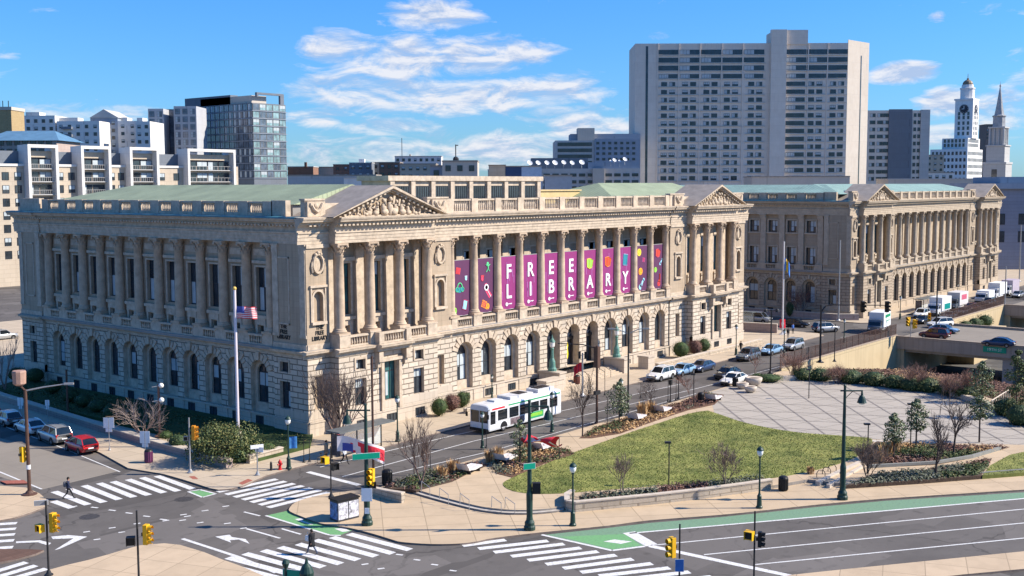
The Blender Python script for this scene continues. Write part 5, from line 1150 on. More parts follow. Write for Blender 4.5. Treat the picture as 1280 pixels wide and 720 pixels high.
# --- middle distance roofs
MID = [(360, 392, 208, 520, BRK, 'low brick warehouse with a small chimney beyond the green roof'), (388, 420, 208.5, 540, TAN, 'low tan warehouse beside the brick one'), (417, 438, 205.5, 500, BRK, 'small red brick block beyond the white roof'), (437, 465, 203.5, 470, SLATE, 'slate grey block with a roof turret'), (464, 476, 203, 480, TAN, 'narrow tan stair block beside the slate block'), (474, 500, 203, 460, BRK, 'brick block below the mast'), (494, 552, 195.5, 560, WHITEW, 'white office with a grid of square windows'), (500, 545, 205, 440, TAN, 'tan terrace in front of the white office'), (360, 470, 219, 330, GREYW, 'long low grey roof behind the library'), (430, 560, 222, 290, WHITEW, 'long white parapet behind the roof pavilion'), (553, 597, 202, 280, CONCW, 'cream rooftop block carrying a thin mast'), (538, 553, 208, 285, GREYB, 'small blue-grey roof block beside the cream one'), (610, 640, 213, 340, TAN, 'tan roof block behind the pavilion end'), (1157, 1179, 196, 620, TAN, 'yellowish tan block between the apartment block and clock tower'), (1158, 1192, 218, 480, WHITEW, 'white office with a row of dark windows beyond the courthouse'), (1110, 1245, 226, 420, CONCW, 'long cream roof beyond the courthouse'), (940, 1062, 222.5, 380, CONCW, 'low cream podium below the slab tower'), (1230, 1250, 158, 930, facade('brown_tower_wall', (.20, .16, .14), 2, 3), 'brown office tower behind the church spire')]
for i, (x0_, x1_, y_, D, mt, lb) in enumerate(MID):
    zt = zat(y_, D); b_ = bldg('city_building', lb, 'building', rect(pxy(x0_, D), pxy(x1_, D), 14), 0, zt, mt)
    wd = (x1_-x0_)*D/FPX; addbox(b_, rect(pxy(x0_-.4, D-.2), pxy(x1_+.4, D-.2), 14.4), zt, zt+.35, LEAD if i % 3 else GREYW, 'roof')
    n = int(wd/2.6)
    if n and lb[0] != 'l': put_windows(b_, face_spots(pxy(x0_, D), pxy(x1_, D), [wd/n*(k+.5) for k in range(n)], [zt-2.3-3.1*r for r in range(4)], [wmesh(1.3, 1.4, 0, 1), wmesh(1.3, 1.4, 0, 1, bl=1)], rng))
    if 'chimney' in lb: p = pxy(381, D-1); addbox(b_, rect(p, pxy(384, D-1), 1.2), zt, zat(202, D), BRK, 'chimney')
    if 'turret' in lb: addbox(b_, rect(pxy(449, D+3), pxy(456, D+3), 3), zt, zat(198, D), TERRA, 'turret')
    if 'mast' in lb and 'cream' in lb:
        p = Vector((*pxy(570, D+3), 0))-b_.location; MB().tube([(p.x, p.y, zt), (p.x, p.y, zat(180, D))], .14, 6).tube([(p.x, p.y, zat(181, D)), (p.x+.5, p.y-.4, zat(181, D))], .12, 5).ball((p.x, p.y, zat(199, D)), .8, 7, 5).build('mast', IRON, b_)
    if lb.startswith('white office with a grid'):
        p = Vector((*pxy(503, D+3), 0))-b_.location; MB().tube([(p.x, p.y, zt), (p.x, p.y, zat(172, D))], .16, 5).build('mast', IRON, b_)
        addbox(b_, rect(pxy(512, D+2), pxy(514, D+2), 2), zt, zat(192.5, D), TAN, 'chimney')
# --- glass and panel tower
D = 490.0; zz = lambda y: zat(y, D); k_ = D/FPX
GL = glass('curtain_glass_dark', (.11, .14, .18), .1); GT = glass('curtain_glass_teal', (.20, .30, .31), .1); 
cor = Vector(pxy(318, D)); fx = Vector((1, 0)); fy = Vector((0, 1))
def wid(px, D, cor, ax):
    """length along axis ax from cor whose end is seen on column px"""
    d = ray(px, 237); a = Vector((d.x, d.y)); c = Vector((CAM.x, CAM.y))
    det = ax.x*(-a.y)-ax.y*(-a.x); r = c-cor; return (r.x*(-a.y)-r.y*(-a.x))/det
Lx = wid(359, D, cor, fx); Ly = wid(249, D, cor, fy)
gt = bldg('glass_tower', 'dark glazed residential tower with teal corner and a roof frame', 'tower', [tuple(cor), tuple(cor+fx*Lx), tuple(cor+fx*Lx+fy*Ly), tuple(cor+fy*Ly)], 0, zz(128), SLATE)
rws = [zz(128)-3.0-3.2*r for r in range(10)]
n1 = int(Ly/3.1); n2 = int(Lx/3.4)
ws = face_spots(tuple(cor), tuple(cor+fx*Lx), [Lx/n2*(k+.5) for k in range(n2)], rws, [wmesh(Lx/n2-.35, 2.6, 1, 0, GT, WFRAME_L), wmesh(Lx/n2-.35, 2.6, 1, 0, GT, WFRAME_L, 1), wmesh(Lx/n2-.35, 2.6, 1, 0, GL, WFRAME_L)], rng)
ws += face_spots(tuple(cor+fy*Ly), tuple(cor), [Ly/n1*(k+.5) for k in range(n1)], rws, [wmesh(Ly/n1-.3, 2.7, 1, 0, GL, WFRAME), wmesh(Ly/n1-.3, 2.7, 1, 0, GL, WFRAME, 2)], rng)
put_windows(gt, ws)
sl_ = MB()
for r in range(11): sl_.box(-.35, -.35, zz(128)-3.45-3.2*r, Lx+.5, Ly, zz(128)-3.2-3.2*r)
sl_.build('floor_band', GREYB, gt)
addbox(gt, [tuple(cor+fx*2+fy*3), tuple(cor+fx*(Lx*.55)+fy*3), tuple(cor+fx*(Lx*.55)+fy*Ly), tuple(cor+fx*2+fy*Ly)], zz(128), zz(118), CONCW, 'penthouse')
addbox(gt, [tuple(cor+fx*2+fy*Ly*.45), tuple(cor+fx*6+fy*Ly*.45), tuple(cor+fx*6+fy*Ly*1.3), tuple(cor+fx*2+fy*Ly*1.3)], zz(130), zz(115.5), SLATE, 'machine_room')
fr = MB(); fr.box(Lx*.15, .3, zz(117), Lx*.97, 1.5, zz(114.5)); fr.box(Lx*.86, .3, zz(128), Lx*.97, 1.5, zz(117)); fr.box(Lx*.15, .3, zz(120), Lx*.2, 1.5, zz(117)); fr.build('roof_frame', SLATE, gt)
D2 = 480.0
for (a, b, y_, lb) in ((188, 207, 135, 'grey panelled wing farthest from the dark glazed tower'), (220, 248, 132, 'grey panelled wing beside the dark glazed tower')):
    t = bldg('apartment_wing', lb, 'building', rect(pxy(a, D2), pxy(b, D2), 16), 0, zat(y_, D2), facade('pale_grey_panel', (.42, .44, .47), 3, 3.2)); wd = (b-a)*D2/FPX; n = max(2, int(wd/3.0))
    put_windows(t, face_spots(pxy(a, D2), pxy(b, D2), [wd/n*(k+.5) for k in range(n)], [zat(y_, D2)-3.4-3.2*r for r in range(9)], [wmesh(2.1, 2.3, 1, 1, GL), wmesh(2.1, 2.3, 1, 1, GL, None, 2)], rng))
t = bldg('apartment_wing', 'recessed dark glass link between the panelled wings', 'building', rect(pxy(205, D2+8), pxy(245, D2+8), 10), 0, zat(134, D2), GL)
put_windows(t, face_spots(pxy(205, D2+8), pxy(245, D2+8), [1.5+3*k for k in range(4)], [zat(134, D2)-3.4-3.2*r for r in range(9)], wmesh(2.7, 2.9, 1, 0, GL, WFRAME)))
# --- white apartments
D = 450.0
for (a, b, y_, lb, gable) in ((34, 72, 143, 'white apartment block with stepped parapet, nearest the blue roof', 0), (74, 127, 150, 'white apartment block with stacked balconies', 0), (116, 150, 146, 'blue-grey apartment block under a gable', 1), (150, 174, 150, 'plain pale apartment block beside the gabled one', 0), (172, 190, 150.5, 'white apartment block next to the grey panelled wing', 0)):
    dd_ = D+(12 if 'gabled' in lb or 'gable' in lb else 0); zt = zat(y_, dd_); wd = (b-a)*dd_/FPX
    t = bldg('apartment_building', lb, 'building', rect(pxy(a, dd_), pxy(b, dd_), 18), 0, zt, WHITEW if not gable else GREYB); n = max(2, int(wd/2.9))
    put_windows(t, face_spots(pxy(a, dd_), pxy(b, dd_), [wd/n*(k+.5) for k in range(n)], [zt-2.8-2.95*r for r in range(7)], [wmesh(1.3, 1.35, 1, 0), wmesh(1.3, 1.35, 1, 0, bl=1)], rng))
    if gable:
        p0, p1, p2, p3 = [Vector((*q, zt))-t.location for q in rect(pxy(a-1, dd_-.4), pxy(b+1, dd_-.4), 18)]; up_ = Vector((0, 0, 3.4)); m1, m2 = (p0+p1)/2+up_, (p2+p3)/2+up_
        g = MB(); g.face([p0, p1, m1]); g.face([p0, m1, m2, p3]); g.face([p1, p2, m2, m1]); g.build('gable_roof', GREYW, t)
    else: addbox(t, rect(pxy(a+2, dd_+4), pxy(a+(b-a)*.5, dd_+4), 6), zt, zt+1.6, WHITEW, 'penthouse')
    if 'balconies' in lb:
        bb = MB(); o_ = t.location
        for r in range(7):
            q0, q1, q2, q3 = [Vector((*q, 0))-o_ for q in rect(pxy(79, dd_-1.5), pxy(92, dd_-1.5), 1.6)]; z = zt-3.2-2.95*r
            bb.prism([(q.x, q.y) for q in (q0, q1, q2, q3)], z, z+1.0)
        bb.build('balcony', SLATE, t)
# --- blue-roofed block and the yellow tower at the picture edge
D = 330.0; A, B = pxy(-20, D), pxy(73, D); t = bldg('school_building', 'pink-tan block under a blue metal hip roof', 'building', rect(A, B, 18), 0, zat(174, D), facade('pink_render', (.42, .34, .30), 3, 1.2))
q = [Vector((*p, zat(174, D)))-t.location for p in rect(pxy(-22, D-1), pxy(76, D-1), 20)]; zr = Vector((0, 0, 3.2)); r0, r1 = (q[0]+q[3])/2+zr+(q[1]-q[0])*.15, (q[1]+q[2])/2+zr-(q[1]-q[0])*.22
m_ = MB(); m_.face([q[0], q[1], r1, r0]); m_.face([q[1], q[2], r1]); m_.face([q[2], q[3], r0, r1]); m_.face([q[3], q[0], r0]); m_.build('roof', M('blue_metal_roof', (.10, .20, .30), .5, .15, .5), t)
put_windows(t, face_spots(A, B, [1+2.3*k for k in range(9)], [zat(180, D), zat(191, D)], wmesh(1.5, 1.6, 1, 0)))
D = 520.0; t = bldg('yellow_tower', 'ochre brick tower with roof aerials at the picture edge', 'tower', rect(pxy(-15, D), pxy(18, D), 14), 0, zat(136, D), facade('ochre_brick', (.40, .30, .16), 2, .8)); addbox(t, rect(pxy(-15.5, D-.3), pxy(18.5, D-.3), 14.6), zat(136, D), zat(132, D), CONCW, 'parapet')
m_ = MB(); 
for x in (4, 8, 15): p = Vector((*pxy(x, D+3), 0))-t.location; m_.tube([(p.x, p.y, zat(133, D)), (p.x, p.y, zat(124, D))], .2, 5)
m_.build('aerial', IRON, t)
# --- tan condominium with white portal frames
Y0 = 193.0; cz = 30.9
cn = bldg('condominium_building', 'tan condominium with four white portal frames and balconies', 'building', [(58, Y0), (141, Y0), (141, Y0+18), (58, Y0+18)], 0, cz, TAN)
MB().box(2, 2.5, cz, 80, 16, cz+3.3).build('penthouse_storey', SLATE, cn)
o_ = cn.location; FRM = [(74.2, 82.4), (88.8, 97.5), (103.2, 112.3), (121.7, 138.4)]
zr_ = [27.0-3.3*r for r in range(8)]
for (a, b) in FRM:
    f = MB(); x0_, x1_ = a-o_.x, b-o_.x
    f.box(x0_, -2.4, 0, x0_+.75, .1, 35.8); f.box(x1_-.75, -2.4, 0, x1_, .1, 35.8); f.box(x0_+.75, -2.4, 35.0, x1_-.75, .1, 35.8); f.box(x0_+.1, .1, cz, x0_+.7, 3, 35.7); f.box(x1_-.7, .1, cz, x1_-.1, 3, 35.7)
    f.build('portal_frame', WHITEW, cn)
    f = MB()
    f.box(x0_+.75, -.25, 32.6, x1_-.75, .1, 34.2)
    f.build('lintel_panel', TAN, cn)
    for z in [30.3]+zr_[:6]:
        n = 2 if b-a < 12 else 4; wd = (b-a-1.5)/n
        for k in range(n): put('window', wmesh(wd-.25, 2.4, 1, 0, GLASS, WFRAME, (k+int(z)) % 3), cn, (x0_+.75+wd*(k+.5), -.02, z-.5))
        bl_ = MB(); bl_.box(x0_+.76, -1.5, z-.75, x1_-.76, 0, z-.52)
        for k in range(13): x = x0_+.9+(x1_-x0_-1.8)*k/12; bl_.box(x-.03, -1.48, z-.5, x+.03, -1.42, z+.5)
        bl_.box(x0_+.76, -1.5, z+.5, x1_-.76, -1.4, z+.58); bl_.build('balcony', GREYW, cn)
gaps = [(58, 74.2), (82.4, 88.8), (97.5, 103.2), (112.3, 121.7)]
for (a, b) in gaps:
    n = max(2, int((b-a)/3.2))
    for z in zr_[:7]:
        for k in range(n): put('window', wmesh(1.75, 2.0, 1, 0, GLASS, WFRAME, (k*2+int(z*3)) % 4 if (k*2+int(z*3)) % 4 < 3 else 0), cn, (a-o_.x+(b-a)/n*(k+.5), -.02, z-.2))
    c_ = MB(); c_.box(a-o_.x, -.3, cz-.6, b-o_.x, .1, cz); c_.build('cornice', WHITEW, cn)
# ================================================================== vehicles
def paint(name, col, metal=.0): return M(name, col, .28, .04, 1, coat=.6, spec=.5, metal=metal)
PAINT = dict(white=paint('white_car_paint', (.68, .68, .67)), silver=paint('silver_car_paint', (.36, .37, .38), .3), red=paint('red_car_paint', (.50, .012, .02)), black=paint('black_car_paint', (.012, .013, .016)), navy=paint('navy_car_paint', (.02, .04, .10)), blue=paint('pale_blue_car_paint', (.20, .33, .48)), slate=paint('slate_car_paint', (.09, .11, .13)), maroon=paint('maroon_car_paint', (.11, .02, .02)), grey=paint('grey_car_paint', (.16, .165, .17)))
CGLASS = glass('car_glass', (.012, .016, .02), .05, .7); RIM = M('alloy_rim', (.32, .32, .33), .35, .1, 3, metal=.6); TAIL = M('tail_lamp_red', (.42, .01, .012), .3, .05); HEAD = M('headlamp_lens', (.62, .64, .66), .15, .05); CHROME = M('dark_trim', (.03, .03, .032), .4, .1)
TYPES = dict(sedan=dict(L=4.75, W=1.82, H=1.45, hood=.86, belt=.94, tail=.98, cb=(1.15, -1.95), cr=(.35, -1.15), rr=.33),
             suv=dict(L=4.7, W=1.9, H=1.74, hood=1.02, belt=1.08, tail=1.1, cb=(1.2, -2.26), cr=(.45, -1.95), rr=.37),
             hatch=dict(L=4.2, W=1.78, H=1.53, hood=.9, belt=.97, tail=1.02, cb=(1.25, -2.02), cr=(.4, -1.55), rr=.32),
             van=dict(L=5.2, W=1.98, H=1.95, hood=1.08, belt=1.12, tail=1.15, cb=(1.75, -2.55), cr=(.95, -2.4), rr=.36),
             pickup=dict(L=5.5, W=1.95, H=1.82, hood=1.1, belt=1.14, tail=1.12, cb=(1.25, -.85), cr=(.55, -.55), rr=.4))
def wheel(t, x, y, r, w=.24):
    m = MB(); m.sm = True; s = 1 if y > 0 else -1
    R = lambda prof, n=18: [[(x_, yy, r_*cos(2*pi*k/n), r_*sin(2*pi*k/n)) for k in range(n)] for yy, r_ in prof for x_ in (0,)]
    def rev(mb, prof, n=16):
        rings = [mb.add([(r_*cos(2*pi*k/n), yy*s, r_*sin(2*pi*k/n)) for k in range(n)]) for r_, yy in prof]
        for a, b in zip(rings, rings[1:]):
            for k in range(n): mb.face(None, 0, [a+k, a+(k+1) % n, b+(k+1) % n, b+k])
    rev(m, [(r*.62, -w/2), (r*.93, -w/2), (r, -w*.35), (r, w*.35), (r*.93, w/2), (r*.64, w/2), (r*.62, w*.3)])
    o = m.build('wheel', RUBBER, t, (x, y, r))
    q = MB()
    rev(q, [(r*.63, w*.42), (r*.56, w*.42), (r*.52, w*.2), (.001, w*.2)])
    for k in range(5):
        a = 2*pi*k/5; q.obox((r*.32*cos(a), s*w*.33, r*.32*sin(a)), (r*.5, .05, r*.16), Matrix.Rotation(-a, 3, 'Y'))
    q.obox((0, s*w*.34, 0), (r*.24, .06, r*.24)); q.build('rim', RIM, o)
def make_car(typ, col, label, group=None):
    c = TYPES[typ]; t = thing('parked_car', label, 'car', (0, 0, 0), 0, group); L, W, H, r = c['L'], c['W'], c['H'], c['rr']; h = W/2; P_ = PAINT[col]
    st = [(-L/2, .62, .86, c['tail']-.12), (-L/2+.12, .34, .95, c['tail']-.03), (-L/2+.55, .26, .99, c['tail']), (-L*.12, .24, 1.0, c['belt']), (c['cb'][0]-.15, .24, 1.0, c['belt']-.01), (L/2-.75, .25, .98, c['hood']), (L/2-.22, .30, .92, c['hood']-.1), (L/2, .42, .76, c['hood']-.26)]
    m = MB(); m.sm = True; rings = []
    for x, zb, kw, zs in st:
        w_ = h*kw; sec = [(w_*.86, zb), (w_*.99, zb+.14), (w_*1.0, (zb+zs)/2+.05), (w_*.97, zs-.1), (w_*.87, zs), (w_*.5, zs+.025)]
        rings.append(m.add([(x, y, z) for y, z in sec]+[(x, -y, z) for y, z in sec[::-1]]))
    n = 12
    for a, b in zip(rings, rings[1:]):
        for k in range(n): m.face(None, 0, [a+k, a+(k+1) % n, b+(k+1) % n, b+k])
    m.face(None, 0, [rings[0]+k for k in range(n)]); m.face(None, 0, [rings[-1]+n-1-k for k in range(n)])
    m.sm = False
    # cabin
    b0, b1 = c['cb']; r0, r1 = c['cr']; wb, wr = h*.90, h*.70; zb = c['belt']-.03; zr = H-.05
    B4 = [(b0, wb*.93, zb), (b0, -wb*.93, zb), (b1, -wb*.93, c['tail']-.02), (b1, wb*.93, c['tail']-.02)]; T4 = [(r0, wr, zr), (r0, -wr, zr), (r1, -wr, zr-.02), (r1, wr, zr-.02)]
    mid = (r0+r1)/2; Bm = [(mid, wb, zb), (mid, -wb, zb)]; Tm = [(mid, wr*1.06, zr+.03), (mid, -wr*1.06, zr+.03)]
    for a, b in zip(B4, T4): m.tube([a, b], [.06, .045], 6)
    for a, b in zip(Bm, Tm): m.tube([a, b], [.055, .045], 5)
    for s in (0, 1): m.tube([T4[0] if s == 0 else T4[1], Tm[s], T4[3] if s == 0 else T4[2]], .05, 6)
    k = m.add([T4[0], T4[1], T4[2], T4[3], (mid, wr*1.04, H-.03), (mid, -wr*1.04, H-.03), (r0, 0, H-.02), (r1, 0, H-.03), (mid, 0, H)])
    m.sm = True
    for q in ((0, 6, 8, 4), (6, 1, 5, 8), (4, 8, 7, 3), (8, 5, 2, 7)): m.face(None, 0, [k+i for i in q])
    m.sm = False
    body = m.build('body', P_, t)
    if typ == 'pickup': pass
    g = MB()
    I = .985
    g.face([(x, y*I, z) for x, y, z in (B4[0], B4[1], T4[1], T4[0])]); g.face([(x, y*I, z) for x, y, z in (B4[2], B4[3], T4[3], T4[2])])
    for s in (1, -1):
        a = [B4[0], Bm[0], B4[3], T4[3], Tm[0], T4[0]] if s == 1 else [B4[1], Bm[1], B4[2], T4[2], Tm[1], T4[1]]
        g.face([(x, y*I, z) for x, y, z in (a[0], a[1], a[4], a[5])]); g.face([(x, y*I, z) for x, y, z in (a[1], a[2], a[3], a[4])])
    g.build('glazing', CGLASS, t)
    ax = L*.30; d = MB()
    for x in (ax, -ax):
        for s in (1, -1):
            d.face([(x+(r+.07)*cos(pi*k/10), s*(h+.004), max(.2, r+(r+.07)*sin(pi*k/10))) for k in range(11)])  # flat dark half discs stand in for the hollow wheel wells
            wheel(t, x, s*(h-.10), r)
    d.box(-L*.3+r, -h*.985, .2, L*.3-r, h*.985, .30); d.obox((L/2-.05, 0, .42), (.16, W*.62, .2)); d.obox((-L/2+.02, 0, .46), (.14, W*.6, .12)); d.build('trim_and_wheel_wells', CHROME, t)
    for s in (1, -1):
        MB().obox((L/2-.20, s*h*.68, c['hood']-.20), (.22, .32, .14), Matrix.Rotation(-s*.3, 3, 'Z')).build('headlight', HEAD, t)
        MB().obox((-L/2+.10, s*h*.74, c['tail']-.16), (.16, .28, .17 if typ != 'suv' else .3), Matrix.Rotation(s*.35, 3, 'Z')).build('tail_light', TAIL, t)
        MB().obox((b0-.35, s*(h+.08), zb+.08), (.14, .2, .14)).build('wing_mirror', P_, t)
    MB().box(-L/2-.012, -.26, .60, -L/2+.1, .26, .72).build('number_plate', WHITE, t)
    if typ == 'suv':
        rk = MB()
        for s in (1, -1): rk.tube([(r0-.1, s*wr*.92, H), (mid, s*wr*.95, H+.06), (r1+.1, s*wr*.92, H)], .025, 4)
        rk.build('roof_rail', CHROME, t)
    return t
CARS = {}
def car(typ, col, label, px, rz, group, z=0.0, name='car'):
    p = gp(px[0], px[1], z) if len(px) == 2 else Vector(px)
    key = (typ, col)
    if key not in CARS:
        t = make_car(typ, col, label, group); CARS[key] = t; t.location = (p.x, p.y, z); t.rotation_euler = (0, 0, rz)
    else: t = clone(CARS[key], label, (p.x, p.y, z), rz, group)
    return t
G1 = 'cars parked along the side street'; G2 = 'cars on the street beside the library'; G3 = 'traffic at the far crossing'; UPY = pi/2; LX = pi
car('hatch', 'red', 'red hatchback at the head of the row parked along the side street', (-16.98, 12.9, 0), UPY-.108, G1)
car('suv', 'silver', 'silver crossover parked directly ahead of the red hatchback', (-16.33, 18.9, 0), UPY-.108, G1)
car('sedan', 'white', 'white sedan parked between the silver crossover and silver hatchback', (-15.70, 24.7, 0), UPY-.108, G1)
car('hatch', 'silver', 'silver hatchback behind the brown pole with the box', (-15.07, 30.6, 0), UPY-.108, G1)
car('sedan', 'red', 'red sedan cut off by the picture edge', (-14.44, 36.4, 0), UPY-.108, G1)
car('suv', 'white', 'white sport utility car parked at the library kerb near the entrance', (826, 474.5), LX, G2)
car('sedan', 'blue', 'pale blue-grey sedan parked behind the white sport utility car', (853, 468), LX, G2)
car('sedan', 'navy', 'dark navy sedan parked third in the library kerb row', (877.5, 463.5), LX, G2)
car('sedan', 'black', 'black sedan half hidden by the white sedan near the plaza', (909, 472.5), LX, G2)
car('sedan', 'white', 'white sedan stopped by the plaza beside a black sedan', (917, 480), LX, G2)
car('suv', 'slate', 'slate grey sport utility car before the corner pier of the library', (935, 450), LX, G2)
car('sedan', 'blue', 'light blue sedan between the slate and silver cars', (964, 442.5), LX, G2)
car('suv', 'silver', 'silver sport utility car last in the row, at the far crossing', (991, 437), LX, G2)
car('van', 'silver', 'silver minivan behind the bus shelter on the cross street', (947, 403), -UPY, G3)
car('sedan', 'black', 'black sedan on the cross street before the bare cherry tree', (994, 408.5), -UPY+.2, G3)
car('suv', 'silver', 'silver sport utility car turning in front of the courthouse', (1032, 415), -.5, G3)
car('suv', 'white', 'white sport utility car following the white box truck', (1152, 397), LX, G3)
car('sedan', 'black', 'black sedan beside the yellow signal, behind the first truck', (1153, 404), LX, G3)
car('sedan', 'silver', 'silver sedan alongside the teal-marked truck', (1187, 399), LX, G3)
car('suv', 'white', 'white sport utility car seen head on at the bridge end', (1175, 409), LX-.5, G3)
car('sedan', 'blue', 'pale blue sedan just past the bridge corner', (1180, 416), -UPY, G3)
car('suv', 'maroon', 'maroon sport utility car on the bridge beside the shrubs', (1168, 423), UPY, G3)
car('sedan', 'navy', 'navy sedan on the bridge above the green street sign', (1248, 433), UPY, G3)
car('sedan', 'grey', 'grey sedan in the queue below the second truck', (1203, 393), LX, G3)
car('sedan', 'maroon', 'maroon sedan in the queue before the white van', (1214, 387.5), LX, G3)
car('suv', 'grey', 'grey sport utility car beside the white van', (1236, 382), LX, G3)
car('hatch', 'silver', 'silver hatchback far along the street by the last truck', (1272, 372), LX, G3)
car('suv', 'black', 'black sport utility car on the sunken road under the bridge', (132, -45, 0), .1, G3, -6.6)
car('sedan', 'silver', 'silver sedan on the sunken road beyond the bridge pier', (146, -52, 0), pi+.1, G3, -6.6)
car('suv', 'silver', 'silver car at the far corner behind the library', (3, 425), 0, G1)
# --- city bus
BW = M('bus_white', (.66, .67, .68), .3, .05, 1, coat=.4, spec=.5); BGRN = M('bus_green', (.03, .30, .12), .35, .1, 2); BLIME = M('bus_lime', (.22, .50, .06), .4, .2, 2); BRED = M('bus_red', (.6, .02, .03), .4)
bus = thing('city_bus', 'white city bus with green roof line pulling away from the library stop', 'bus', (18.4, -11.75, 0), pi)
bm_ = MB(); L_, h_, zt_ = 12.2, 1.29, 2.95
prof = [(h_*.96, .32), (h_, .5), (h_, 2.55), (h_*.94, 2.85), (h_*.72, zt_), (h_*.3, zt_+.03)]
rings = []
for x, k_, dz in ((-L_/2, .97, 0), (-L_/2+.12, 1, 0), (L_/2-.5, 1, 0), (L_/2-.15, .985, -.02), (L_/2, .93, -.10)):
    rings.append(bm_.add([(x, y*k_, z+(dz if z > 2 else 0)) for y, z in prof]+[(x, -y*k_, z+(dz if z > 2 else 0)) for y, z in prof[::-1]]))
for a, b in zip(rings, rings[1:]):
    for k in range(12): bm_.face(None, 0, [a+k, a+(k+1) % 12, b+(k+1) % 12, b+k])
bm_.face(None, 0, [rings[0]+k for k in range(12)]); bm_.face(None, 0, [rings[-1]+11-k for k in range(12)])
bm_.build('body', BW, bus)
g = MB(); g.box(L_/2-.06, -1.1, 1.15, L_/2+.015, -.04, 2.35); g.box(L_/2-.06, .04, 1.15, L_/2+.015, 1.1, 2.35); g.box(L_/2-.06, -1.0, 2.42, L_/2-.03, 1.0, 2.72); g.build('windscreen', CGLASS, bus)
MB().box(L_/2-.1, -.95, 2.44, L_/2-.02, .95, 2.72).build('destination_sign', BLACK, bus)
for s in (1, -1):
    for k, (x0_, x1_) in enumerate(((5.1, 5.85), (3.2, 4.7), (1.35, 2.85), (-.45, 1.1), (-2.1, -.75), (-3.6, -2.3), (-5.4, -4.0))):
        z0_ = 1.0 if k == 0 else 1.25
        MB().box(x0_, s*h_-.02 if s > 0 else -h_-.014, z0_, x1_, s*h_+.014 if s > 0 else -h_+.02, 2.3).build('side_window', CGLASS, bus)
    for x in (3.75, -3.65): 
        wheel(bus, x, s*(h_-.16), .48, .3)
    aw = MB()
    for x in (3.75, -3.65): aw.face([(x+.58*cos(pi*k/10), s*(h_+.006), max(.32, .48+.58*sin(pi*k/10))) for k in range(11)])
    aw.build('wheel_arch', BLACK, bus)
    y0_, y1_ = (h_-.03, h_+.010) if s > 0 else (-h_-.010, -h_+.03)
    MB().box(-5.9, y0_-.06*s, 2.52, 3.0, y1_-.002*s, 2.66).build('green_stripe', BGRN, bus)
    MB().box(3.6, y0_-.05*s, 2.42, 5.6, y1_, 2.6).build('red_lettering_band', BRED, bus)
    MB().box(-2.9, y0_, .55, -.4, y1_, 1.22).build('green_poster', BGRN, bus); MB().box(-2.7, y0_, .75, -.6, y1_+.004*s, 1.1).build('lime_poster', BLIME, bus)
    MB().box(.4, y0_, .5, 2.7, y1_, 1.15).build('dark_poster', M('advert_print', (.16, .12, .13), .5, .6, 3), bus)
    MB().box(L_/2-.04, s*.62-.2, .62, L_/2+.03, s*.62+.2, .8).build('headlight', HEAD, bus)
    q = MB(); q.tube([(L_/2-.2, s*(h_-.05), 2.55), (L_/2+.35, s*(h_+.1), 2.5), (L_/2+.35, s*(h_+.12), 2.1)], .03, 5); q.obox((L_/2+.33, s*(h_+.12), 1.9), (.1, .22, .45)); q.build('wing_mirror', BLACK, bus)
sm_b = MB()
for s in (1, -1):
    for x in (4.95, 3.0, 1.22, -.6, -2.2, -3.0, -5.6): sm_b.box(x-.012, s*h_-.01, .5, x+.012, s*h_+.004, 2.4)
    sm_b.box(-6.0, s*h_-.01, 1.16, 5.9, s*h_+.004, 1.185)
sm_b.build('panel_seam', M('seam_grey', (.25, .25, .26), .6), bus)
MB().box(L_/2-.1, -h_*.93, .28, L_/2+.12, h_*.93, .56).build('bumper', BLACK, bus)
MB().box(-L_/2-.03, -.9, .9, -L_/2+.05, .9, 2.3).build('engine_grille', BLACK, bus)
ru = MB(); ru.box(-5.4, -.8, zt_, -2.6, .8, zt_+.38); ru.box(-1.6, -.9, zt_, 2.2, .9, zt_+.3); ru.box(3.0, -.5, zt_, 4.3, .5, zt_+.2); ru.build('roof_unit', M('roof_unit_white', (.55, .55, .55), .6, .2, 2), bus)
ru = MB(); ru.box(-5.0, -.5, zt_+.38, -4.0, .5, zt_+.46); ru.box(-3.9, -.5, zt_+.38, -3.0, .5, zt_+.46); ru.box(-1.0, -.6, zt_+.3, .4, .6, zt_+.36); ru.build('roof_vent', BLACK, bus)
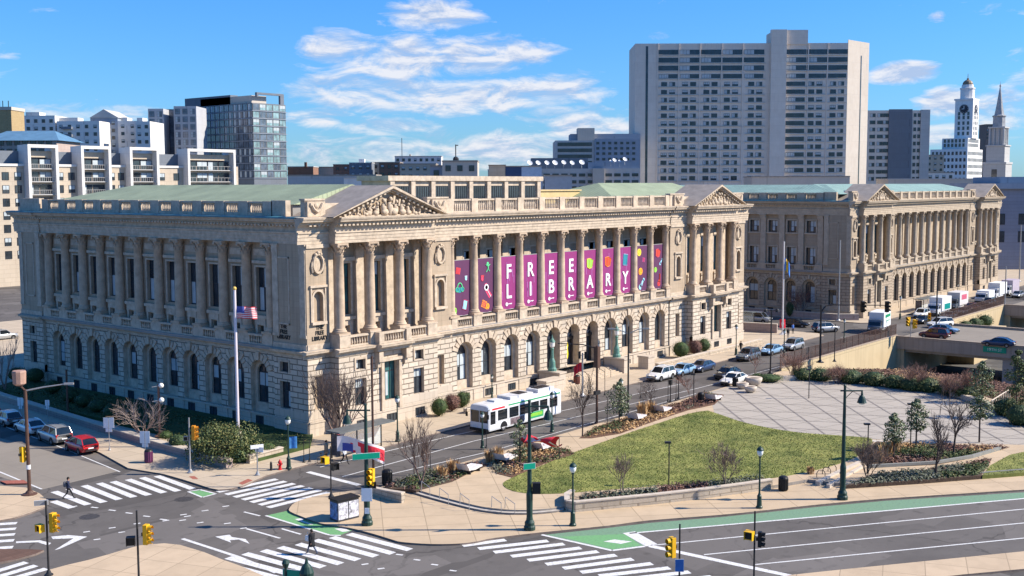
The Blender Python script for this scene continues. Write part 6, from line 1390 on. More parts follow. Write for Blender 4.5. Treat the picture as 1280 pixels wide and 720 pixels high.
# --- box trucks
def truck(label, px, rz, boxc, cab, L=7.2, H=3.5, art=None, z=0, group='box trucks in the far traffic'):
    p = gp(px[0], px[1], z) if len(px) == 2 else Vector(px); t = thing('box_truck', label, 'truck', (p.x, p.y, z), rz, group)
    MB().box(-L/2, -1.22, .95, L/2-1.9, 1.22, H).box(-L/2+.2, -1.0, .55, L/2-.4, 1.0, .94).build('cargo_box', boxc, t)
    c = MB(); x0_ = L/2-1.85
    for s_ in (1,):
        P2 = [(x0_, .5), (L/2, .5), (L/2, 1.25), (L/2-.35, 1.4), (L/2-.75, 2.35), (x0_, 2.4)]; k = c.add([(x, -1.05, zz_) for x, zz_ in P2]+[(x, 1.05, zz_) for x, zz_ in P2]); n = 6
        c.face(None, 0, [k+i for i in range(n)]); c.face(None, 0, [k+n+n-1-i for i in range(n)])
        for i in range(n): j = (i+1) % n; c.face(None, 0, [k+i, k+n+i, k+n+j, k+j])
    c.build('cab', cab, t)
    g = MB(); g.face([(L/2-.365, -.95, 1.46), (L/2-.365, .95, 1.46), (L/2-.725, .9, 2.28), (L/2-.725, -.9, 2.28)]); 
    for s in (1, -1): g.face([(x0_+.3, s*1.06, 1.45), (L/2-.5, s*1.06, 1.45), (L/2-.82, s*1.06, 2.2), (x0_+.3, s*1.06, 2.2)])
    g.build('glazing', CGLASS, t)
    for x in (L/2-1.0, -L/2+1.5):
        for s in (1, -1): wheel(t, x, s*.98, .42, .28)
    for s in (1, -1): MB().obox((L/2, s*.75, .95), (.08, .3, .2)).build('headlight', HEAD, t)
    b = MB(); b.box(L/2-.05, -1.05, .45, L/2+.1, 1.05, .7); b.box(-L/2-.12, -1.1, .5, -L/2, 1.1, .62); b.build('bumper', CHROME, t)
    for a in (art or []):
        m = MB(); x0, x1, z0, z1, mt = a
        if x0 == 'rear': m.box(-L/2-.015, x1[0], z0, -L/2+.02, x1[1], z1)
        else:
            for s in (1, -1): m.box(x0, s*1.22-.012, z0, x1, s*1.22+.012, z1)
        m.build('panel_graphic', mt, t)
    return t
TEAL = M('truck_teal', (.0, .22, .20), .4); GRT = M('truck_green', (.01, .26, .12), .4); PINK = M('truck_pink', (.5, .1, .16), .5, .3, 3)
truck('white box truck with a green side band turning out of the crossing', (1098, 415), LX+.15, M('truck_box_white', (.66, .68, .68), .45, .05), PAINT['slate'], art=[(-3.2, .6, 2.5, 3.0, GRT), (-2.6, .9, 1.55, 1.7, M('faint_grey_print', (.42, .45, .46))), (-2.8, .2, 1.85, 2.0, GRT)])
truck('white box truck with a teal swoosh in the queue', (1173, 393.5), LX, WHITE, PAINT['white'], art=[(-3.0, .4, 1.1, 2.2, TEAL)])
truck('tall box truck with pink lettering behind the teal-marked truck', (1195, 386.5), LX, M('truck_box_pale', (.58, .56, .55), .5, .06), PAINT['slate'], art=[(-2.6, .6, 2.0, 3.0, PINK)])
truck('plain white delivery van leading the farthest trucks', (1230, 379), LX, WHITE, PAINT['white'], L=6, H=2.7)
truck('white box truck second from the end of the queue', (1245, 373), LX, WHITE, PAINT['white'])
truck('mauve-sided box truck at the end of the queue', (1261, 369), LX, M('truck_box_mauve', (.42, .36, .42), .5, .1), PAINT['white'])
truck('white lorry on the sunken road beneath the bridge', (150, -40, 0), .1, WHITE, PAINT['white'], z=-6.6)
truck('white rental truck parked across the street behind the library', (7, 352), 0, WHITE, PAINT['white'])
# ================================================================== retaining walls, bridges, fences
RETAIN = stone('tan_retaining_concrete', (.52, .42, .26), 3.2, 9.0, .05, joint=.7, var=.05, bump=.2, streak=.2)
BRIDGE = stone('bridge_concrete', (.39, .32, .255), 1.5, 9, .03, joint=.75, var=.08, bump=.2, streak=.35); RUST = M('rusty_mesh_fence', (.095, .055, .045), .8, .2, 2)
DARKC = M('concrete_painted_shade', (.34, .30, .26), .9, .2, .5)  # darker concrete, shade under the deck put into the colour
def retaining(label, x0, x1, fence):
    t = thing('retaining_wall', label, 'wall', (x0, -18.8, 0)); L = x1-x0
    m = MB(); m.face([(0, 0, -6.6), (L, 0, -6.6), (L, 0, 0), (0, 0, 0)]); m.box(0, -.001, 0, L, .35, .45); m.build('panel_wall', RETAIN, t)
    MB().box(-.02, -.06, .45, L+.02, .41, .55).build('coping', BRIDGE, t)
    f = thing('mesh_fence', fence, 'fence', (x0, -18.6, .55)); n = int(L/2.2)
    for k in range(n+1): MB().box(-.04, -.04, 0, .04, .04, 1.75).build('post', RUST, f, (L/n*k, 0, 0))
    w_ = MB(); k = 0.0
    while k < L: w_.box(k, -.012, .05, k+.03, .012, 1.7); k += .13
    for z in (.05, .85, 1.68): w_.box(0, -.02, z, L, .02, z+.04)
    o = w_.build('mesh_panel', RUST, f)
    return t
retaining('tan panelled retaining wall between the plaza and the first bridge', 66.5, 109, 'rust brown fence on top of the wall beside the plaza')
retaining('tan panelled retaining wall between the two bridges', 131, 169, 'rust brown fence on the farther retaining wall')
retaining('tan retaining wall beyond the farther bridge', 186, 330, 'rust brown fence beyond the farther bridge')
def bridge(label, x0, x1, top):
    t = thing('road_bridge', label, 'bridge', (x0, -52, 0)); W_ = x1-x0; y0, y1 = -34.0, 33.2
    d = MB(); d.box(0, y0, -1.0, W_, y1, .006); d.build('deck', [A_CONC], t)
    for x in (-.35, W_): 
        MB().box(x, y0, -1.7, x+.35, y1, top).build('parapet', BRIDGE, t); MB().box(x-.08, y0, top, x+.43, y1, top+.12).build('parapet_coping', BRIDGE, t)
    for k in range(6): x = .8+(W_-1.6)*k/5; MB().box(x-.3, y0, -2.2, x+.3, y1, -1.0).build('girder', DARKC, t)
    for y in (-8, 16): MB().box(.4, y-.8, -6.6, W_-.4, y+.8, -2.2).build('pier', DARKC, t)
    MB().box(0, y1-1.2, -6.6, W_, y1, -1).build('abutment', RETAIN, t)
    return t
br1 = bridge('brown concrete road bridge with a green street sign on its parapet', 109, 131, .30)
bridge('farther concrete road bridge by the end of the courthouse', 169, 186, .45)
p = onY(1237, 428, -33); s_ = thing('street_name_sign', 'green street sign reading 19TH ST on the bridge parapet', 'sign', (108.6, -34.2, -.55))
MB().box(-.06, -1.7, -.45, 0, 1.7, .45).build('panel', GREENSIGN, s_); text('19TH ST', .62, WHITE, s_, (-.075, 0, 0), (pi/2, 0, -pi/2), ext=.005)
# ================================================================== garden walls, planters, steps' rails, benches
STW = stone('garden_wall_stone', (.36, .29, .265), 1.4, .45, .02, joint=.55, var=.12, bump=.3); STP = stone('planter_stone', (.46, .395, .31), .9, .35, .03, joint=.5, var=.2, bump=.6); CAP = M('pale_coping', (.50, .43, .35), .85, .12, 2)
def lowwall(name, label, cat, pts, h, th, mat, z0=0.0, cap=True, z1=None):
    t = thing(name, label, cat, (pts[0][0], pts[0][1], z0)); o = Vector((pts[0][0], pts[0][1])); n = len(pts); P2 = [Vector(p[:2])-o for p in pts]
    def side(off, k):
        d = (P2[min(k+1, n-1)]-P2[max(k-1, 0)]).normalized(); return P2[k]+Vector((-d.y, d.x))*off
    hs = [h]*n if z1 is None else [h+(z1-h)*k/(n-1) for k in range(n)]
    for (nm, off, za, zb, mt) in ((('wall_face', th/2, None, 0, mat), ('coping', th/2+.05, 0, .1, CAP)) if cap else (('wall_face', th/2, None, 0, mat),)):
        m = MB(); ks = []
        for k in range(n):
            a, b = side(off, k), side(-off, k); lo = -.05 if za is None else hs[k]; hi = hs[k]+zb; ks.append(m.add([(a.x, a.y, lo), (b.x, b.y, lo), (b.x, b.y, hi), (a.x, a.y, hi)]))
        for a, b in zip(ks, ks[1:]):
            for q in ((0, 1), (1, 2), (2, 3), (3, 0)): m.face(None, 0, [a+q[0], a+q[1], b+q[1], b+q[0]])
        m.face(None, 0, [ks[0]+i for i in range(4)]); m.face(None, 0, [ks[-1]+3-i for i in range(4)]); m.build(nm, mt, t)
    return t
g_ = [gp(x, y) for x, y in ((-40, 483), (0, 500), (60, 519), (130, 541), (200, 562.5), (287, 586))]
lowwall('garden_wall', 'long low stone wall with pale coping along the side street garden', 'wall', [(p.x, p.y) for p in g_], .75, .7, STW)
c_ = gp(287, 586); d_ = gp(310, 581); e_ = gp(352, 570)
lowwall('garden_wall', 'short low stone wall with panels turning the library corner', 'wall', [(d_.x, d_.y), (e_.x, e_.y)], .8, .5, STP)
lowwall('garden_wall', 'low pale stone wall below the round clipped bushes near the corner', 'wall', [(18.5, -4.4), (32.8, -4.0)], .6, .5, STP)
lowwall('garden_wall', 'low pale stone wall below the clipped bushes near the far pier', 'wall', [(58.5, -4.2), (90, -4.0)], .6, .5, STP)
lowwall('garden_wall', 'rough red-brown wall across the yard beside the courthouse', 'wall', [(96, 22), (101, 4), (102, -1)], 1.6, .5, STW)
lowwall('garden_wall', 'dark stone wall at the foot of the courthouse by the bare tree', 'wall', [(125.5, 28), (125.5, -1.5), (128, -4.6)], 1.2, .5, STW)
pl = [gp(x, y, ZK) for x, y in ((709, 637.5), (719, 639.5), (760, 635.5), (820, 629.5), (880, 622.5), (935, 615), (964, 610.5))]
lowwall('planter_wall', 'long curved stone planter wall in front of the lawn', 'planter', [(p.x, p.y) for p in pl], .72, .34, STP, ZK)
pb = [gp(x, y, ZK) for x, y in ((709, 637.5), (708.5, 629), (716, 624.5))]
lowwall('planter_wall', 'short return of the stone planter, shading the paving', 'planter', [(p.x, p.y) for p in pb], .72, .34, STP, ZK)
pa = [gp(x, y, ZK) for x, y in ((464, 617), (485, 623.5), (504, 628.5))]
lowwall('planter_wall', 'low tapering stone planter wall beside the park steps', 'planter', [(p.x, p.y) for p in pa], .5, .35, STP, ZK, z1=.75)
lowwall('seat_wall', 'long curved seat wall around the far side of the plaza', 'seat wall', [(p[0], p[1]) for p in [(56, -21.5)]+wall_w[3:]], .55, .7, CAP, ZU, cap=False)
ra = [gp(x, y, ZK) for x, y in ((1022, 607), (1050, 594), (1075, 583.5))]
lowwall('ramp_wall', 'pale ramp kerb rising beside the bicycle racks', 'kerb wall', [(p.x, p.y) for p in ra], .35, .4, CAP, ZK, cap=False, z1=.5)
ra = [gp(x, y, ZK) for x, y in ((1035, 610), (1060, 598), (1078, 588))]
lowwall('ramp_wall', 'second pale ramp kerb, next to the roadside bed', 'kerb wall', [(p.x, p.y) for p in ra], .3, .3, CAP, ZK, cap=False, z1=.5)
ra = [gp(x, y, ZU) for x, y in ((1085, 585), (1130, 582.5), (1170, 580), (1215, 572.5), (1250, 562))]
lowwall('bed_kerb', 'grey curved kerb under the magnolia bed', 'kerb wall', [(p.x, p.y) for p in ra], .28, .25, M('grey_kerb_stone', (.22, .22, .2), .9, .15, 2), ZU, cap=False)
ra = [gp(x, y, ZK) for x, y in ((1052, 609.5), (1120, 604), (1200, 597.5), (1280, 591))]
lowwall('bed_kerb', 'grey kerb between the roadside bed and the pavement', 'kerb wall', [(p.x, p.y) for p in ra], .35, .25, M('grey_kerb_stone_b', (.2, .2, .18), .9, .15, 2), ZK, cap=False)
def pose(o, p, z=None): o.location = (p.x, p.y, p.z if z is None else z)
for (x, y, lb) in ((537, 622, 'steel handrail at the planter end of the park steps'), (560, 631, 'second steel handrail along the park steps'), (586, 638, 'third steel handrail along the park steps'), (626, 642, 'steel handrail at the green lamp end of the park steps'), (643, 643, 'steel handrail standing just before the green corner lamp')):
    p = gp(x, y, ZK); t = thing('handrail', lb, 'handrail', (p.x, p.y, ZK), YAW+.35, 'handrails on the park steps')
    MB().tube([(-.1, 0, 0), (-.1, 0, .85), (.9, .4, 1.15), (.95, .42, .25)], .03, 6).build('rail', STEEL, t)
LOUNGE = M('white_bench_slab', (.62, .58, .56), .6, .12, 2)
def bench(px, label, rz, grp='white lounge benches along the park path'):
    p = gp(px[0], px[1], ZU); t = thing('lounge_bench', label, 'bench', (p.x, p.y, ZU), rz, grp); m = MB()
    pr_ = [(-1.0, .62), (-.55, .46), (0, .40), (.6, .46), (1.0, .52)]
    for (x0, z0), (x1, z1) in zip(pr_, pr_[1:]):
        for y in (-.55, .05): m.face([(x0, y, z0), (x1, y, z1), (x1, y+.5, z1+.0), (x0, y+.5, z0)]); m.face([(x0, y, z0-.12), (x1, y, z1-.12), (x1, y, z1), (x0, y, z0)])
    m.build('seat', LOUNGE, t); b = MB(); 
    for y in (-.58, .5): b.box(-1.0, y, .38, 1.0, y+.1, .5)
    b.face([(-1.05, -.6, .4), (-1.05, .6, .4), (-1.4, .6, 1.0), (-1.4, -.6, 1.0)]); b.build('backrest', LOUNGE, t)
    for x in (-.7, .7): MB().box(x-.06, -.5, 0, x+.06, .5, .34).build('leg', IRON, t)
for px, lb in (((588, 590), 'white lounge bench nearest the park steps'), ((633, 577), 'white lounge bench between tan grass and the young magnolia'), ((679, 563), 'white lounge bench below the fallen red flag'), ((585+212, 525.5), 'white lounge bench before the dense kerbside magnolia'), ((829, 516), 'white lounge bench beside the tan grass clump'), ((893, 501), 'grey lounge bench at the plaza end of the mulch bed')):
    bench(px, lb, .12)
BR = []
for i, (x, y) in enumerate(((1026, 600), (1033, 596.5), (1040, 593))):
    p = gp(x, y, ZK); t = thing('bicycle_rack', ('black bicycle rack closest to the kerb ramp end', 'black bicycle rack in the middle of the three', 'black bicycle rack farthest up the ramp')[i], 'bike rack', (p.x, p.y, ZK), YAW, 'bicycle racks beside the ramp')
    MB().tube([(0, -.35, 0), (0, -.35, .6), (0, -.2, .85), (0, .2, .85), (0, .35, .6), (0, .35, 0)], .035, 6).build('hoop', IRON, t)
for i, (x, y) in enumerate(((732, 493), (738, 490))):
    p = gp(x, y, ZK); t = thing('bicycle_rack', ('steel bicycle hoop before the entrance steps', 'second steel bicycle hoop next to the signal pole')[i], 'bike rack', (p.x, p.y, ZK), 0, 'bicycle hoops at the library')
    MB().tube([(0, -.35, 0), (0, -.35, .7), (0, -.2, .9), (0, .2, .9), (0, .35, .7), (0, .35, 0)], .035, 6).build('hoop', STEEL, t)
# sphere sculptures at the plaza corner
for (x, y, r, lb) in ((928, 486, .75, 'smaller stone sphere half standing by the plaza corner'), (938, 490.5, .75, 'stone sphere lowest on the plaza edge'), (942, 482, 1.05, 'large stone bowl beside the seat wall end')):
    p = gp(x, y, ZU); t = thing('stone_sphere', lb, 'sculpture', (p.x, p.y, ZU), 0, 'stone spheres at the plaza'); m = MB(); m.sm = True
    m.lathe([(r*.35, 0), (r*.75, r*.22), (r*.98, r*.65), (r, r*.95), (r*.92, r*1.0), (r*.7, r*.85)], n=18); m.build('bowl', CAP, t); MB().lathe([(r*.7, 0), (r*.5, .05)], (0, 0, r*.84), 14).build('soil_fill', SOIL, t)
def bin_(px, z, lb, mt, r=.32, h=.95, rz=0, grp=None):
    p = gp(px[0], px[1], z); t = thing('litter_bin', lb, 'litter bin', (p.x, p.y, z), rz, grp); m = MB(); m.lathe([(r*.85, 0), (r, .1), (r, h*.82), (r*1.06, h*.84), (r*1.06, h*.9)], n=14)
    for k in range(14): a = 2*pi*k/14; m.obox((r*cos(a), r*sin(a), h*.45), (.05, .05, h*.72), Matrix.Rotation(a, 3, 'Z'))
    m.build('drum', mt, t); MB().lathe([(r*1.06, h*.9), (r*.9, h), (r*.5, h*1.06), (.02, h*1.07)], n=14).build('lid', BLACK, t)
bin_((484, 606), ZK, 'black slatted litter bin beside the corner planting bed', BLACK, .42, 1.25); bin_((979, 613), ZK, 'black litter bin on the pavement by the ramp', BLACK, .38, 1.15); bin_((186, 578), ZK, 'purple-brown litter bin under the white street sign', M('plum_bin', (.13, .035, .09), .5, .15, 3), .36, 1.15); bin_((721, 480), ZK, 'rust-red litter bin at the foot of the entrance steps', M('rust_bin', (.17, .06, .04), .7, .2, 3), .4, 1.1); bin_((876, 503), ZU, 'black litter bin by the plaza parking meters', BLACK, .35, 1.1); bin_((919, 483), ZU, 'black litter bin before the white sedan', BLACK, .35, 1.1)
# litter kiosk on the corner
p = gp(431, 648, ZK); t = thing('litter_kiosk', 'dark boxy litter kiosk covered with posters on the corner', 'litter bin', (p.x, p.y, ZK), radians(-8)); 
MB().box(-.95, -.5, 0, .95, .55, 1.55).build('cabinet', M('dark_cabinet', (.05, .05, .055), .5, .2), t); MB().prism([(-1.02, -.58), (1.02, -.58), (1.02, .62), (-1.02, .62)], 1.55, 1.66, bottom=True).build('lid', BLACK, t)
POST = M('pale_poster_print', (.50, .50, .55), .6, .8, 4); MB().box(-.965, -.45, .15, -.94, .5, 1.4).build('poster', M('blue_poster_print', (.12, .18, .34), .6, .9, 4), t); MB().box(-.9, -.52, .15, -.05, -.49, 1.4).build('poster', POST, t); MB().box(.05, -.52, .15, .9, -.49, 1.4).build('poster', POST, t)
p = gp(350, 587, ZK); t = thing('fire_hydrant', 'red fire hydrant on the library corner pavement', 'hydrant', (p.x, p.y, ZK)); MB().lathe([(.2, 0), (.2, .06), (.13, .08), (.13, .6), (.17, .62), (.15, .74), (.06, .84), (.05, .9)], n=10).build('barrel', RED, t); MB().tube([(-.26, 0, .48), (.26, 0, .48)], .07, 8).tube([(0, -.24, .5), (0, 0, .5)], .08, 8).build('outlet', RED, t)
p = gp(339, 588, ZK); t = thing('bollard', 'short dark bollard next to the hydrant', 'bollard', (p.x, p.y, ZK)); MB().lathe([(.12, 0), (.1, .7), (.02, .8)], n=10).build('post', IRON, t)
# bus shelters
def shelter(px, lb, rz, L=6.0):
    p = gp(px[0], px[1], ZK); t = thing('bus_shelter', lb, 'bus shelter', (p.x, p.y, ZK), rz)
    for x in (-L/2+.1, 0, L/2-.1): MB().box(x-.05, .55, 0, x+.05, .65, 2.5).build('post', IRON, t)
    MB().box(-L/2-.3, -.9, 2.5, L/2+.3, .9, 2.62).build('roof', M('shelter_roof', (.12, .13, .13), .4, .2, 2), t)
    gm, nt_, b_ = nt_new('shelter_glass'); b_.inputs['Base Color'].default_value = (.6, .68, .7, 1); b_.inputs['Alpha'].default_value = .3; b_.inputs['Roughness'].default_value = .1
    MB().box(-L/2+.15, .58, .35, L/2-.15, .62, 2.3).build('glass_panel', gm, t); MB().box(-L/2+.05, -.6, .3, -L/2+.12, .55, 2.3).build('advert_panel', M('shelter_advert', (.12, .10, .10), .4, .8, 2), t); MB().box(-L/2+1, .0, .42, L/2-1, .4, .5).build('bench', STEEL, t)
    for x in (-L/2+1.3, L/2-1.3): MB().box(x-.05, .1, 0, x+.05, .3, .42).build('bench_leg', IRON, t)
shelter((452, 566), 'dark bus shelter by the library corner behind the big flag', 0, 6.5); shelter((925, 407), 'dark bus shelter in front of the silver minivan', -pi/2, 5)
shelter((1158, 388), 'long dark canopy at the courthouse front', 0, 9)
# ================================================================== lamps, signals, signs
LGL, nt_, b_ = nt_new('lamp_globe'); b_.inputs['Base Color'].default_value = (.72, .72, .68, 1); b_.inputs['Roughness'].default_value = .25
def acorn(px, ytop, label, mat=IRON_G, z=ZK, banner=None, grp='black post-top lamps'):
    p = gp(px[0], px[1], z); H = hgt(p, ytop)-z; t = thing('street_lamp', label, 'street lamp', (p.x, p.y, z), 0, grp); s = min(1.0, H/4.5)
    MB().lathe([(.26*s, 0), (.26*s, .12), (.2*s, .2), (.17*s, .9*s), (.19*s, .95*s), (.12*s, 1.05*s), (.075, 1.2*s), (.06, H-.95*s), (.1, H-.92*s), (.13*s, H-.82*s)], n=12).build('post', mat, t)
    m = MB(); m.sm = True; m.lathe([(.12*s, H-.82*s), (.22*s, H-.66*s), (.25*s, H-.45*s), (.21*s, H-.34*s)], n=14); m.build('globe', LGL, t)
    MB().lathe([(.28*s, H-.36*s), (.27*s, H-.30*s), (.18*s, H-.16*s), (.06*s, H-.1*s), (.03, H)], n=14).build('cap', mat, t)
    if banner:
        b = MB()
        for i in range(6):
            x0, x1 = .1+.11*i, .1+.11*(i+1); b.face([(x0, .03*sin(i), H*.38), (x1, .03*sin(i+1), H*.38), (x1, .03*sin(i+1), H*.60), (x0, .03*sin(i), H*.60)])
        f = thing('pole_flag', banner, 'flag', (p.x, p.y, z), -YAW); b.build('cloth', M('blue_flag_cloth', (.07, .25, .55), .7, .3, 4), f); MB().tube([(0, 0, H*.6), (.8, 0, H*.6)], .02, 5).build('bracket', IRON, f)
    return t
acorn((361, 586), 519, 'black globe lamp carrying a blue flag at the library corner', banner='plain blue flag hung on the corner globe lamp'); acorn((497, 552), 493, 'black globe lamp on the pavement between bus and shelter'); acorn((615, 497), 468, 'black globe lamp against the library base behind the bus', z=ZK); acorn((690, 540), 489, 'black globe lamp standing in front of the bus tail')
acorn((716, 657), 577, 'dark green globe lamp at the end of the stone planter'); acorn((949, 635), 557, 'dark green globe lamp between planter and litter bin'); acorn((776, 522), 472, 'globe lamp half hidden by the kerbside magnolia'); acorn((920, 444), 405, 'black globe lamp by the far pier of the library'); acorn((1125, 399), 369, 'globe lamp under the first courthouse arches'); acorn((1197, 370), 355, 'globe lamp farther along the courthouse arches'); acorn((603, 560), 514, 'slim globe lamp at the front wheel of the bus'); acorn((1055, 428), 398, 'globe lamp in front of the courthouse corner'); acorn((980, 446), 411, 'globe lamp before the light blue sedan')
def path_light(px, ytop, label, z=ZU):
    p = gp(px[0], px[1], z); H = hgt(p, ytop)-z; t = thing('path_light', label, 'path light', (p.x, p.y, z), YAW-pi/2, 'slim park path lights')
    MB().tube([(0, 0, 0), (0, 0, H)], [.055, .05], 8).build('post', IRON, t); MB().obox((-.12, 0, H), (.5, .34, .14)).build('head', IRON, t)
path_light((836, 607), 553, 'slim black path light in the planter before the lawn'); path_light((1084, 592), 530, 'slim black path light by the multi-stem tree near the ramp'); path_light((867, 508), 468, 'slim black path light in the mulch bed near the plaza'); path_light((1138, 560), 505, 'slim path light behind the pair of magnolias'); path_light((1011, 498), 462, 'slim path light before the hedge of the plaza')
def bell_lamp(px, ytop, label, arm, sign=None, sig=None):
    p = gp(px[0], px[1], ZK); H = hgt(p, ytop)-ZK; t = thing('tall_street_lamp', label, 'street lamp', (p.x, p.y, ZK), YAW-pi/2, 'tall green lamps with bell luminaires')
    MB().lathe([(.42, 0), (.42, .25), (.36, .35), (.36, .55), (.25, .75), (.22, 1.0), (.24, 2.6), (.2, 2.8), (.17, 3.0), (.14, H*.6), (.1, H)], n=14).build('pole', IRON_G, t)
    MB().tube([(-.35*arm, 0, H-.35), (1.4*arm, 0, H-.35)], .06, 8).tube([(0, 0, H-1.0), (.6*arm, 0, H-.4)], .03, 5).ball((0, 0, H+.05), .12, 8, 5).build('arm', IRON_G, t)
    l = MB().lathe([(.38, 0), (.34, .1), (.26, .35), (.2, .5), (.1, .6), (.06, .95)], (1.35*arm, 0, H-1.3), 14).build('bell_shade', IRON_G, t); MB().lathe([(.3, 0), (.2, -.12), (.05, -.16)], (1.35*arm, 0, H-1.3), 12).build('lens', LGL, l)
    return t, p, H
bell_lamp((459, 656), 507, 'tall dark green lamp with a street sign and signal on the park corner', -1)
bell_lamp((662, 662), 502, 'tall dark green lamp at the kerb before the lawn tip', 1)
bell_lamp((1053, 624), 483, 'tall dark green lamp beside the bicycle racks and ramp', 1)
def name_sign(lb, P3, rz, L=1.6, mat=GREENSIGN, h=.42, txt=None, nm='street_name_sign'):
    t = thing(nm, lb, 'sign', tuple(P3), rz); MB().box(-L/2, -.02, -h/2, L/2, .02, h/2).build('panel', mat, t); MB().box(-L/2-.02, -.012, -h/2-.02, L/2+.02, .012, h/2+.02).build('border', WHITE, t); MB().box(-.05, .02, -.05, .05, .14, .05).build('clamp', STEEL, t)
    if txt: text(txt, h*.7, WHITE, t, (0, -.026, 0), (pi/2, 0, 0), ext=.003)
def on_pole(px, y, z=ZK):
    p = gp(px[0], px[1], z); return Vector((p.x, p.y, hgt(p, y)))
def toward(v, k=.16): d = Vector((CAM.x-v.x, CAM.y-v.y, 0)).normalized(); return v+d*k
HV = YAW-pi/2
name_sign('green street name sign on the tall corner lamp', toward(on_pole((459, 656), 569), .3), HV+.3, 2.0); name_sign('white notice on the tall corner lamp below the signal', toward(on_pole((459, 656), 617), .32), HV, .75, WHITE, .95, nm='notice_sign'); name_sign('small white notice low on the tall corner lamp', toward(on_pole((459, 656), 637), .34), HV, .3, WHITE, .4, nm='notice_sign')
name_sign('green street name sign on the lamp before the lawn tip', toward(on_pole((662, 662), 581.5), .3), HV+.4, .9)
t = thing('signal_box', 'black box hung on the lamp before the lawn tip', 'box', tuple(on_pole((662, 662), 610)+RT*.5), HV); MB().box(-.3, -.2, -.4, .3, .2, .4).build('case', BLACK, t); MB().box(-.5, -.04, -.04, -.28, .04, .04).build('bracket', IRON, t)
AMB = dict(R=M('red_lens', (.25, .01, .01), .3), A=M('amber_lens', (.3, .12, .01), .3), G=M('green_lens', (.01, .12, .07), .3))
def signal_head(lb, P3, rz, mat=YELLOW, s=1.0, ped=False, grp='yellow traffic signal heads'):
    """front of the head faces local -y"""
    t = thing('pedestrian_signal' if ped else 'traffic_signal', lb, 'pedestrian signal' if ped else 'traffic signal', tuple(P3), rz, grp)
    if ped:
        MB().box(-.24*s, -.12*s, -.25*s, .24*s, .14*s, .25*s).build('housing', mat, t); MB().box(-.2*s, -.135*s, -.2*s, .2*s, -.12*s, .2*s).build('screen', BLACK, t); v = MB(); v.box(-.24*s, -.3*s, .22*s, .24*s, -.12*s, .25*s); v.box(-.24*s, -.26*s, -.25*s, -.21*s, -.12*s, .22*s); v.box(.21*s, -.26*s, -.25*s, .24*s, -.12*s, .22*s); v.build('visor', mat, t); return t
    MB().box(-.2*s, -.14*s, -.62*s, .2*s, .14*s, .62*s).build('housing', mat, t)
    for k, c in enumerate('RAG'):
        z = (.41-.41*k)*s; R_ = Matrix.Rotation(pi/2, 3, 'X'); m = MB(); m.face([(.14*s*cos(a*pi/8), -.15*s, z+.14*s*sin(a*pi/8)) for a in range(16)]); m.build('lens', AMB[c], t)
        v = MB(); pts = [(.17*s*cos(a*pi/10-.35), z+.17*s*sin(a*pi/10-.35)) for a in range(18)]
        for (a, b) in zip(pts, pts[1:]): v.face([(a[0], -.14*s, a[1]), (b[0], -.14*s, b[1]), (b[0], -.42*s, b[1]), (a[0], -.42*s, a[1])])
        v.build('visor', mat, t)
    MB().box(-.08, .12*s, -.1, .08, .3*s, .1).build('bracket', IRON, t)
    return t
def pole(px, ytop, label, r=.06, mat=IRON, z=ZK, base=True, nm='signal_post', cat='post', grp=None):
    p = gp(px[0], px[1], z); H = hgt(p, ytop)-z; t = thing(nm, label, cat, (p.x, p.y, z), 0, grp)
    MB().tube([(0, 0, .2), (0, 0, H)], [r, r*.85], 10).build('shaft', mat, t)
    MB().lathe([(r*4, 0), (r*4, .06), (r*2.4, .14), (r*1.6, .3), (r*1.3, .34)], n=12).build('foot', mat, t)
    return p, H, t
def side(P3, k): return P3+RT*k
# brown pole with the boxed head on the west corner
p, H, bp = pole((37, 618), 487, 'rusty brown pole with an arm lamp and big box on the west corner', .15, BROWN, nm='lamp_pole', cat='street lamp')
MB().tube([(0, 0, H-.1), (1.0, -.9, H+.15), (2.2, -2.0, H+.35)], [.07, .06, .05], 7).build('arm', STEEL, bp); MB().obox((2.5, -2.25, H+.37), (.75, .3, .14), Matrix.Rotation(-.74, 3, 'Z')).build('lamp_head', STEEL, bp)
MB().lathe([(.3, 0), (.5, .15), (.54, 1.1), (.5, 1.2)], (-.3, .3, H+.35), 10).build('box_head', M('peach_box', (.36, .22, .165), .6, .15), bp); MB().tube([(0, 0, H-.1), (-.3, .3, H+.4)], .08, 6).build('bracket', BROWN, bp)
MB().lathe([(.17, 0), (.17, .35)], (0, 0, 2.1), 10).build('notice_band', WHITE, bp)
signal_head('yellow signal seen from behind on the rusty brown pole', side(on_pole((37, 618), 568), -.45), HV+pi*.8)
p, H, _ = pole((61, 719), 626, 'dark signal post on the near corner edge', .07); P3 = on_pole((61, 719), 653)
signal_head('yellow signal with three visors on the near edge post', side(P3, .4), HV-pi/2-.3+pi); signal_head('small yellow pedestrian signal on the near edge post', side(on_pole((61, 719), 660), -.4), HV-.6, YELLOW, 1.0, True)
name_sign('small grey sign plate atop the near edge post', side(on_pole((61, 719), 628.5), -.3), HV+.3, .8, STEEL, .3, nm='notice_sign')
p, H, _ = pole((174, 735), 638, 'dark signal post standing on the near corner pavement', .07)
signal_head('yellow signal on the near corner pavement post', side(on_pole((174, 735), 668), .55), HV-pi/2-.2+pi); signal_head('black pedestrian signal on the near corner pavement post', side(on_pole((174, 735), 676), -.42), HV+.2, BLACK, 1.1, True)
p, H, _ = pole((238, 591), 522, 'grey signal post by the garden wall', .07, STEEL); signal_head('orange signal head before the evergreen by the garden wall', side(on_pole((238, 591), 541), .38), HV+pi/2, M('signal_orange', (.62, .25, .02), .5, .1)); signal_head('grey pedestrian signal on the garden wall post', side(on_pole((238, 591), 548), -.28), HV, STEEL, .8, True)
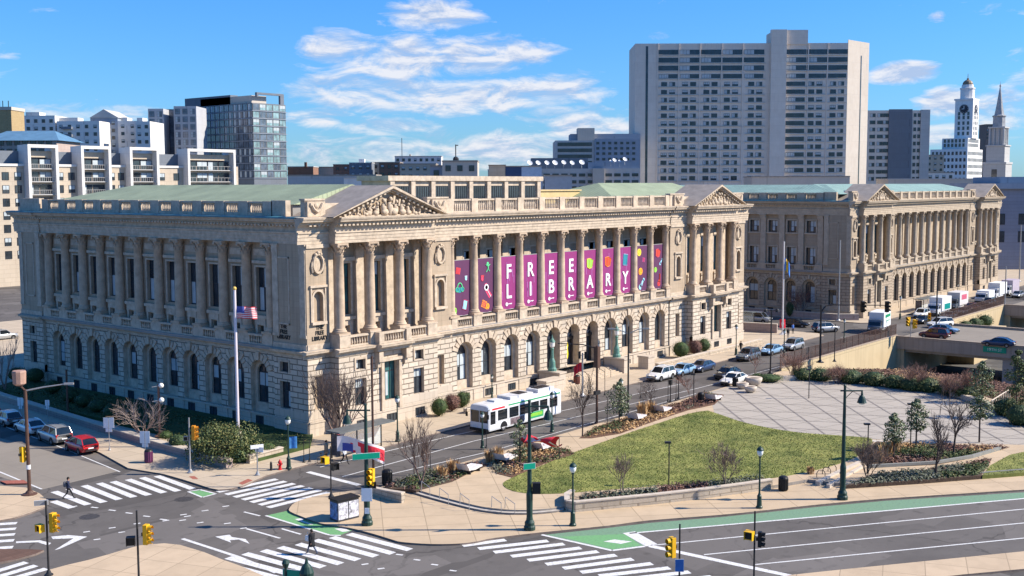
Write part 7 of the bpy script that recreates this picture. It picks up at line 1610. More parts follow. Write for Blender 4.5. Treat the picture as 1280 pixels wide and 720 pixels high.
p, H, _ = pole((322, 594), 556, 'grey signal post before the round clipped shrub', .06, STEEL); name_sign('white street name plate on the post before the clipped shrub', toward(on_pole((322, 594), 558), .12), HV+.5, 1.1, WHITE, .3); name_sign('second white plate lower on the clipped shrub post', side(on_pole((322, 594), 562), .2), HV-.4, .8, WHITE, .4, nm='notice_sign')
p, H, _ = pole((414, 621), 558, 'dark signal post on the park corner by the crosswalk', .06); signal_head('yellow pedestrian signal on the park corner post', side(on_pole((414, 621), 575), -.4), HV-.7, YELLOW, 1.15, True); signal_head('dark pedestrian signal on the park corner post', side(on_pole((414, 621), 583), .3), HV+.7, BLACK, 1.15, True)
signal_head('yellow signal on the tall corner lamp', side(on_pole((459, 656), 596), .38), HV-.5); signal_head('black pedestrian signal under the corner lamp signal', side(on_pole((459, 656), 606), .4), HV+.4, BLACK, 1.0, True)
p, H, _ = pole((849, 740), 655, 'dark signal post in front of the wide crosswalk', .06); signal_head('yellow signal facing the parkway at the wide crosswalk', side(on_pole((849, 740), 684), -.45), HV-pi/2+.5); name_sign('blue and white notice on the crosswalk signal post', toward(on_pole((849, 740), 706), .12), HV, .5, M('sign_blue', (.05, .16, .42), .5), .75, txt='NO\u2191' if False else None, nm='notice_sign')
p, H, _ = pole((942, 748), 639, 'dark signal post on the parkway median', .06); signal_head('yellow pedestrian signal on the median post', side(on_pole((942, 748), 669), -.3), HV-.6, YELLOW, 1.1, True); signal_head('black signal seen edge on, on the median post', side(on_pole((942, 748), 674), .32), HV+1.2, BLACK, .75)
# near lamp top with green sign at the bottom edge
p = gp(383, 698, 6.6); t = thing('street_lamp', 'green lamp head with a street sign poking up at the picture bottom', 'street lamp', (p.x, p.y, 0)); m = MB(); m.lathe([(.3, 0), (.14, 1.2), (.1, 5.0), (.2, 5.2), (.34, 5.6), (.36, 5.9), (.24, 6.2), (.1, 6.35), (.05, 6.6)], n=14); m.build('post', IRON_G, t)
q = gp(357, 700, 6.4); t2 = thing('street_lamp', 'ball-topped green post carrying the other end of the bottom street sign', 'street lamp', (q.x, q.y, 0)); MB().lathe([(.1, 0), (.08, 6.0), (.13, 6.05), (.2, 6.25), (.13, 6.4), (.02, 6.45)], n=12).build('post', IRON_G, t2)
mid = (p+q)/2; a_ = math.atan2(p.y-q.y, p.x-q.x); name_sign('green street sign slung between two lamp tops at the picture bottom', Vector((mid.x, mid.y, 5.75)), a_, (p-q).length+.3, GREENSIGN, .35)
# ped poles and masts on the library street
p, H, mt_ = pole((746, 531), 432, 'thick dark signal mast in front of the entrance doors', .13, BROWN, nm='signal_mast', cat='signal mast'); d = Vector((-.55, .8, 0)); MB().tube([(0, 0, H-.3), tuple(d*1.5+Vector((0, 0, H+.1))), tuple(d*4.2+Vector((0, 0, H+.2)))], [.07, .06, .05], 7).build('arm', IRON, mt_); MB().obox((0, 0, H-1.2), (.5, .5, 2.2)).build('cabinet', BROWN, mt_); MB().obox((0, 0, 3.4), (.9, .3, .4)).build('signal_back', IRON, mt_)
p, H, mt_ = pole((785, 520), 408, 'tall grey lamp mast with two short arms before the arches', .1, IRON, nm='lamp_mast', cat='street lamp')
for s in (-1, 1): MB().tube([(0, 0, H-.8), (s*.7, s*-.85, H-.3), (s*1.1, s*-1.3, H-.25)], .05, 6).build('arm', STEEL, mt_); MB().obox((s*1.2, s*-1.45, H-.25), (.7, .3, .14), Matrix.Rotation(-.87, 3, 'Z')).build('lamp_head', STEEL, mt_)
p, H, mt_ = pole((728, 495), 441, 'silver signal post with a red flag by the entrance', .11, STEEL, nm='signal_mast', cat='signal mast')
for k, s in enumerate((-.35, .35)): signal_head(('black signal back on the silver post, library side', 'black signal back on the silver post, street side')[k], side(on_pole((728, 495), 444), s*1.0), HV+pi-.3*s, BLACK, .7, grp='black signal backs')
p, H, mt_ = pole((963, 467), 387, 'tall grey mast with twin shaded lamps before the courthouse', .1, IRON, nm='lamp_mast', cat='street lamp')
for s in (-1, 1): MB().tube([(0, 0, H-.2), (s*.45, -s*.55, H)], .05, 6).build('arm', IRON, mt_); MB().lathe([(.28, 0), (.22, .25), (.1, .4)], (s*.5, -s*.6, H-.3), 10).build('lamp_shade', IRON, mt_)
p, H, mt_ = pole((1025, 453), 381, 'black signal mast arm reaching over the far crossing', .14, IRON, nm='signal_mast', cat='signal mast'); MB().tube([(0, 0, H-1), (.4, -.5, H-.15), (1, -1.3, H), (5.9, -7.3, H-.1)], [.1, .09, .08, .06], 7).build('mast_arm', IRON, mt_)
for k, u in enumerate((.62, .98)):
    signal_head(('black signal midway along the far mast arm', 'black signal at the tip of the far mast arm')[k], Vector((p.x+5.9*u, p.y-7.3*u, H-.3+ZK)), HV+.5, BLACK, 1.25, grp='black signal backs')
pole((1043, 452), 405, 'thin dark street post beside the far mast', .07, grp='thin street posts'); pole((1170, 414), 345, 'tall dark lamp mast between the bridge and the trucks', .13, IRON, nm='lamp_mast', cat='street lamp'); pole((1256, 382), 333, 'tall lamp mast by the last trucks', .12, STEEL, nm='lamp_mast', cat='street lamp'); pole((1138, 424), 402, 'yellow signal post at the bridge corner', .07, STEEL, z=0)
signal_head('yellow signal at the bridge corner facing the queue', on_pole((1138, 424), 402)+RT*-.4, HV-.8, YELLOW, 1.2); signal_head('second yellow signal at the bridge corner, turned away', on_pole((1138, 424), 405)+RT*.5, HV+1.0, YELLOW, 1.2)
signal_head('yellow signal hung on the tall mast near the trucks', on_pole((1170, 414), 396)+RT*-1.2, HV-.3, YELLOW, 1.2)
pole((200, 545), 480, 'wooden pole with two round lamps by the bare lilac', .13, M('weathered_wood', (.20, .10, .07), .8, .25, 2), z=.3, nm='lamp_pole', cat='street lamp')
for k, y in enumerate((482, 500)):
    v = on_pole((192, 548), y, .3); t = thing('flood_lamp', ('upper round lamp on the wooden pole', 'lower round lamp on the wooden pole')[k], 'lamp', tuple(v+RT*.9)); MB().tube([(-.75, .45, -.1), (0, 0, 0)], .04, 5).build('arm', STEEL, t); b = MB(); b.sm = True; b.ball((0, 0, 0), .26, 10, 7); b.build('globe', LGL, t)
pole((85, 519), 462, 'dark wooden pole in the shaded side garden', .12, BROWN, z=.3, nm='lamp_pole', cat='pole')
def parking_sign(px, ytop, lb, w_=.7, h_=.85):
    p, H, t = pole(px, ytop, lb, .035, STEEL, base=False, nm='street_sign', cat='sign'); MB().obox((0, 0, H-h_/2), (w_, .03, h_), Matrix.Rotation(HV, 3, 'Z')).build('panel', WHITE, t); MB().obox((0, 0, H-h_-.2), (w_*.6, .03, .35), Matrix.Rotation(HV, 3, 'Z')).build('lower_panel', WHITE, t)
parking_sign((137, 563), 522, 'square white street sign facing the parked red hatchback', 1.0, 1.0); parking_sign((182, 576), 539, 'white street sign over the purple-brown bin', .9, 1.1); parking_sign((60, 528), 500, 'narrow pale street sign beside the white sedan', .45, .6); parking_sign((26, 520), 497, 'round-topped white sign behind the silver hatchback', .6, .9)
for (x, y, yt, lb) in ((480, 602, 560, 'thin grey post behind the big flag'), (608, 560, 538, 'thin dark post by the bus front bumper'), (699, 578, 548, 'thin post standing in the kerbside bed'), (759, 537, 496, 'thin sign post beside the kerbside magnolia'), (538, 590, 566, 'short dark post at the corner bed kerb'), (835, 502, 468, 'slim post beside the parking meters'), (845, 500, 463, 'grey post behind the mulch bed shrubs'), (907, 482, 455, 'thin post in front of the black sedan'), (801, 497, 478, 'thin post by the library kerb'), (756, 494, 461, 'pale thin post on the entrance pavement'), (380, 578, 548, 'dark post beside the library corner notice'), (387, 577, 550, 'second dark post beside the library corner notice')):
    pole((x, y), yt, lb, .035, IRON, nm='thin_post', cat='post', grp='thin street posts')
for (x, y, yt, lb) in ((838, 503, 478, 'black parking meter near the mulch bed'), (848, 499, 472, 'black parking kiosk at the plaza kerb')):
    p, H, t = pole((x, y), yt, lb, .06, IRON, nm='parking_meter', cat='parking meter'); MB().obox((0, 0, H), (.35, .3, .55)).build('head', BLACK, t)
# the two green candelabra on the entrance pedestals
for (x, lb) in ((37.85, 'green bronze lamp standard on the pedestal nearer the bus'), (52.2, 'green bronze lamp standard on the farther entrance pedestal')):
    t = thing('lamp_standard', lb, 'street lamp', (x, -1.8, 2.1), 0, 'green bronze lamp standards at the entrance'); BRZ = M('verdigris_bronze', (.10, .22, .18), .6, .3, 4)
    MB().lathe([(.55, 0), (.55, .3), (.42, .45), (.38, 1.2), (.3, 1.4), (.2, 1.6), (.16, 2.6), (.24, 2.75), (.14, 2.9)], n=12).build('shaft', BRZ, t); MB().lathe([(.14, 2.9), (.3, 3.05), (.34, 3.6)], n=8).build('lantern', LGL, t); MB().lathe([(.4, 3.6), (.3, 3.8), (.1, 4.1), (.03, 4.5)], n=8).build('cap', BRZ, t)
# ================================================================== flags
def flag(label, P3, rz, L, H, cells, waves=2.2, amp=.22, droop=.0, n=18, m=13, mats=None, pole_=None):
    t = thing('flag', label, 'flag', tuple(P3), rz); b = MB(); b.sm = True
    def pt(i, j):
        u, v = i/n, j/m; return (L*u, amp*sin(u*waves*2*pi+v*1.2)*(.25+u), -H*(1-v)-droop*u*u*L+.1*amp*sin(u*9))
    g = [[b.add([pt(i, j)]) for j in range(m+1)] for i in range(n+1)]
    for i in range(n):
        for j in range(m): b.face(None, cells((i+.5)/n, (j+.5)/m), [g[i][j], g[i+1][j], g[i+1][j+1], g[i][j+1]])
    b.build('cloth', mats, t); return t
FR_ = M('flag_red', (.62, .03, .05), .75, .1, 3); FW_ = M('flag_white', (.68, .62, .62), .75, .08, 3); FB_ = M('flag_blue', (.06, .08, .30), .75, .1, 3); FLB = M('flag_light_blue', (.05, .2, .6), .75, .1); FYL = M('flag_yellow', (.75, .5, .04), .75, .1)
stripes = lambda u, v: 2 if (u < .4 and v > .46) else (0 if int(v*13) % 2 == 0 else 1)
cross = lambda u, v: 1 if v > .87 or (abs(u-.34-.12*(1-v)) < .08) or (v < .16 and u > .5) else (2 if .1 < u < .36 and v < .55 else (1 if u < .3 else 0))
p, H, fp = pole((298, 556), 362, 'tall white flagpole with a bulbous base in front of the evergreen', .16, M('white_pole_paint', (.62, .56, .60), .4, .06), z=.3, nm='flagpole', cat='flagpole')
MB().lathe([(.55, 0), (.55, .3), (.4, .5), (.42, 1.0), (.3, 1.3), (.24, 1.5)], n=14).build('pedestal', CAP, fp); b = MB(); b.sm = True; b.ball((0, 0, H+.1), .2, 8, 6); b.build('finial', M('gold_ball', (.6, .4, .1), .3), fp)
flag('striped red and white national flag near the top of the library flagpole', Vector((p.x, p.y, hgt(p, 383)))+RT*.15, HV, 1.9, 1.15, stripes, mats=[FR_, FW_, FB_], amp=.16, droop=.05)
p, H, fp = pole((467, 608), 445, 'brown street pole that carries the large red, white and blue flag', .11, BROWN, nm='flag_bracket_pole', cat='pole')
v = Vector((p.x, p.y, 0)); top = at(421, 545.5, (v-CAM).dot(FW)-.8)
ft = flag('large red, white and blue flag streaming from the brown pole', Vector((top.x, top.y, top.z)), HV, 3.9, 1.25, cross, waves=.9, amp=.35, droop=.27, mats=[FR_, FW_, FB_])
q = gp(661, 585, ZU); v = at(655, 549, (q-CAM).dot(FW)); t = thing('flag', 'crumpled red and white flag blown across the kerbside bed', 'flag', tuple(v), HV); rr = random.Random(5)
b = MB(); b.sm = True; gr_ = {}
for i in range(17):
    for j in range(9):
        u, w_ = i/16, j/8; gr_[i, j] = b.add([(u*3.9+.35*sin(w_*5+u*3), .9*w_+.5*sin(u*7+w_*2), .35*sin(u*9+w_*4)+.5*sin(w_*3+u*2)-.4-u*.1)])
for i in range(16):
    for j in range(8): b.face(None, 1 if (i < 8 and 2 < j < 6) or abs(j-4) < 1 else 0, [gr_[i, j], gr_[i+1, j], gr_[i+1, j+1], gr_[i, j+1]])
b.build('cloth', [FR_, FW_], t); MB().tube([(.2, .3, -.9), (.1, .2, .6)], .03, 5).build('stick', IRON, t); t.scale = (.8, .8, .72)
v = on_pole((728, 495), 453); flag('small red flag hanging on the silver signal post', v+RT*-.1, HV+pi*.95, .9, 1.1, lambda u, v: 0, mats=[FR_], amp=.12, droop=.7)
p, H, fp = pole((978, 418), 302, 'tall white flagpole with a blue and yellow flag before the courthouse', .15, M('white_pole_paint_b', (.6, .58, .58), .4, .06), nm='flagpole', cat='flagpole'); flag('blue and yellow city flag hanging limp on the courthouse flagpole', Vector((p.x, p.y, hgt(p, 322))), HV, 1.1, 2.0, lambda u, v: 1 if .33 < u < .66 else 0, mats=[FLB, FYL], amp=.15, droop=1.2)
v = on_pole((978, 418), 399); flag('small red flag low on the courthouse flagpole', v+RT*-.5, HV, 1.0, 1.5, lambda u, v: 0 if (u-.5)**2+(v-.5)**2 > .06 else 1, mats=[FR_, FW_], amp=.08)
pole((1048, 401), 300, 'bare grey flagpole close to the courthouse corner', .14, STEEL, nm='flagpole', cat='flagpole'); pole((1274, 352), 281, 'bare grey flagpole at the end of the street by the cathedral', .16, STEEL, nm='flagpole', cat='flagpole')
pole((1201, 500), 478, 'reddish post by the ramp rail of the plaza', .06, RED, nm='thin_post', cat='post')
ra = [gp(x, y, ZU) for x, y in ((1239, 512), (1262, 497))]
t = thing('ramp_rail', 'pale slatted ramp rail at the far end of the plaza', 'railing', (ra[0].x, ra[0].y, ZU)); d = ra[1]-ra[0]; m = MB()
for k in range(9): q = d*k/8; m.box(q.x-.05, q.y-.05, 0, q.x+.05, q.y+.05, 1.0)
m.tube([(0, 0, 1.0), (d.x, d.y, 1.0)], .06, 6); m.build('rail', CAP, t)
# ================================================================== vegetation
LF = dict(dark=[M('evergreen_leaf', (.028, .052, .018), .7, .4, 2), M('evergreen_leaf_light', (.10, .125, .04), .6, .35, 2), M('evergreen_leaf_olive', (.17, .165, .055), .6, .3, 2)],
          mag=[M('magnolia_leaf', (.05, .085, .028), .5, .4, 2, spec=.5), M('magnolia_leaf_light', (.16, .19, .085), .5, .35, 2, spec=.5), M('magnolia_leaf_bronze', (.22, .20, .11), .6, .3, 2)],
          box=[M('box_leaf', (.035, .065, .018), .7, .4, 3), M('box_leaf_light', (.08, .105, .03), .7, .4, 3), M('box_leaf_dry', (.15, .13, .05), .7, .3, 3)],
          red=[M('russet_twig', (.17, .085, .065), .9, .4, 3), M('russet_twig_pale', (.27, .16, .12), .9, .3, 3), M('russet_twig_dark', (.08, .04, .035), .9, .3, 3)],
          tan=[M('dry_grass', (.42, .25, .11), .9, .3, 3), M('dry_grass_pale', (.55, .37, .19), .9, .3, 3), M('dry_grass_dark', (.24, .13, .06), .9, .3, 3)],
          grey=[M('lavender_leaf', (.10, .115, .075), .8, .35, 3), M('lavender_leaf_pale', (.19, .19, .14), .8, .3, 3), M('lavender_leaf_dark', (.05, .06, .035), .8, .3, 3)])
BARK = M('grey_bark', (.14, .11, .09), .9, .35, 4); BARKD = M('dark_bark', (.06, .045, .04), .9, .35, 4); BARKP = M('pinkish_bark', (.22, .15, .125), .9, .3, 4); TWIG = M('twig', (.16, .115, .095), .9, .3, 4); TWIGD = M('dark_twig', (.085, .062, .055), .9, .3, 4); TWIGP = M('pale_twig', (.30, .235, .20), .9, .3, 4)
def leaf(mb, p, n, s, rng, mi, asp=.55):
    n = n.normalized(); a = n.orthogonal().normalized(); a = Matrix.Rotation(rng.uniform(0, 2*pi), 3, n) @ a; b = n.cross(a)
    mb.face([p-a*s*.5, p+b*s*asp*.5, p+a*s*.5+n*s*.1, p-b*s*asp*.5], mi)
def clump(mb, c, r, n, s, rng, squash=(1, 1, 1), lo=.55, flat=.5, wts=(5, 3, 1)):
    bag = [i for i, w_ in enumerate(wts) for _ in range(w_)]
    for _ in range(n):
        d = Vector((rng.gauss(0, 1), rng.gauss(0, 1), rng.gauss(0, 1))).normalized(); k = lo+(1-lo)*rng.random()**.5
        p = Vector(c)+Vector((d.x*r*squash[0], d.y*r*squash[1], d.z*r*squash[2]))*k*rng.uniform(.92, 1.06)
        if p.z < .03: continue
        leaf(mb, p, d+Vector((rng.uniform(-1, 1), rng.uniform(-1, 1), rng.uniform(-.3, 1)))*flat, s*rng.uniform(.6, 1.3), rng, rng.choice(bag))
SEED = [100]
def shrub(px, label, w_, h, kind='box', n=420, s=.2, z=ZU, grp=None, name='shrub', lumps=3, cat='shrub', wts=(5, 3, 1), stem=True):
    n = int(n*1.7); s *= .76
    p = gp(px[0], px[1], z) if not isinstance(px, Vector) else px; SEED[0] += 1; rng = random.Random(SEED[0]); t = thing(name, label, cat, (p.x, p.y, z), 0, grp); mb = MB()
    clump(mb, (0, 0, h*.5), 1, int(n*.6), s, rng, (w_/2, w_/2, h*.52), .72, .5, wts)
    for i in range(lumps):
        a = rng.uniform(0, 2*pi); r = w_*.24; clump(mb, (cos(a)*w_*.26, sin(a)*w_*.26, h*rng.uniform(.4, .72)), 1, int(n*.4/lumps), s, rng, (r, r, r*h/w_), .6, .6, wts)
    co_ = MB(); co_.ball((0, 0, h*.48), (w_*.39, w_*.39, h*.43), 10, 7); co_.build('dark_core', LF[kind][0] if kind != 'red' else LF['red'][2], t)  # solid dark ball added inside, so the leaves are not see-through
    mb.build('foliage', LF[kind], t)
    st = MB()
    for i in range(5): a = i*1.26; st.tube([(.05*cos(a), .05*sin(a), 0), (w_*.22*cos(a), w_*.22*sin(a), h*.55)], [.04, .02], 5)
    st.build('stems', BARKD, t); return t
def tuftgrass(px, label, w_, h, kind='tan', n=160, z=ZU, grp='dry ornamental grasses'):
    p = gp(px[0], px[1], z); SEED[0] += 1; rng = random.Random(SEED[0]); mb = MB()
    for _ in range(n):
        a = rng.uniform(0, 2*pi); r = rng.uniform(.0, .35)*w_; q = Vector((r*cos(a), r*sin(a), 0)); o = Vector((cos(a), sin(a), 0)); L_ = h*rng.uniform(.6, 1.1); k = rng.uniform(.1, .5)*w_*.5
        b = Vector((-o.y, o.x, 0))*.03; m_ = q+o*k*.4+Vector((0, 0, L_*.65)); e = q+o*k+Vector((0, 0, L_)); mi = rng.choice((0, 0, 1, 1, 2))
        mb.face([q-b, q+b, m_+b*1.6, m_-b*1.6], mi); mb.face([m_-b*1.6, m_+b*1.6, e], mi)
    o = mb.build('ornamental_grass', LF[kind], None, (p.x, p.y, z)); return tag(o, label, 'grass clump', grp)
def leafy_tree(px, ytop, yc, wpx, label, kind='mag', n=700, s=.3, z=ZU, trunk=.09, grp=None, z0=None):
    n = int(n*1.7); s *= .74
    p = gp(px[0], px[1], z); H = hgt(p, ytop)-z; zc = hgt(p, yc)-z; D_ = (p-CAM).dot(FW); w_ = wpx*D_/FPX; SEED[0] += 1; rng = random.Random(SEED[0]); t = thing('evergreen_tree', label, 'tree', (p.x, p.y, z), 0, grp)
    hc = H-zc; tr = MB(); tr.tube([(0, 0, 0), (.05, .03, zc), (0, 0, H*.85)], [trunk, trunk*.8, trunk*.3], 8); mb = MB()
    for i in range(11):
        k = (i+.5)/11; rad = w_/2*(math.sin(pi*min(1, .22+.72*k))**.8)*rng.uniform(.75, 1.1); a = i*2.4; zz_ = zc+hc*k*.92; off = rad*.55*(1 if i < 10 else 0)
        c = (off*cos(a), off*sin(a), zz_); r = max(.25, rad*.62); tr.tube([(0, 0, zz_-hc*.12), c], [.04, .02], 5)
        clump(mb, c, 1, n//11, s, rng, (r, r, r*.75), .35, .8, (5, 4, 1))
    tr.build('trunk', BARKD, t); mb.build('crown', LF[kind], t); return t
def bare_tree(px, ytop, wpx, label, bark=BARK, twig=TWIG, stems=1, lv=4, z=ZU, r0=.11, fork=.3, up=.35, spread=.62, n0=4, grp=None, pos=None, cat='tree', asp=1.0):
    p = gp(px[0], px[1], z) if pos is None else pos; H = hgt(p, ytop)-z; D_ = (p-CAM).dot(FW); w_ = wpx*D_/FPX; SEED[0] += 1; rng = random.Random(SEED[0]); t = thing('bare_tree' if cat == 'tree' else 'bare_shrub', label, cat, (p.x, p.y, z), 0, grp); segs = []
    def grow(q, d, L_, r, l):
        pts = [q]; k = 3
        for i in range(k): d = (d+Vector((rng.uniform(-1, 1), rng.uniform(-1, 1), rng.uniform(-.5, .8)))*.16).normalized(); pts.append(pts[-1]+d*L_/k)
        segs.append((pts, r, l))
        if l >= lv: return
        for i in range(n0 if l < 2 else n0-1 if l < 3 else 3):
            f = rng.uniform(.35, 1.0) if i else 1.0; b = pts[min(k, int(f*k))].lerp(pts[min(k, int(f*k)+1)], f*k-int(f*k)) if f < 1 else pts[-1]
            a = rng.uniform(0, 2*pi); n = d.orthogonal().normalized(); n = Matrix.Rotation(a, 3, d) @ n
            nd = (d*(1-spread*.5)+n*spread*rng.uniform(.6, 1.2)+Vector((0, 0, up))).normalized(); grow(b, nd, L_*rng.uniform(.58, .82), r*.56, l+1)
    for s_ in range(stems):
        a = 2*pi*s_/stems+rng.uniform(-.4, .4); d = Vector((0, 0, 1)) if stems == 1 else Vector((cos(a)*fork, sin(a)*fork, 1)).normalized(); grow(Vector((0, 0, 0)), d, 1.0 if stems == 1 else 1.2, r0, 0)
    zs = max(q.z for pts, _, _ in segs for q in pts); xs = sorted((abs(q.x)+abs(q.y))*.8 for pts, _, _ in segs for q in pts)[int(.97*sum(len(s[0]) for s in segs))]
    kz, kx = H/zs, (w_/2)/max(xs, .1); tr, tw = MB(), MB()
    for pts, r, l in segs:
        P2 = [Vector((q.x*kx, q.y*kx, q.z*kz)) for q in pts]; rr = max(r*(H/6)**.5, .013)
        (tr if l <= (0 if lv < 4 else 1) else tw).tube(P2, [rr, rr*.9, rr*.75, max(rr*.55, .010)], 6 if l < 2 else 3, cap=False)
    tr.build('trunk', bark, t); tw.build('crown', twig, t); return t
# library garden
p = gp(278, 574, .4)
t = thing('evergreen_tree', 'broad dark evergreen behind the white flagpole', 'tree', (p.x, p.y, .4)); rng = random.Random(8); mb = MB(); tr = MB()
for i in range(20):
    a = i*2.399; rr = 2.55*math.sqrt((i+.5)/20); c = (rr*cos(a)*1.08, rr*sin(a)*1.0, 2.6-rr*.42+rng.uniform(-.5, .6)); r = rng.uniform(.95, 1.35); clump(mb, c, 1, 430, .19, rng, (r, r, r*.8), .5, .7, (5, 3, 3)); tr.tube([(0, 0, 0), (c[0]*.4, c[1]*.4, 1.1), c], [.16, .1, .03], 6)
for i in range(12): a = i*.52; clump(mb, (2.6*cos(a), 2.6*sin(a), .75), 1, 120, .24, rng, (.8, .8, .7), .5, .7, (6, 3, 1))
tr.build('trunk', BARKD, t); mb.build('crown', LF['dark'], t)
shrub((207, 549), 'small clipped shrub at the foot of the wooden lamp pole', 1.5, .85, 'box', 300, .16, .45, lumps=2); shrub((268, 571), 'olive shrub spreading below the broad evergreen', 2.2, 1.2, 'box', 420, .18, .45, wts=(3, 3, 2)); shrub((311, 569), 'clipped olive shrub beside the flagpole base', 1.4, .9, 'box', 300, .16, .45, wts=(3, 3, 2)); shrub((333, 566), 'wide clipped olive shrub behind the panelled corner wall', 2.0, 1.0, 'box', 380, .16, .45, wts=(3, 3, 3))
for x, y, w_, h, lb in ((20, 476, 2.6, 1.9, 'dark shrub in deep shade by the far library corner'), (44, 478, 2.8, 2.0, 'dark rounded shrub beside the far corner shrub'), (66, 492, 2.4, 1.8, 'dark shrub at the third basement window from the far end'), (88, 503, 2.5, 1.8, 'dark shrub behind the wooden pole in the side garden'), (104, 509, 2.2, 1.6, 'dark shrub in front of the basement doors'), (122, 515, 2.4, 1.5, 'dark low shrub in the middle of the side garden'), (140, 524, 2.4, 1.7, 'dark rounded shrub just before the bare lilac'), (222, 560, 2.0, 1.4, 'dark shrub between lilac and broad evergreen')):
    shrub((x, y), lb, w_, h, 'dark', 330, .2, .45, 'shrubs in the shaded side garden', wts=(6, 2, 0))
bare_tree((178, 546), 494, 74, 'pale bare lilac clump against the shaded library wall', BARKP, TWIGP, stems=7, lv=3, z=.45, r0=.06, fork=.75, up=.1, n0=4, cat='shrub'); bare_tree((6, 487), 398, 40, 'crooked bare tree at the picture edge by the far library corner', BARKP, TWIGP, stems=2, lv=3, z=.45, r0=.1, fork=.5)
bare_tree((424, 553), 452, 98, 'tall many-stemmed bare tree fanning up against the library corner', BARKP, TWIG, stems=12, lv=3, z=.13, r0=.075, fork=.42, up=.5, spread=.4, n0=4)
for x, y, w_, h, k, lb in ((549, 520, 2.1, 2.1, 'box', 'round clipped green bush nearest the library corner'), (565, 514, 2.0, 2.0, 'red', 'round leafless brown bush between two green ones'), (578, 509, 1.9, 1.9, 'box', 'round clipped green bush closest to the bus'), (851, 447, 2.9, 2.5, 'box', 'large round green bush before the far pavilion'), (868, 443, 2.4, 2.3, 'red', 'round brown bush before the far pavilion'), (880, 440, 2.2, 2.2, 'box', 'last round green bush before the far pavilion')):
    shrub((x, y), lb, w_, h, k, 1300, .15, ZK, 'round bushes along the library front', lumps=3)
# park trees
bare_tree((527, 606), 522, 76, 'spreading bare crabapple in the corner bed by the steps', BARKP, TWIG, stems=3, lv=4, r0=.085, fork=.32, n0=4); bare_tree((518, 592), 506, 44, 'slender bare street tree behind the crabapple', BARK, TWIG, lv=3, r0=.07, n0=5, z=ZK)
bare_tree((777, 619), 564, 46, 'small bare tree in the planter, in front of the lawn centre', BARK, TWIG, stems=2, lv=4, r0=.06, fork=.35, n0=4, z=.75); bare_tree((907, 607), 552, 56, 'bare multi-stemmed tree in the planter by the litter bin', BARK, TWIG, stems=4, lv=4, r0=.055, fork=.4, n0=4, z=.75)
bare_tree((728, 549), 462, 48, 'young bare street tree between the bus and the dense magnolia', BARKD, TWIGD, lv=3, r0=.075, n0=6, up=.2, spread=.8, z=ZK); bare_tree((814, 509), 466, 38, 'young bare street tree beside the tan grass clump', BARKD, TWIGD, lv=3, r0=.07, n0=6, up=.15, spread=.85, z=ZK); bare_tree((862, 504), 466, 46, 'reddish bare tree in the mulch bed near the plaza', BARKP, LF['red'][0], lv=4, r0=.06, n0=4)
bare_tree((943, 470), 428, 30, 'thin bare tree at the plaza corner before the slate car', BARKP, LF['red'][0], lv=3, r0=.06, n0=5)
leafy_tree((774, 526), 474, 516, 36, 'dense young magnolia at the kerb before the entrance', 'mag', 900, .28); leafy_tree((650, 580), 520, 572, 27, 'narrow young magnolia rising behind the tall kerb lamp', 'mag', 620, .26)
leafy_tree((1117, 574), 514, 552, 32, 'pale-edged young magnolia, first of the pair by the ramp', 'mag', 760, .3); leafy_tree((1145, 563), 496, 538, 36, 'taller young magnolia of the pair, above the slope bed', 'mag', 820, .3); leafy_tree((1224, 553), 492, 523, 34, 'young magnolia at the far end of the slope bed', 'mag', 760, .3)
bare_tree((1170, 596), 503, 42, 'dark bare sapling in the roadside bed', BARKD, TWIGD, lv=3, r0=.1, n0=6, up=.25, spread=.75); bare_tree((1192, 570), 482, 56, 'dark bare tree between the magnolias in the slope bed', BARKD, TWIGD, lv=3, r0=.1, n0=6, up=.2, spread=.8); bare_tree((1084, 601), 545, 52, 'vase-shaped bare tree at the top of the ramp', BARKD, TWIG, stems=5, lv=4, r0=.05, fork=.45, n0=4)
# hedge bank behind the plaza
HB = 'shrubs on the bank behind the plaza'
for x, y, w_, h, k, lb in ((1004, 477, 3.2, 2.2, 'dark', 'evergreen shrub where the fence meets the plaza hedge'), (1026, 478, 3.4, 2.3, 'dark', 'second evergreen shrub below the tan retaining wall'), (1064, 481, 3.8, 2.4, 'dark', 'wide evergreen shrub below the end of the retaining wall'), (1092, 484, 3.6, 2.5, 'dark', 'evergreen shrub in front of the bridge abutment'), (1118, 487, 3.4, 2.3, 'dark', 'evergreen shrub beneath the bridge parapet'), (1138, 490, 3.4, 2.2, 'dark', 'evergreen shrub before the open bridge span'), (1160, 492, 3.6, 2.4, 'dark', 'evergreen shrub in front of the bridge pier'), (1186, 496, 3.4, 2.3, 'dark', 'evergreen shrub by the red ramp post'), (1208, 500, 3.2, 2.2, 'dark', 'evergreen shrub beside the tall bank magnolia'), (1256, 522, 3.0, 2.6, 'dark', 'evergreen shrub beyond the slatted ramp rail'), (1274, 534, 3.2, 3.0, 'dark', 'evergreen shrub at the picture edge by the rail')):
    shrub((x, y), lb, w_, h*.85, k, 560, .3, ZK, HB, wts=(4, 3, 2))
for x, y, yt, wp, lb in ((992, 476, 436, 44, 'russet bare shrub against the rust fence'), (1046, 482, 452, 34, 'russet bare shrub before the tan wall'), (1144, 491, 449, 44, 'russet bare thicket before the bridge span'), (1186, 500, 466, 36, 'russet bare shrub beside the red ramp post'), (1212, 500, 458, 30, 'russet bare shrub near the tall bank magnolia')):
    bare_tree((x, y), yt, wp, lb, LF['red'][2], LF['red'][1], stems=7, lv=3, z=ZK, r0=.035, fork=.6, n0=5, cat='shrub', grp='russet bare shrubs behind the plaza')
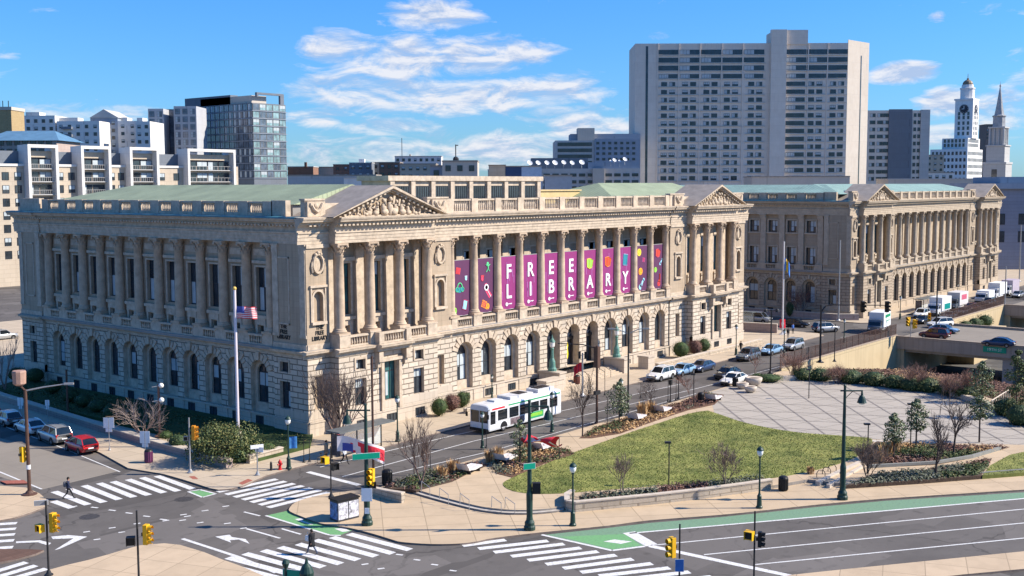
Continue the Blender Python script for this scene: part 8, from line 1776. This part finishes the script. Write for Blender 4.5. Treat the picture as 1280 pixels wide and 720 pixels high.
leafy_tree((1227, 506), 448, 492, 36, 'tall magnolia on the bank before the bridge sign', 'mag', 800, .34, ZK); leafy_tree((1270, 525), 430, 515, 40, 'dark conifer at the picture edge by the bridge', 'dark', 1000, .36, ZK)
shrub((962, 477), 'low green shrub between plaza corner and fence', 3.6, 1.0, 'box', 520, .2, ZU, lumps=4)
shrub((947, 474), 'small bright green shrub by the parking signs', 1.8, .8, 'box', 300, .18, ZU)
for k, (x, lb) in enumerate(((133, 'round shrub on the sunken road edge closest to the bridge'), (138.5, 'middle round shrub below the farther retaining wall'), (144.5, 'round shrub farthest along below the retaining wall'))): shrub(Vector((x, -22.2, -1.6)), lb, 3.2, 2.6, 'box', 420, .3, -1.6, 'round shrubs below the far wall')
MB().box(131, -24.5, -6.6, 150, -20, -1.6).build('raised_bed', RETAIN).__setitem__('kind', 'structure')
bare_tree((1000, 396), 356, 62, 'bare cherry tree in front of the shaded courthouse flank', BARKP, LF['red'][0], stems=4, lv=4, z=.13, r0=.09, fork=.6, n0=4); shrub((987, 396), 'small dark conifer under the bare cherry', 1.8, 3.2, 'dark', 320, .25, .13)
bare_tree((1040, 392), 372, 26, 'low bare bush by the courthouse corner wall', BARKP, LF['red'][0], stems=4, lv=3, z=.13, r0=.05, fork=.6, n0=4, cat='shrub')
# ornamental grasses and low plants in the beds
for x, y, w_, h, lb in ((552, 597, 1.4, 1.0, 'tan grass clump beside the first lounge bench'), (566, 590, 1.5, 1.1, 'tan grass clump behind the first lounge bench'), (613, 578, 1.5, 1.2, 'orange-tan grass clump near the bus front'), (622, 575, 1.4, 1.2, 'orange-tan grass clump left of the second lounge bench'.replace('left of', 'just before')), (660, 566, 1.3, 1.0, 'tan grass clump under the young magnolia'), (803, 519, 1.6, 1.4, 'tall pale grass clump by the young street tree'), (813, 517, 1.6, 1.4, 'tall pale grass clump touching the bench by the street tree'), (1107, 573, 1.6, 1.4, 'orange-tan grass clump under the pale-edged magnolia'), (1118, 566, 1.6, 1.3, 'orange-tan grass clump between the two magnolias'), (1098, 577, 1.3, 1.0, 'low tan grass clump at the ramp top'), (1013, 592, .9, .6, 'small tan grass tuft by the ramp kerb')):
    tuftgrass((x, y), lb, w_, h)
def scatter(name, poly, kinds, n, s, hmin, hmax, seed, z):
    rng = random.Random(seed); mb = MB(); mats = []; 
    for k in kinds: mats += LF[k]
    xs = [p[0] for p in poly]; ys = [p[1] for p in poly]; c = 0; tries = 0
    # a few drifts so that the planting is patchy
    hub = [(rng.uniform(min(xs), max(xs)), rng.uniform(min(ys), max(ys)), rng.randrange(len(kinds))) for _ in range(14)]
    while c < n and tries < n*40:
        tries += 1; x, y = rng.uniform(min(xs), max(xs)), rng.uniform(min(ys), max(ys))
        if not inside((x, y), poly): continue
        h_ = min(hub, key=lambda q: (q[0]-x)**2+(q[1]-y)**2+rng.uniform(0, 3)); dd_ = math.sqrt((h_[0]-x)**2+(h_[1]-y)**2)
        if rng.random() > .35+.65/(1+dd_*.5): continue
        c += 1; hh = rng.uniform(hmin, hmax); k = h_[2]
        for _ in range(5):
            d = Vector((rng.gauss(0, 1), rng.gauss(0, 1), abs(rng.gauss(0, 1)))).normalized(); leaf(mb, Vector((x, y, z))+Vector((d.x*.3, d.y*.3, d.z*hh)), d+Vector((0, 0, .4)), s*rng.uniform(.6, 1.3), rng, k*3+rng.choice((0, 0, 0, 1, 1, 2)))
    o = mb.build(name, mats); return tag(o, kind='stuff')
PXP = lambda px: [(p.x, p.y) for p in G(px, ZU)]
scatter('corner_bed_plants', PXP([(480, 609), (500, 600), (535, 591), (565, 586), (590, 579), (608, 582), (586, 591), (565, 601), (520, 612)]), ['grey', 'box', 'red'], 520, .22, .1, .45, 1, ZU+.04)
scatter('kerbside_bed_plants', PXP([(612, 580), (645, 564), (672, 557), (712, 563), (718, 567), (680, 579), (640, 595), (620, 591)]), ['red', 'grey', 'tan', 'box'], 620, .22, .1, .5, 2, ZU+.04)
scatter('mulch_bed_plants', PXP([(728, 547), (745, 535), (800, 518), (850, 505), (880, 492), (900, 495), (893, 505), (860, 512), (820, 525), (776, 541)]), ['red', 'red', 'box', 'tan', 'grey'], 900, .22, .1, .45, 3, ZU+.04)
scatter('planter_plants', PXP([(728, 630), (728, 627), (800, 620), (870, 612), (930, 605.5), (952, 603), (950, 605), (880, 614.5), (800, 623.5)]), ['grey', 'red', 'grey', 'red'], 900, .2, .1, .55, 4, .76)
scatter('slope_bed_plants', PXP([(1090, 577), (1096, 556), (1120, 555), (1258, 560), (1240, 564), (1215, 571), (1170, 579), (1120, 582)]), ['box', 'red', 'grey', 'box', 'tan'], 1500, .22, .1, .5, 5, ZU+.04)
scatter('roadside_bed_plants', PXP([(1062, 606), (1100, 593), (1160, 588), (1210, 581), (1236, 575), (1232, 584), (1222, 594), (1150, 600)]), ['red', 'box', 'grey', 'box'], 1300, .22, .1, .45, 6, ZU+.04)
scatter('bank_leaf_litter', BED_F, ['red', 'tan', 'dark'], 1500, .26, .05, .3, 7, ZU+.05)
scatter('garden_ground_cover', [(x*.97, y) for x, y in LG[:3]]+[(-9, -3.2), (-3, -3), (-.6, -.4), (-.8, 48)], ['dark', 'box'], 1400, .2, .05, .2, 8, .45)
def blades(name, poly, n, seed, z, h=.07):
    rng = random.Random(seed); xs = [p[0] for p in poly]; ys = [p[1] for p in poly]; c = 0; mb = MB(); hub = [(rng.uniform(min(xs), max(xs)), rng.uniform(min(ys), max(ys))) for _ in range(46)]
    while c < n:
        x, y = rng.uniform(min(xs), max(xs)), rng.uniform(min(ys), max(ys))
        if not inside((x, y), poly): continue
        c += 1; a = rng.uniform(0, pi); hh = h*rng.uniform(.5, 1.3); wd = rng.uniform(.025, .055); d = Vector((cos(a)*wd, sin(a)*wd, 0)); p = Vector((x, y, z)); l = Vector((rng.uniform(-.06, .06), rng.uniform(-.06, .06), hh))
        q = min((u-x)**2+(v-y)**2 for u, v in hub); mi = rng.choice((0, 0, 1, 1, 2) if q > 3 else (1, 2, 2, 3))
        mb.face([p-d, p+d, p+l], mi)
    o = mb.build(name, [M('grass_blade_dark', (.085, .125, .025), .9, .3, 3), M('grass_blade', (.13, .18, .04), .9, .3, 3), M('grass_blade_yellow', (.20, .21, .06), .9, .3, 3), M('grass_blade_straw', (.36, .30, .12), .9, .3, 3)]); return tag(o, kind='stuff')
blades('lawn_grass', LAWN_POLY, 38000, 9, ZU+.025); blades('far_lawn_grass', [(p[0], p[1]) for p in LAWN2 if p[0] < 60], 5000, 10, ZU+.035)
# ================================================================== people
SKIN = M('skin', (.36, .20, .14), .6, .08, 8); HAIRM = M('dark_hair', (.02, .014, .011), .7, .2, 20)
CL = lambda n, c: M(n, c, .85, .12, 12)
CLO = dict(black=CL('black_cloth', (.014, .014, .017)), navy=CL('navy_cloth', (.02, .028, .06)), red=CL('red_cloth', (.5, .03, .025)), tan=CL('tan_cloth', (.36, .26, .17)), grey=CL('grey_cloth', (.12, .12, .13)), blue=CL('blue_cloth', (.05, .14, .42)), white=CL('white_cloth', (.6, .6, .6)), jean=CL('jean_cloth', (.05, .07, .12)), brown=CL('brown_cloth', (.10, .05, .035)))
def person(px, label, rz, top, legs, pose='stand', coat=False, z=0.0, H=1.74, grp=None):
    p = gp(px[0], px[1], z); t = thing('person', label, 'person', (p.x, p.y, z), rz, grp); w_ = pose == 'walk'; k = H/1.74
    J = {'pel': (0, 0, .96, .125), 'spi': (0, 0, 1.16, .13), 'che': (.01, 0, 1.36, .15), 'nek': (.02, 0, 1.5, .06), 'hd0': (.03, 0, 1.58, .085), 'hd1': (.03, 0, 1.68, .09)}
    E = [('pel', 'spi'), ('spi', 'che'), ('che', 'nek'), ('nek', 'hd0'), ('hd0', 'hd1')]
    for s, f in (('l', 1), ('r', -1)):
        st_ = f*(.30 if w_ else .03); ar = -f*(.24 if w_ else .03)
        J['hip'+s] = (0, f*.09, .90, .10); J['kne'+s] = (st_*.55+.06*w_, f*.10, .50, .062); J['ank'+s] = (st_*1.15-(.10 if w_ and f < 0 else 0), f*.10, .09+(.07 if w_ and f < 0 else 0), .042); J['toe'+s] = (J['ank'+s][0]+.17, f*.115, .035+(.0 if f > 0 else .01), .034)
        J['sho'+s] = (0, f*.185, 1.42, .068); J['elb'+s] = (ar*.4-.03, f*.235, 1.14, .046); J['wri'+s] = (ar+.06, f*.235, .90, .033); J['pal'+s] = (ar+.085, f*.23, .82, .034)
        E += [('pel', 'hip'+s), ('hip'+s, 'kne'+s), ('kne'+s, 'ank'+s), ('ank'+s, 'toe'+s), ('che', 'sho'+s), ('sho'+s, 'elb'+s), ('elb'+s, 'wri'+s), ('wri'+s, 'pal'+s)]
        for i, (dy, L_) in enumerate(((-.024, .065), (-.008, .078), (.008, .074), (.024, .058))):
            J['f%d%s' % (i, s)] = (ar+.10+dy, f*.228, .775, .0095); J['g%d%s' % (i, s)] = (ar+.115+dy, f*.215, .80-L_*.9, .0085); E += [('pal'+s, 'f%d%s' % (i, s)), ('f%d%s' % (i, s), 'g%d%s' % (i, s))]
        J['t'+s] = (ar+.125, f*.21, .80, .011); E += [('pal'+s, 't'+s)]
    names = list(J); me = bpy.data.meshes.new('person_body'); me.from_pydata([tuple(c*k for c in J[n][:3]) for n in names], [(names.index(a), names.index(b)) for a, b in E], []); o = bpy.data.objects.new('body', me); COL.objects.link(o)
    sk = o.modifiers.new('skin', 'SKIN'); o.modifiers.new('sub', 'SUBSURF').levels = 1
    for i, n in enumerate(names): r = J[n][3]*k; me.skin_vertices[0].data[i].radius = (r, r*(1.25 if n in ('che', 'spi', 'pel') else 1.0)); me.skin_vertices[0].data[i].use_root = (n == 'pel')
    dg = bpy.context.evaluated_depsgraph_get(); dg.update(); m2 = bpy.data.meshes.new_from_object(o.evaluated_get(dg)); bpy.data.objects.remove(o)
    m2.materials.clear(); [m2.materials.append(m) for m in (CLO[legs], CLO[top], SKIN, CLO['black'])]
    for f in m2.polygons:
        c = f.center/k; arm = abs(c.y) > .17 and c.z > .60
        f.material_index = 2 if c.z > 1.5 else (3 if c.z < .10 else ((2 if c.z < .885 else 1) if arm else (1 if c.z > .92 else 0))); f.use_smooth = True
    b = put('body', m2, t)
    h = MB(); h.sm = True; h.ball((.012*k, 0, 1.70*k), (.105*k, .095*k, .095*k), 10, 7); h.ball((-.04*k, 0, 1.64*k), (.07*k, .085*k, .09*k), 8, 6); h.build('hair', HAIRM, t)
    fc = MB(); 
    for s in (-1, 1): fc.ball((.112*k, s*.034*k, 1.645*k), .011*k, 6, 4)
    fc.box(.09*k, -.022*k, 1.572*k, .112*k, .022*k, 1.58*k); fc.build('face_features', HAIRM, t); MB().ball((.122*k, 0, 1.615*k), (.018*k, .014*k, .024*k), 6, 4).build('nose', SKIN, t)
    if coat:
        c = MB(); c.sm = True; c.lathe([(.20, .58), (.185, .75), (.165, .98), (.175, 1.2), (.19, 1.36), (.12, 1.47), (.07, 1.5)], n=16, mod=lambda i, z: 1+.25*abs(sin(2*pi*i/16))); c.build('coat', CLO[top], t)
    return t
def head(px0, px1): a, b = gp(*px0), gp(*px1); return math.atan2(b.y-a.y, b.x-a.x)
person((86, 624), 'person in dark clothes striding over the side street crosswalk', head((80, 624), (110, 622)), 'navy', 'black', 'walk', H=1.78)
p = gp(86, 624); a = head((80, 624), (110, 622)); t = thing('backpack', 'dark backpack worn by the striding pedestrian', 'backpack', (p.x-.24*cos(a), p.y-.24*sin(a), 1.02), a); m = MB(); m.sm = True; m.lathe([(.1, 0), (.14, .05), (.15, .28), (.11, .42), (.03, .46)], n=10); m.build('pack', CLO['grey'], t); MB().tube([(.05, .1, .4), (.2, .13, .44), (.32, .12, .3)], .02, 5).tube([(.05, -.1, .4), (.2, -.13, .44), (.32, -.12, .3)], .02, 5).build('strap', CLO['black'], t)
person((390, 693), 'person in a long dark coat crossing near the park corner', head((390, 693), (372, 688)), 'black', 'jean', 'walk', True, H=1.72)
p = gp(390, 693); t = thing('white_bag', 'small white bag held against the long dark coat', 'bag', (p.x-.15, p.y+.25, .95)); MB().box(-.09, -.16, 0, .09, .16, .34).build('pouch', CLO['white'], t); MB().tube([(0, -.1, .34), (0, 0, .62), (0, .1, .34)], .012, 5).build('strap', CLO['white'], t)
person((423, 556), 'person in a red jacket waiting beside the bus shelter', -1.2, 'red', 'black', z=ZK); person((408, 574), 'person in a tan coat standing with a bicycle', -1.0, 'tan', 'brown', coat=True, z=ZK); person((431, 580), 'person in a white top and dark trousers at the kerb', -1.6, 'white', 'black', 'walk', z=ZK); person((447, 574), 'person in grey standing by the shelter front', -1.4, 'grey', 'black', z=ZK)
person((926, 441), 'person in black walking past the far library pier', head((926, 441), (910, 446)), 'black', 'black', 'walk', z=ZK); person((991, 417), 'person in a blue top at the far corner', -2.0, 'blue', 'black', z=ZK); person((985, 423), 'person in black beside the one in blue', -2.2, 'black', 'grey', z=ZK)
p = gp(403, 578, ZK); t = thing('bicycle', 'dark bicycle standing beside the person in tan', 'bicycle', (p.x, p.y, ZK), .3)
for x in (-.52, .52):
    w_ = MB(); w_.tube([(x+.33*cos(2*pi*i/20), 0, .34+.33*sin(2*pi*i/20)) for i in range(21)], .025, 5, cap=False)
    for i in range(6): w_.tube([(x, 0, .34), (x+.32*cos(pi*i/3), 0, .34+.32*sin(pi*i/3))], .006, 3)
    w_.build('wheel', RUBBER, t)
MB().tube([(-.52, 0, .34), (-.05, 0, .32), (.4, 0, .82), (-.18, 0, .78), (-.05, 0, .32)], .02, 6).tube([(-.52, 0, .34), (-.2, 0, .85)], .018, 6).tube([(.52, 0, .34), (.38, 0, .98)], .02, 6).build('frame', IRON, t); MB().obox((-.22, 0, .9), (.26, .13, .06)).build('saddle', BLACK, t); MB().tube([(.42, -.28, .98), (.36, 0, 1.0), (.42, .28, .98)], .018, 5).build('handlebar', IRON, t)
# ================================================================== end
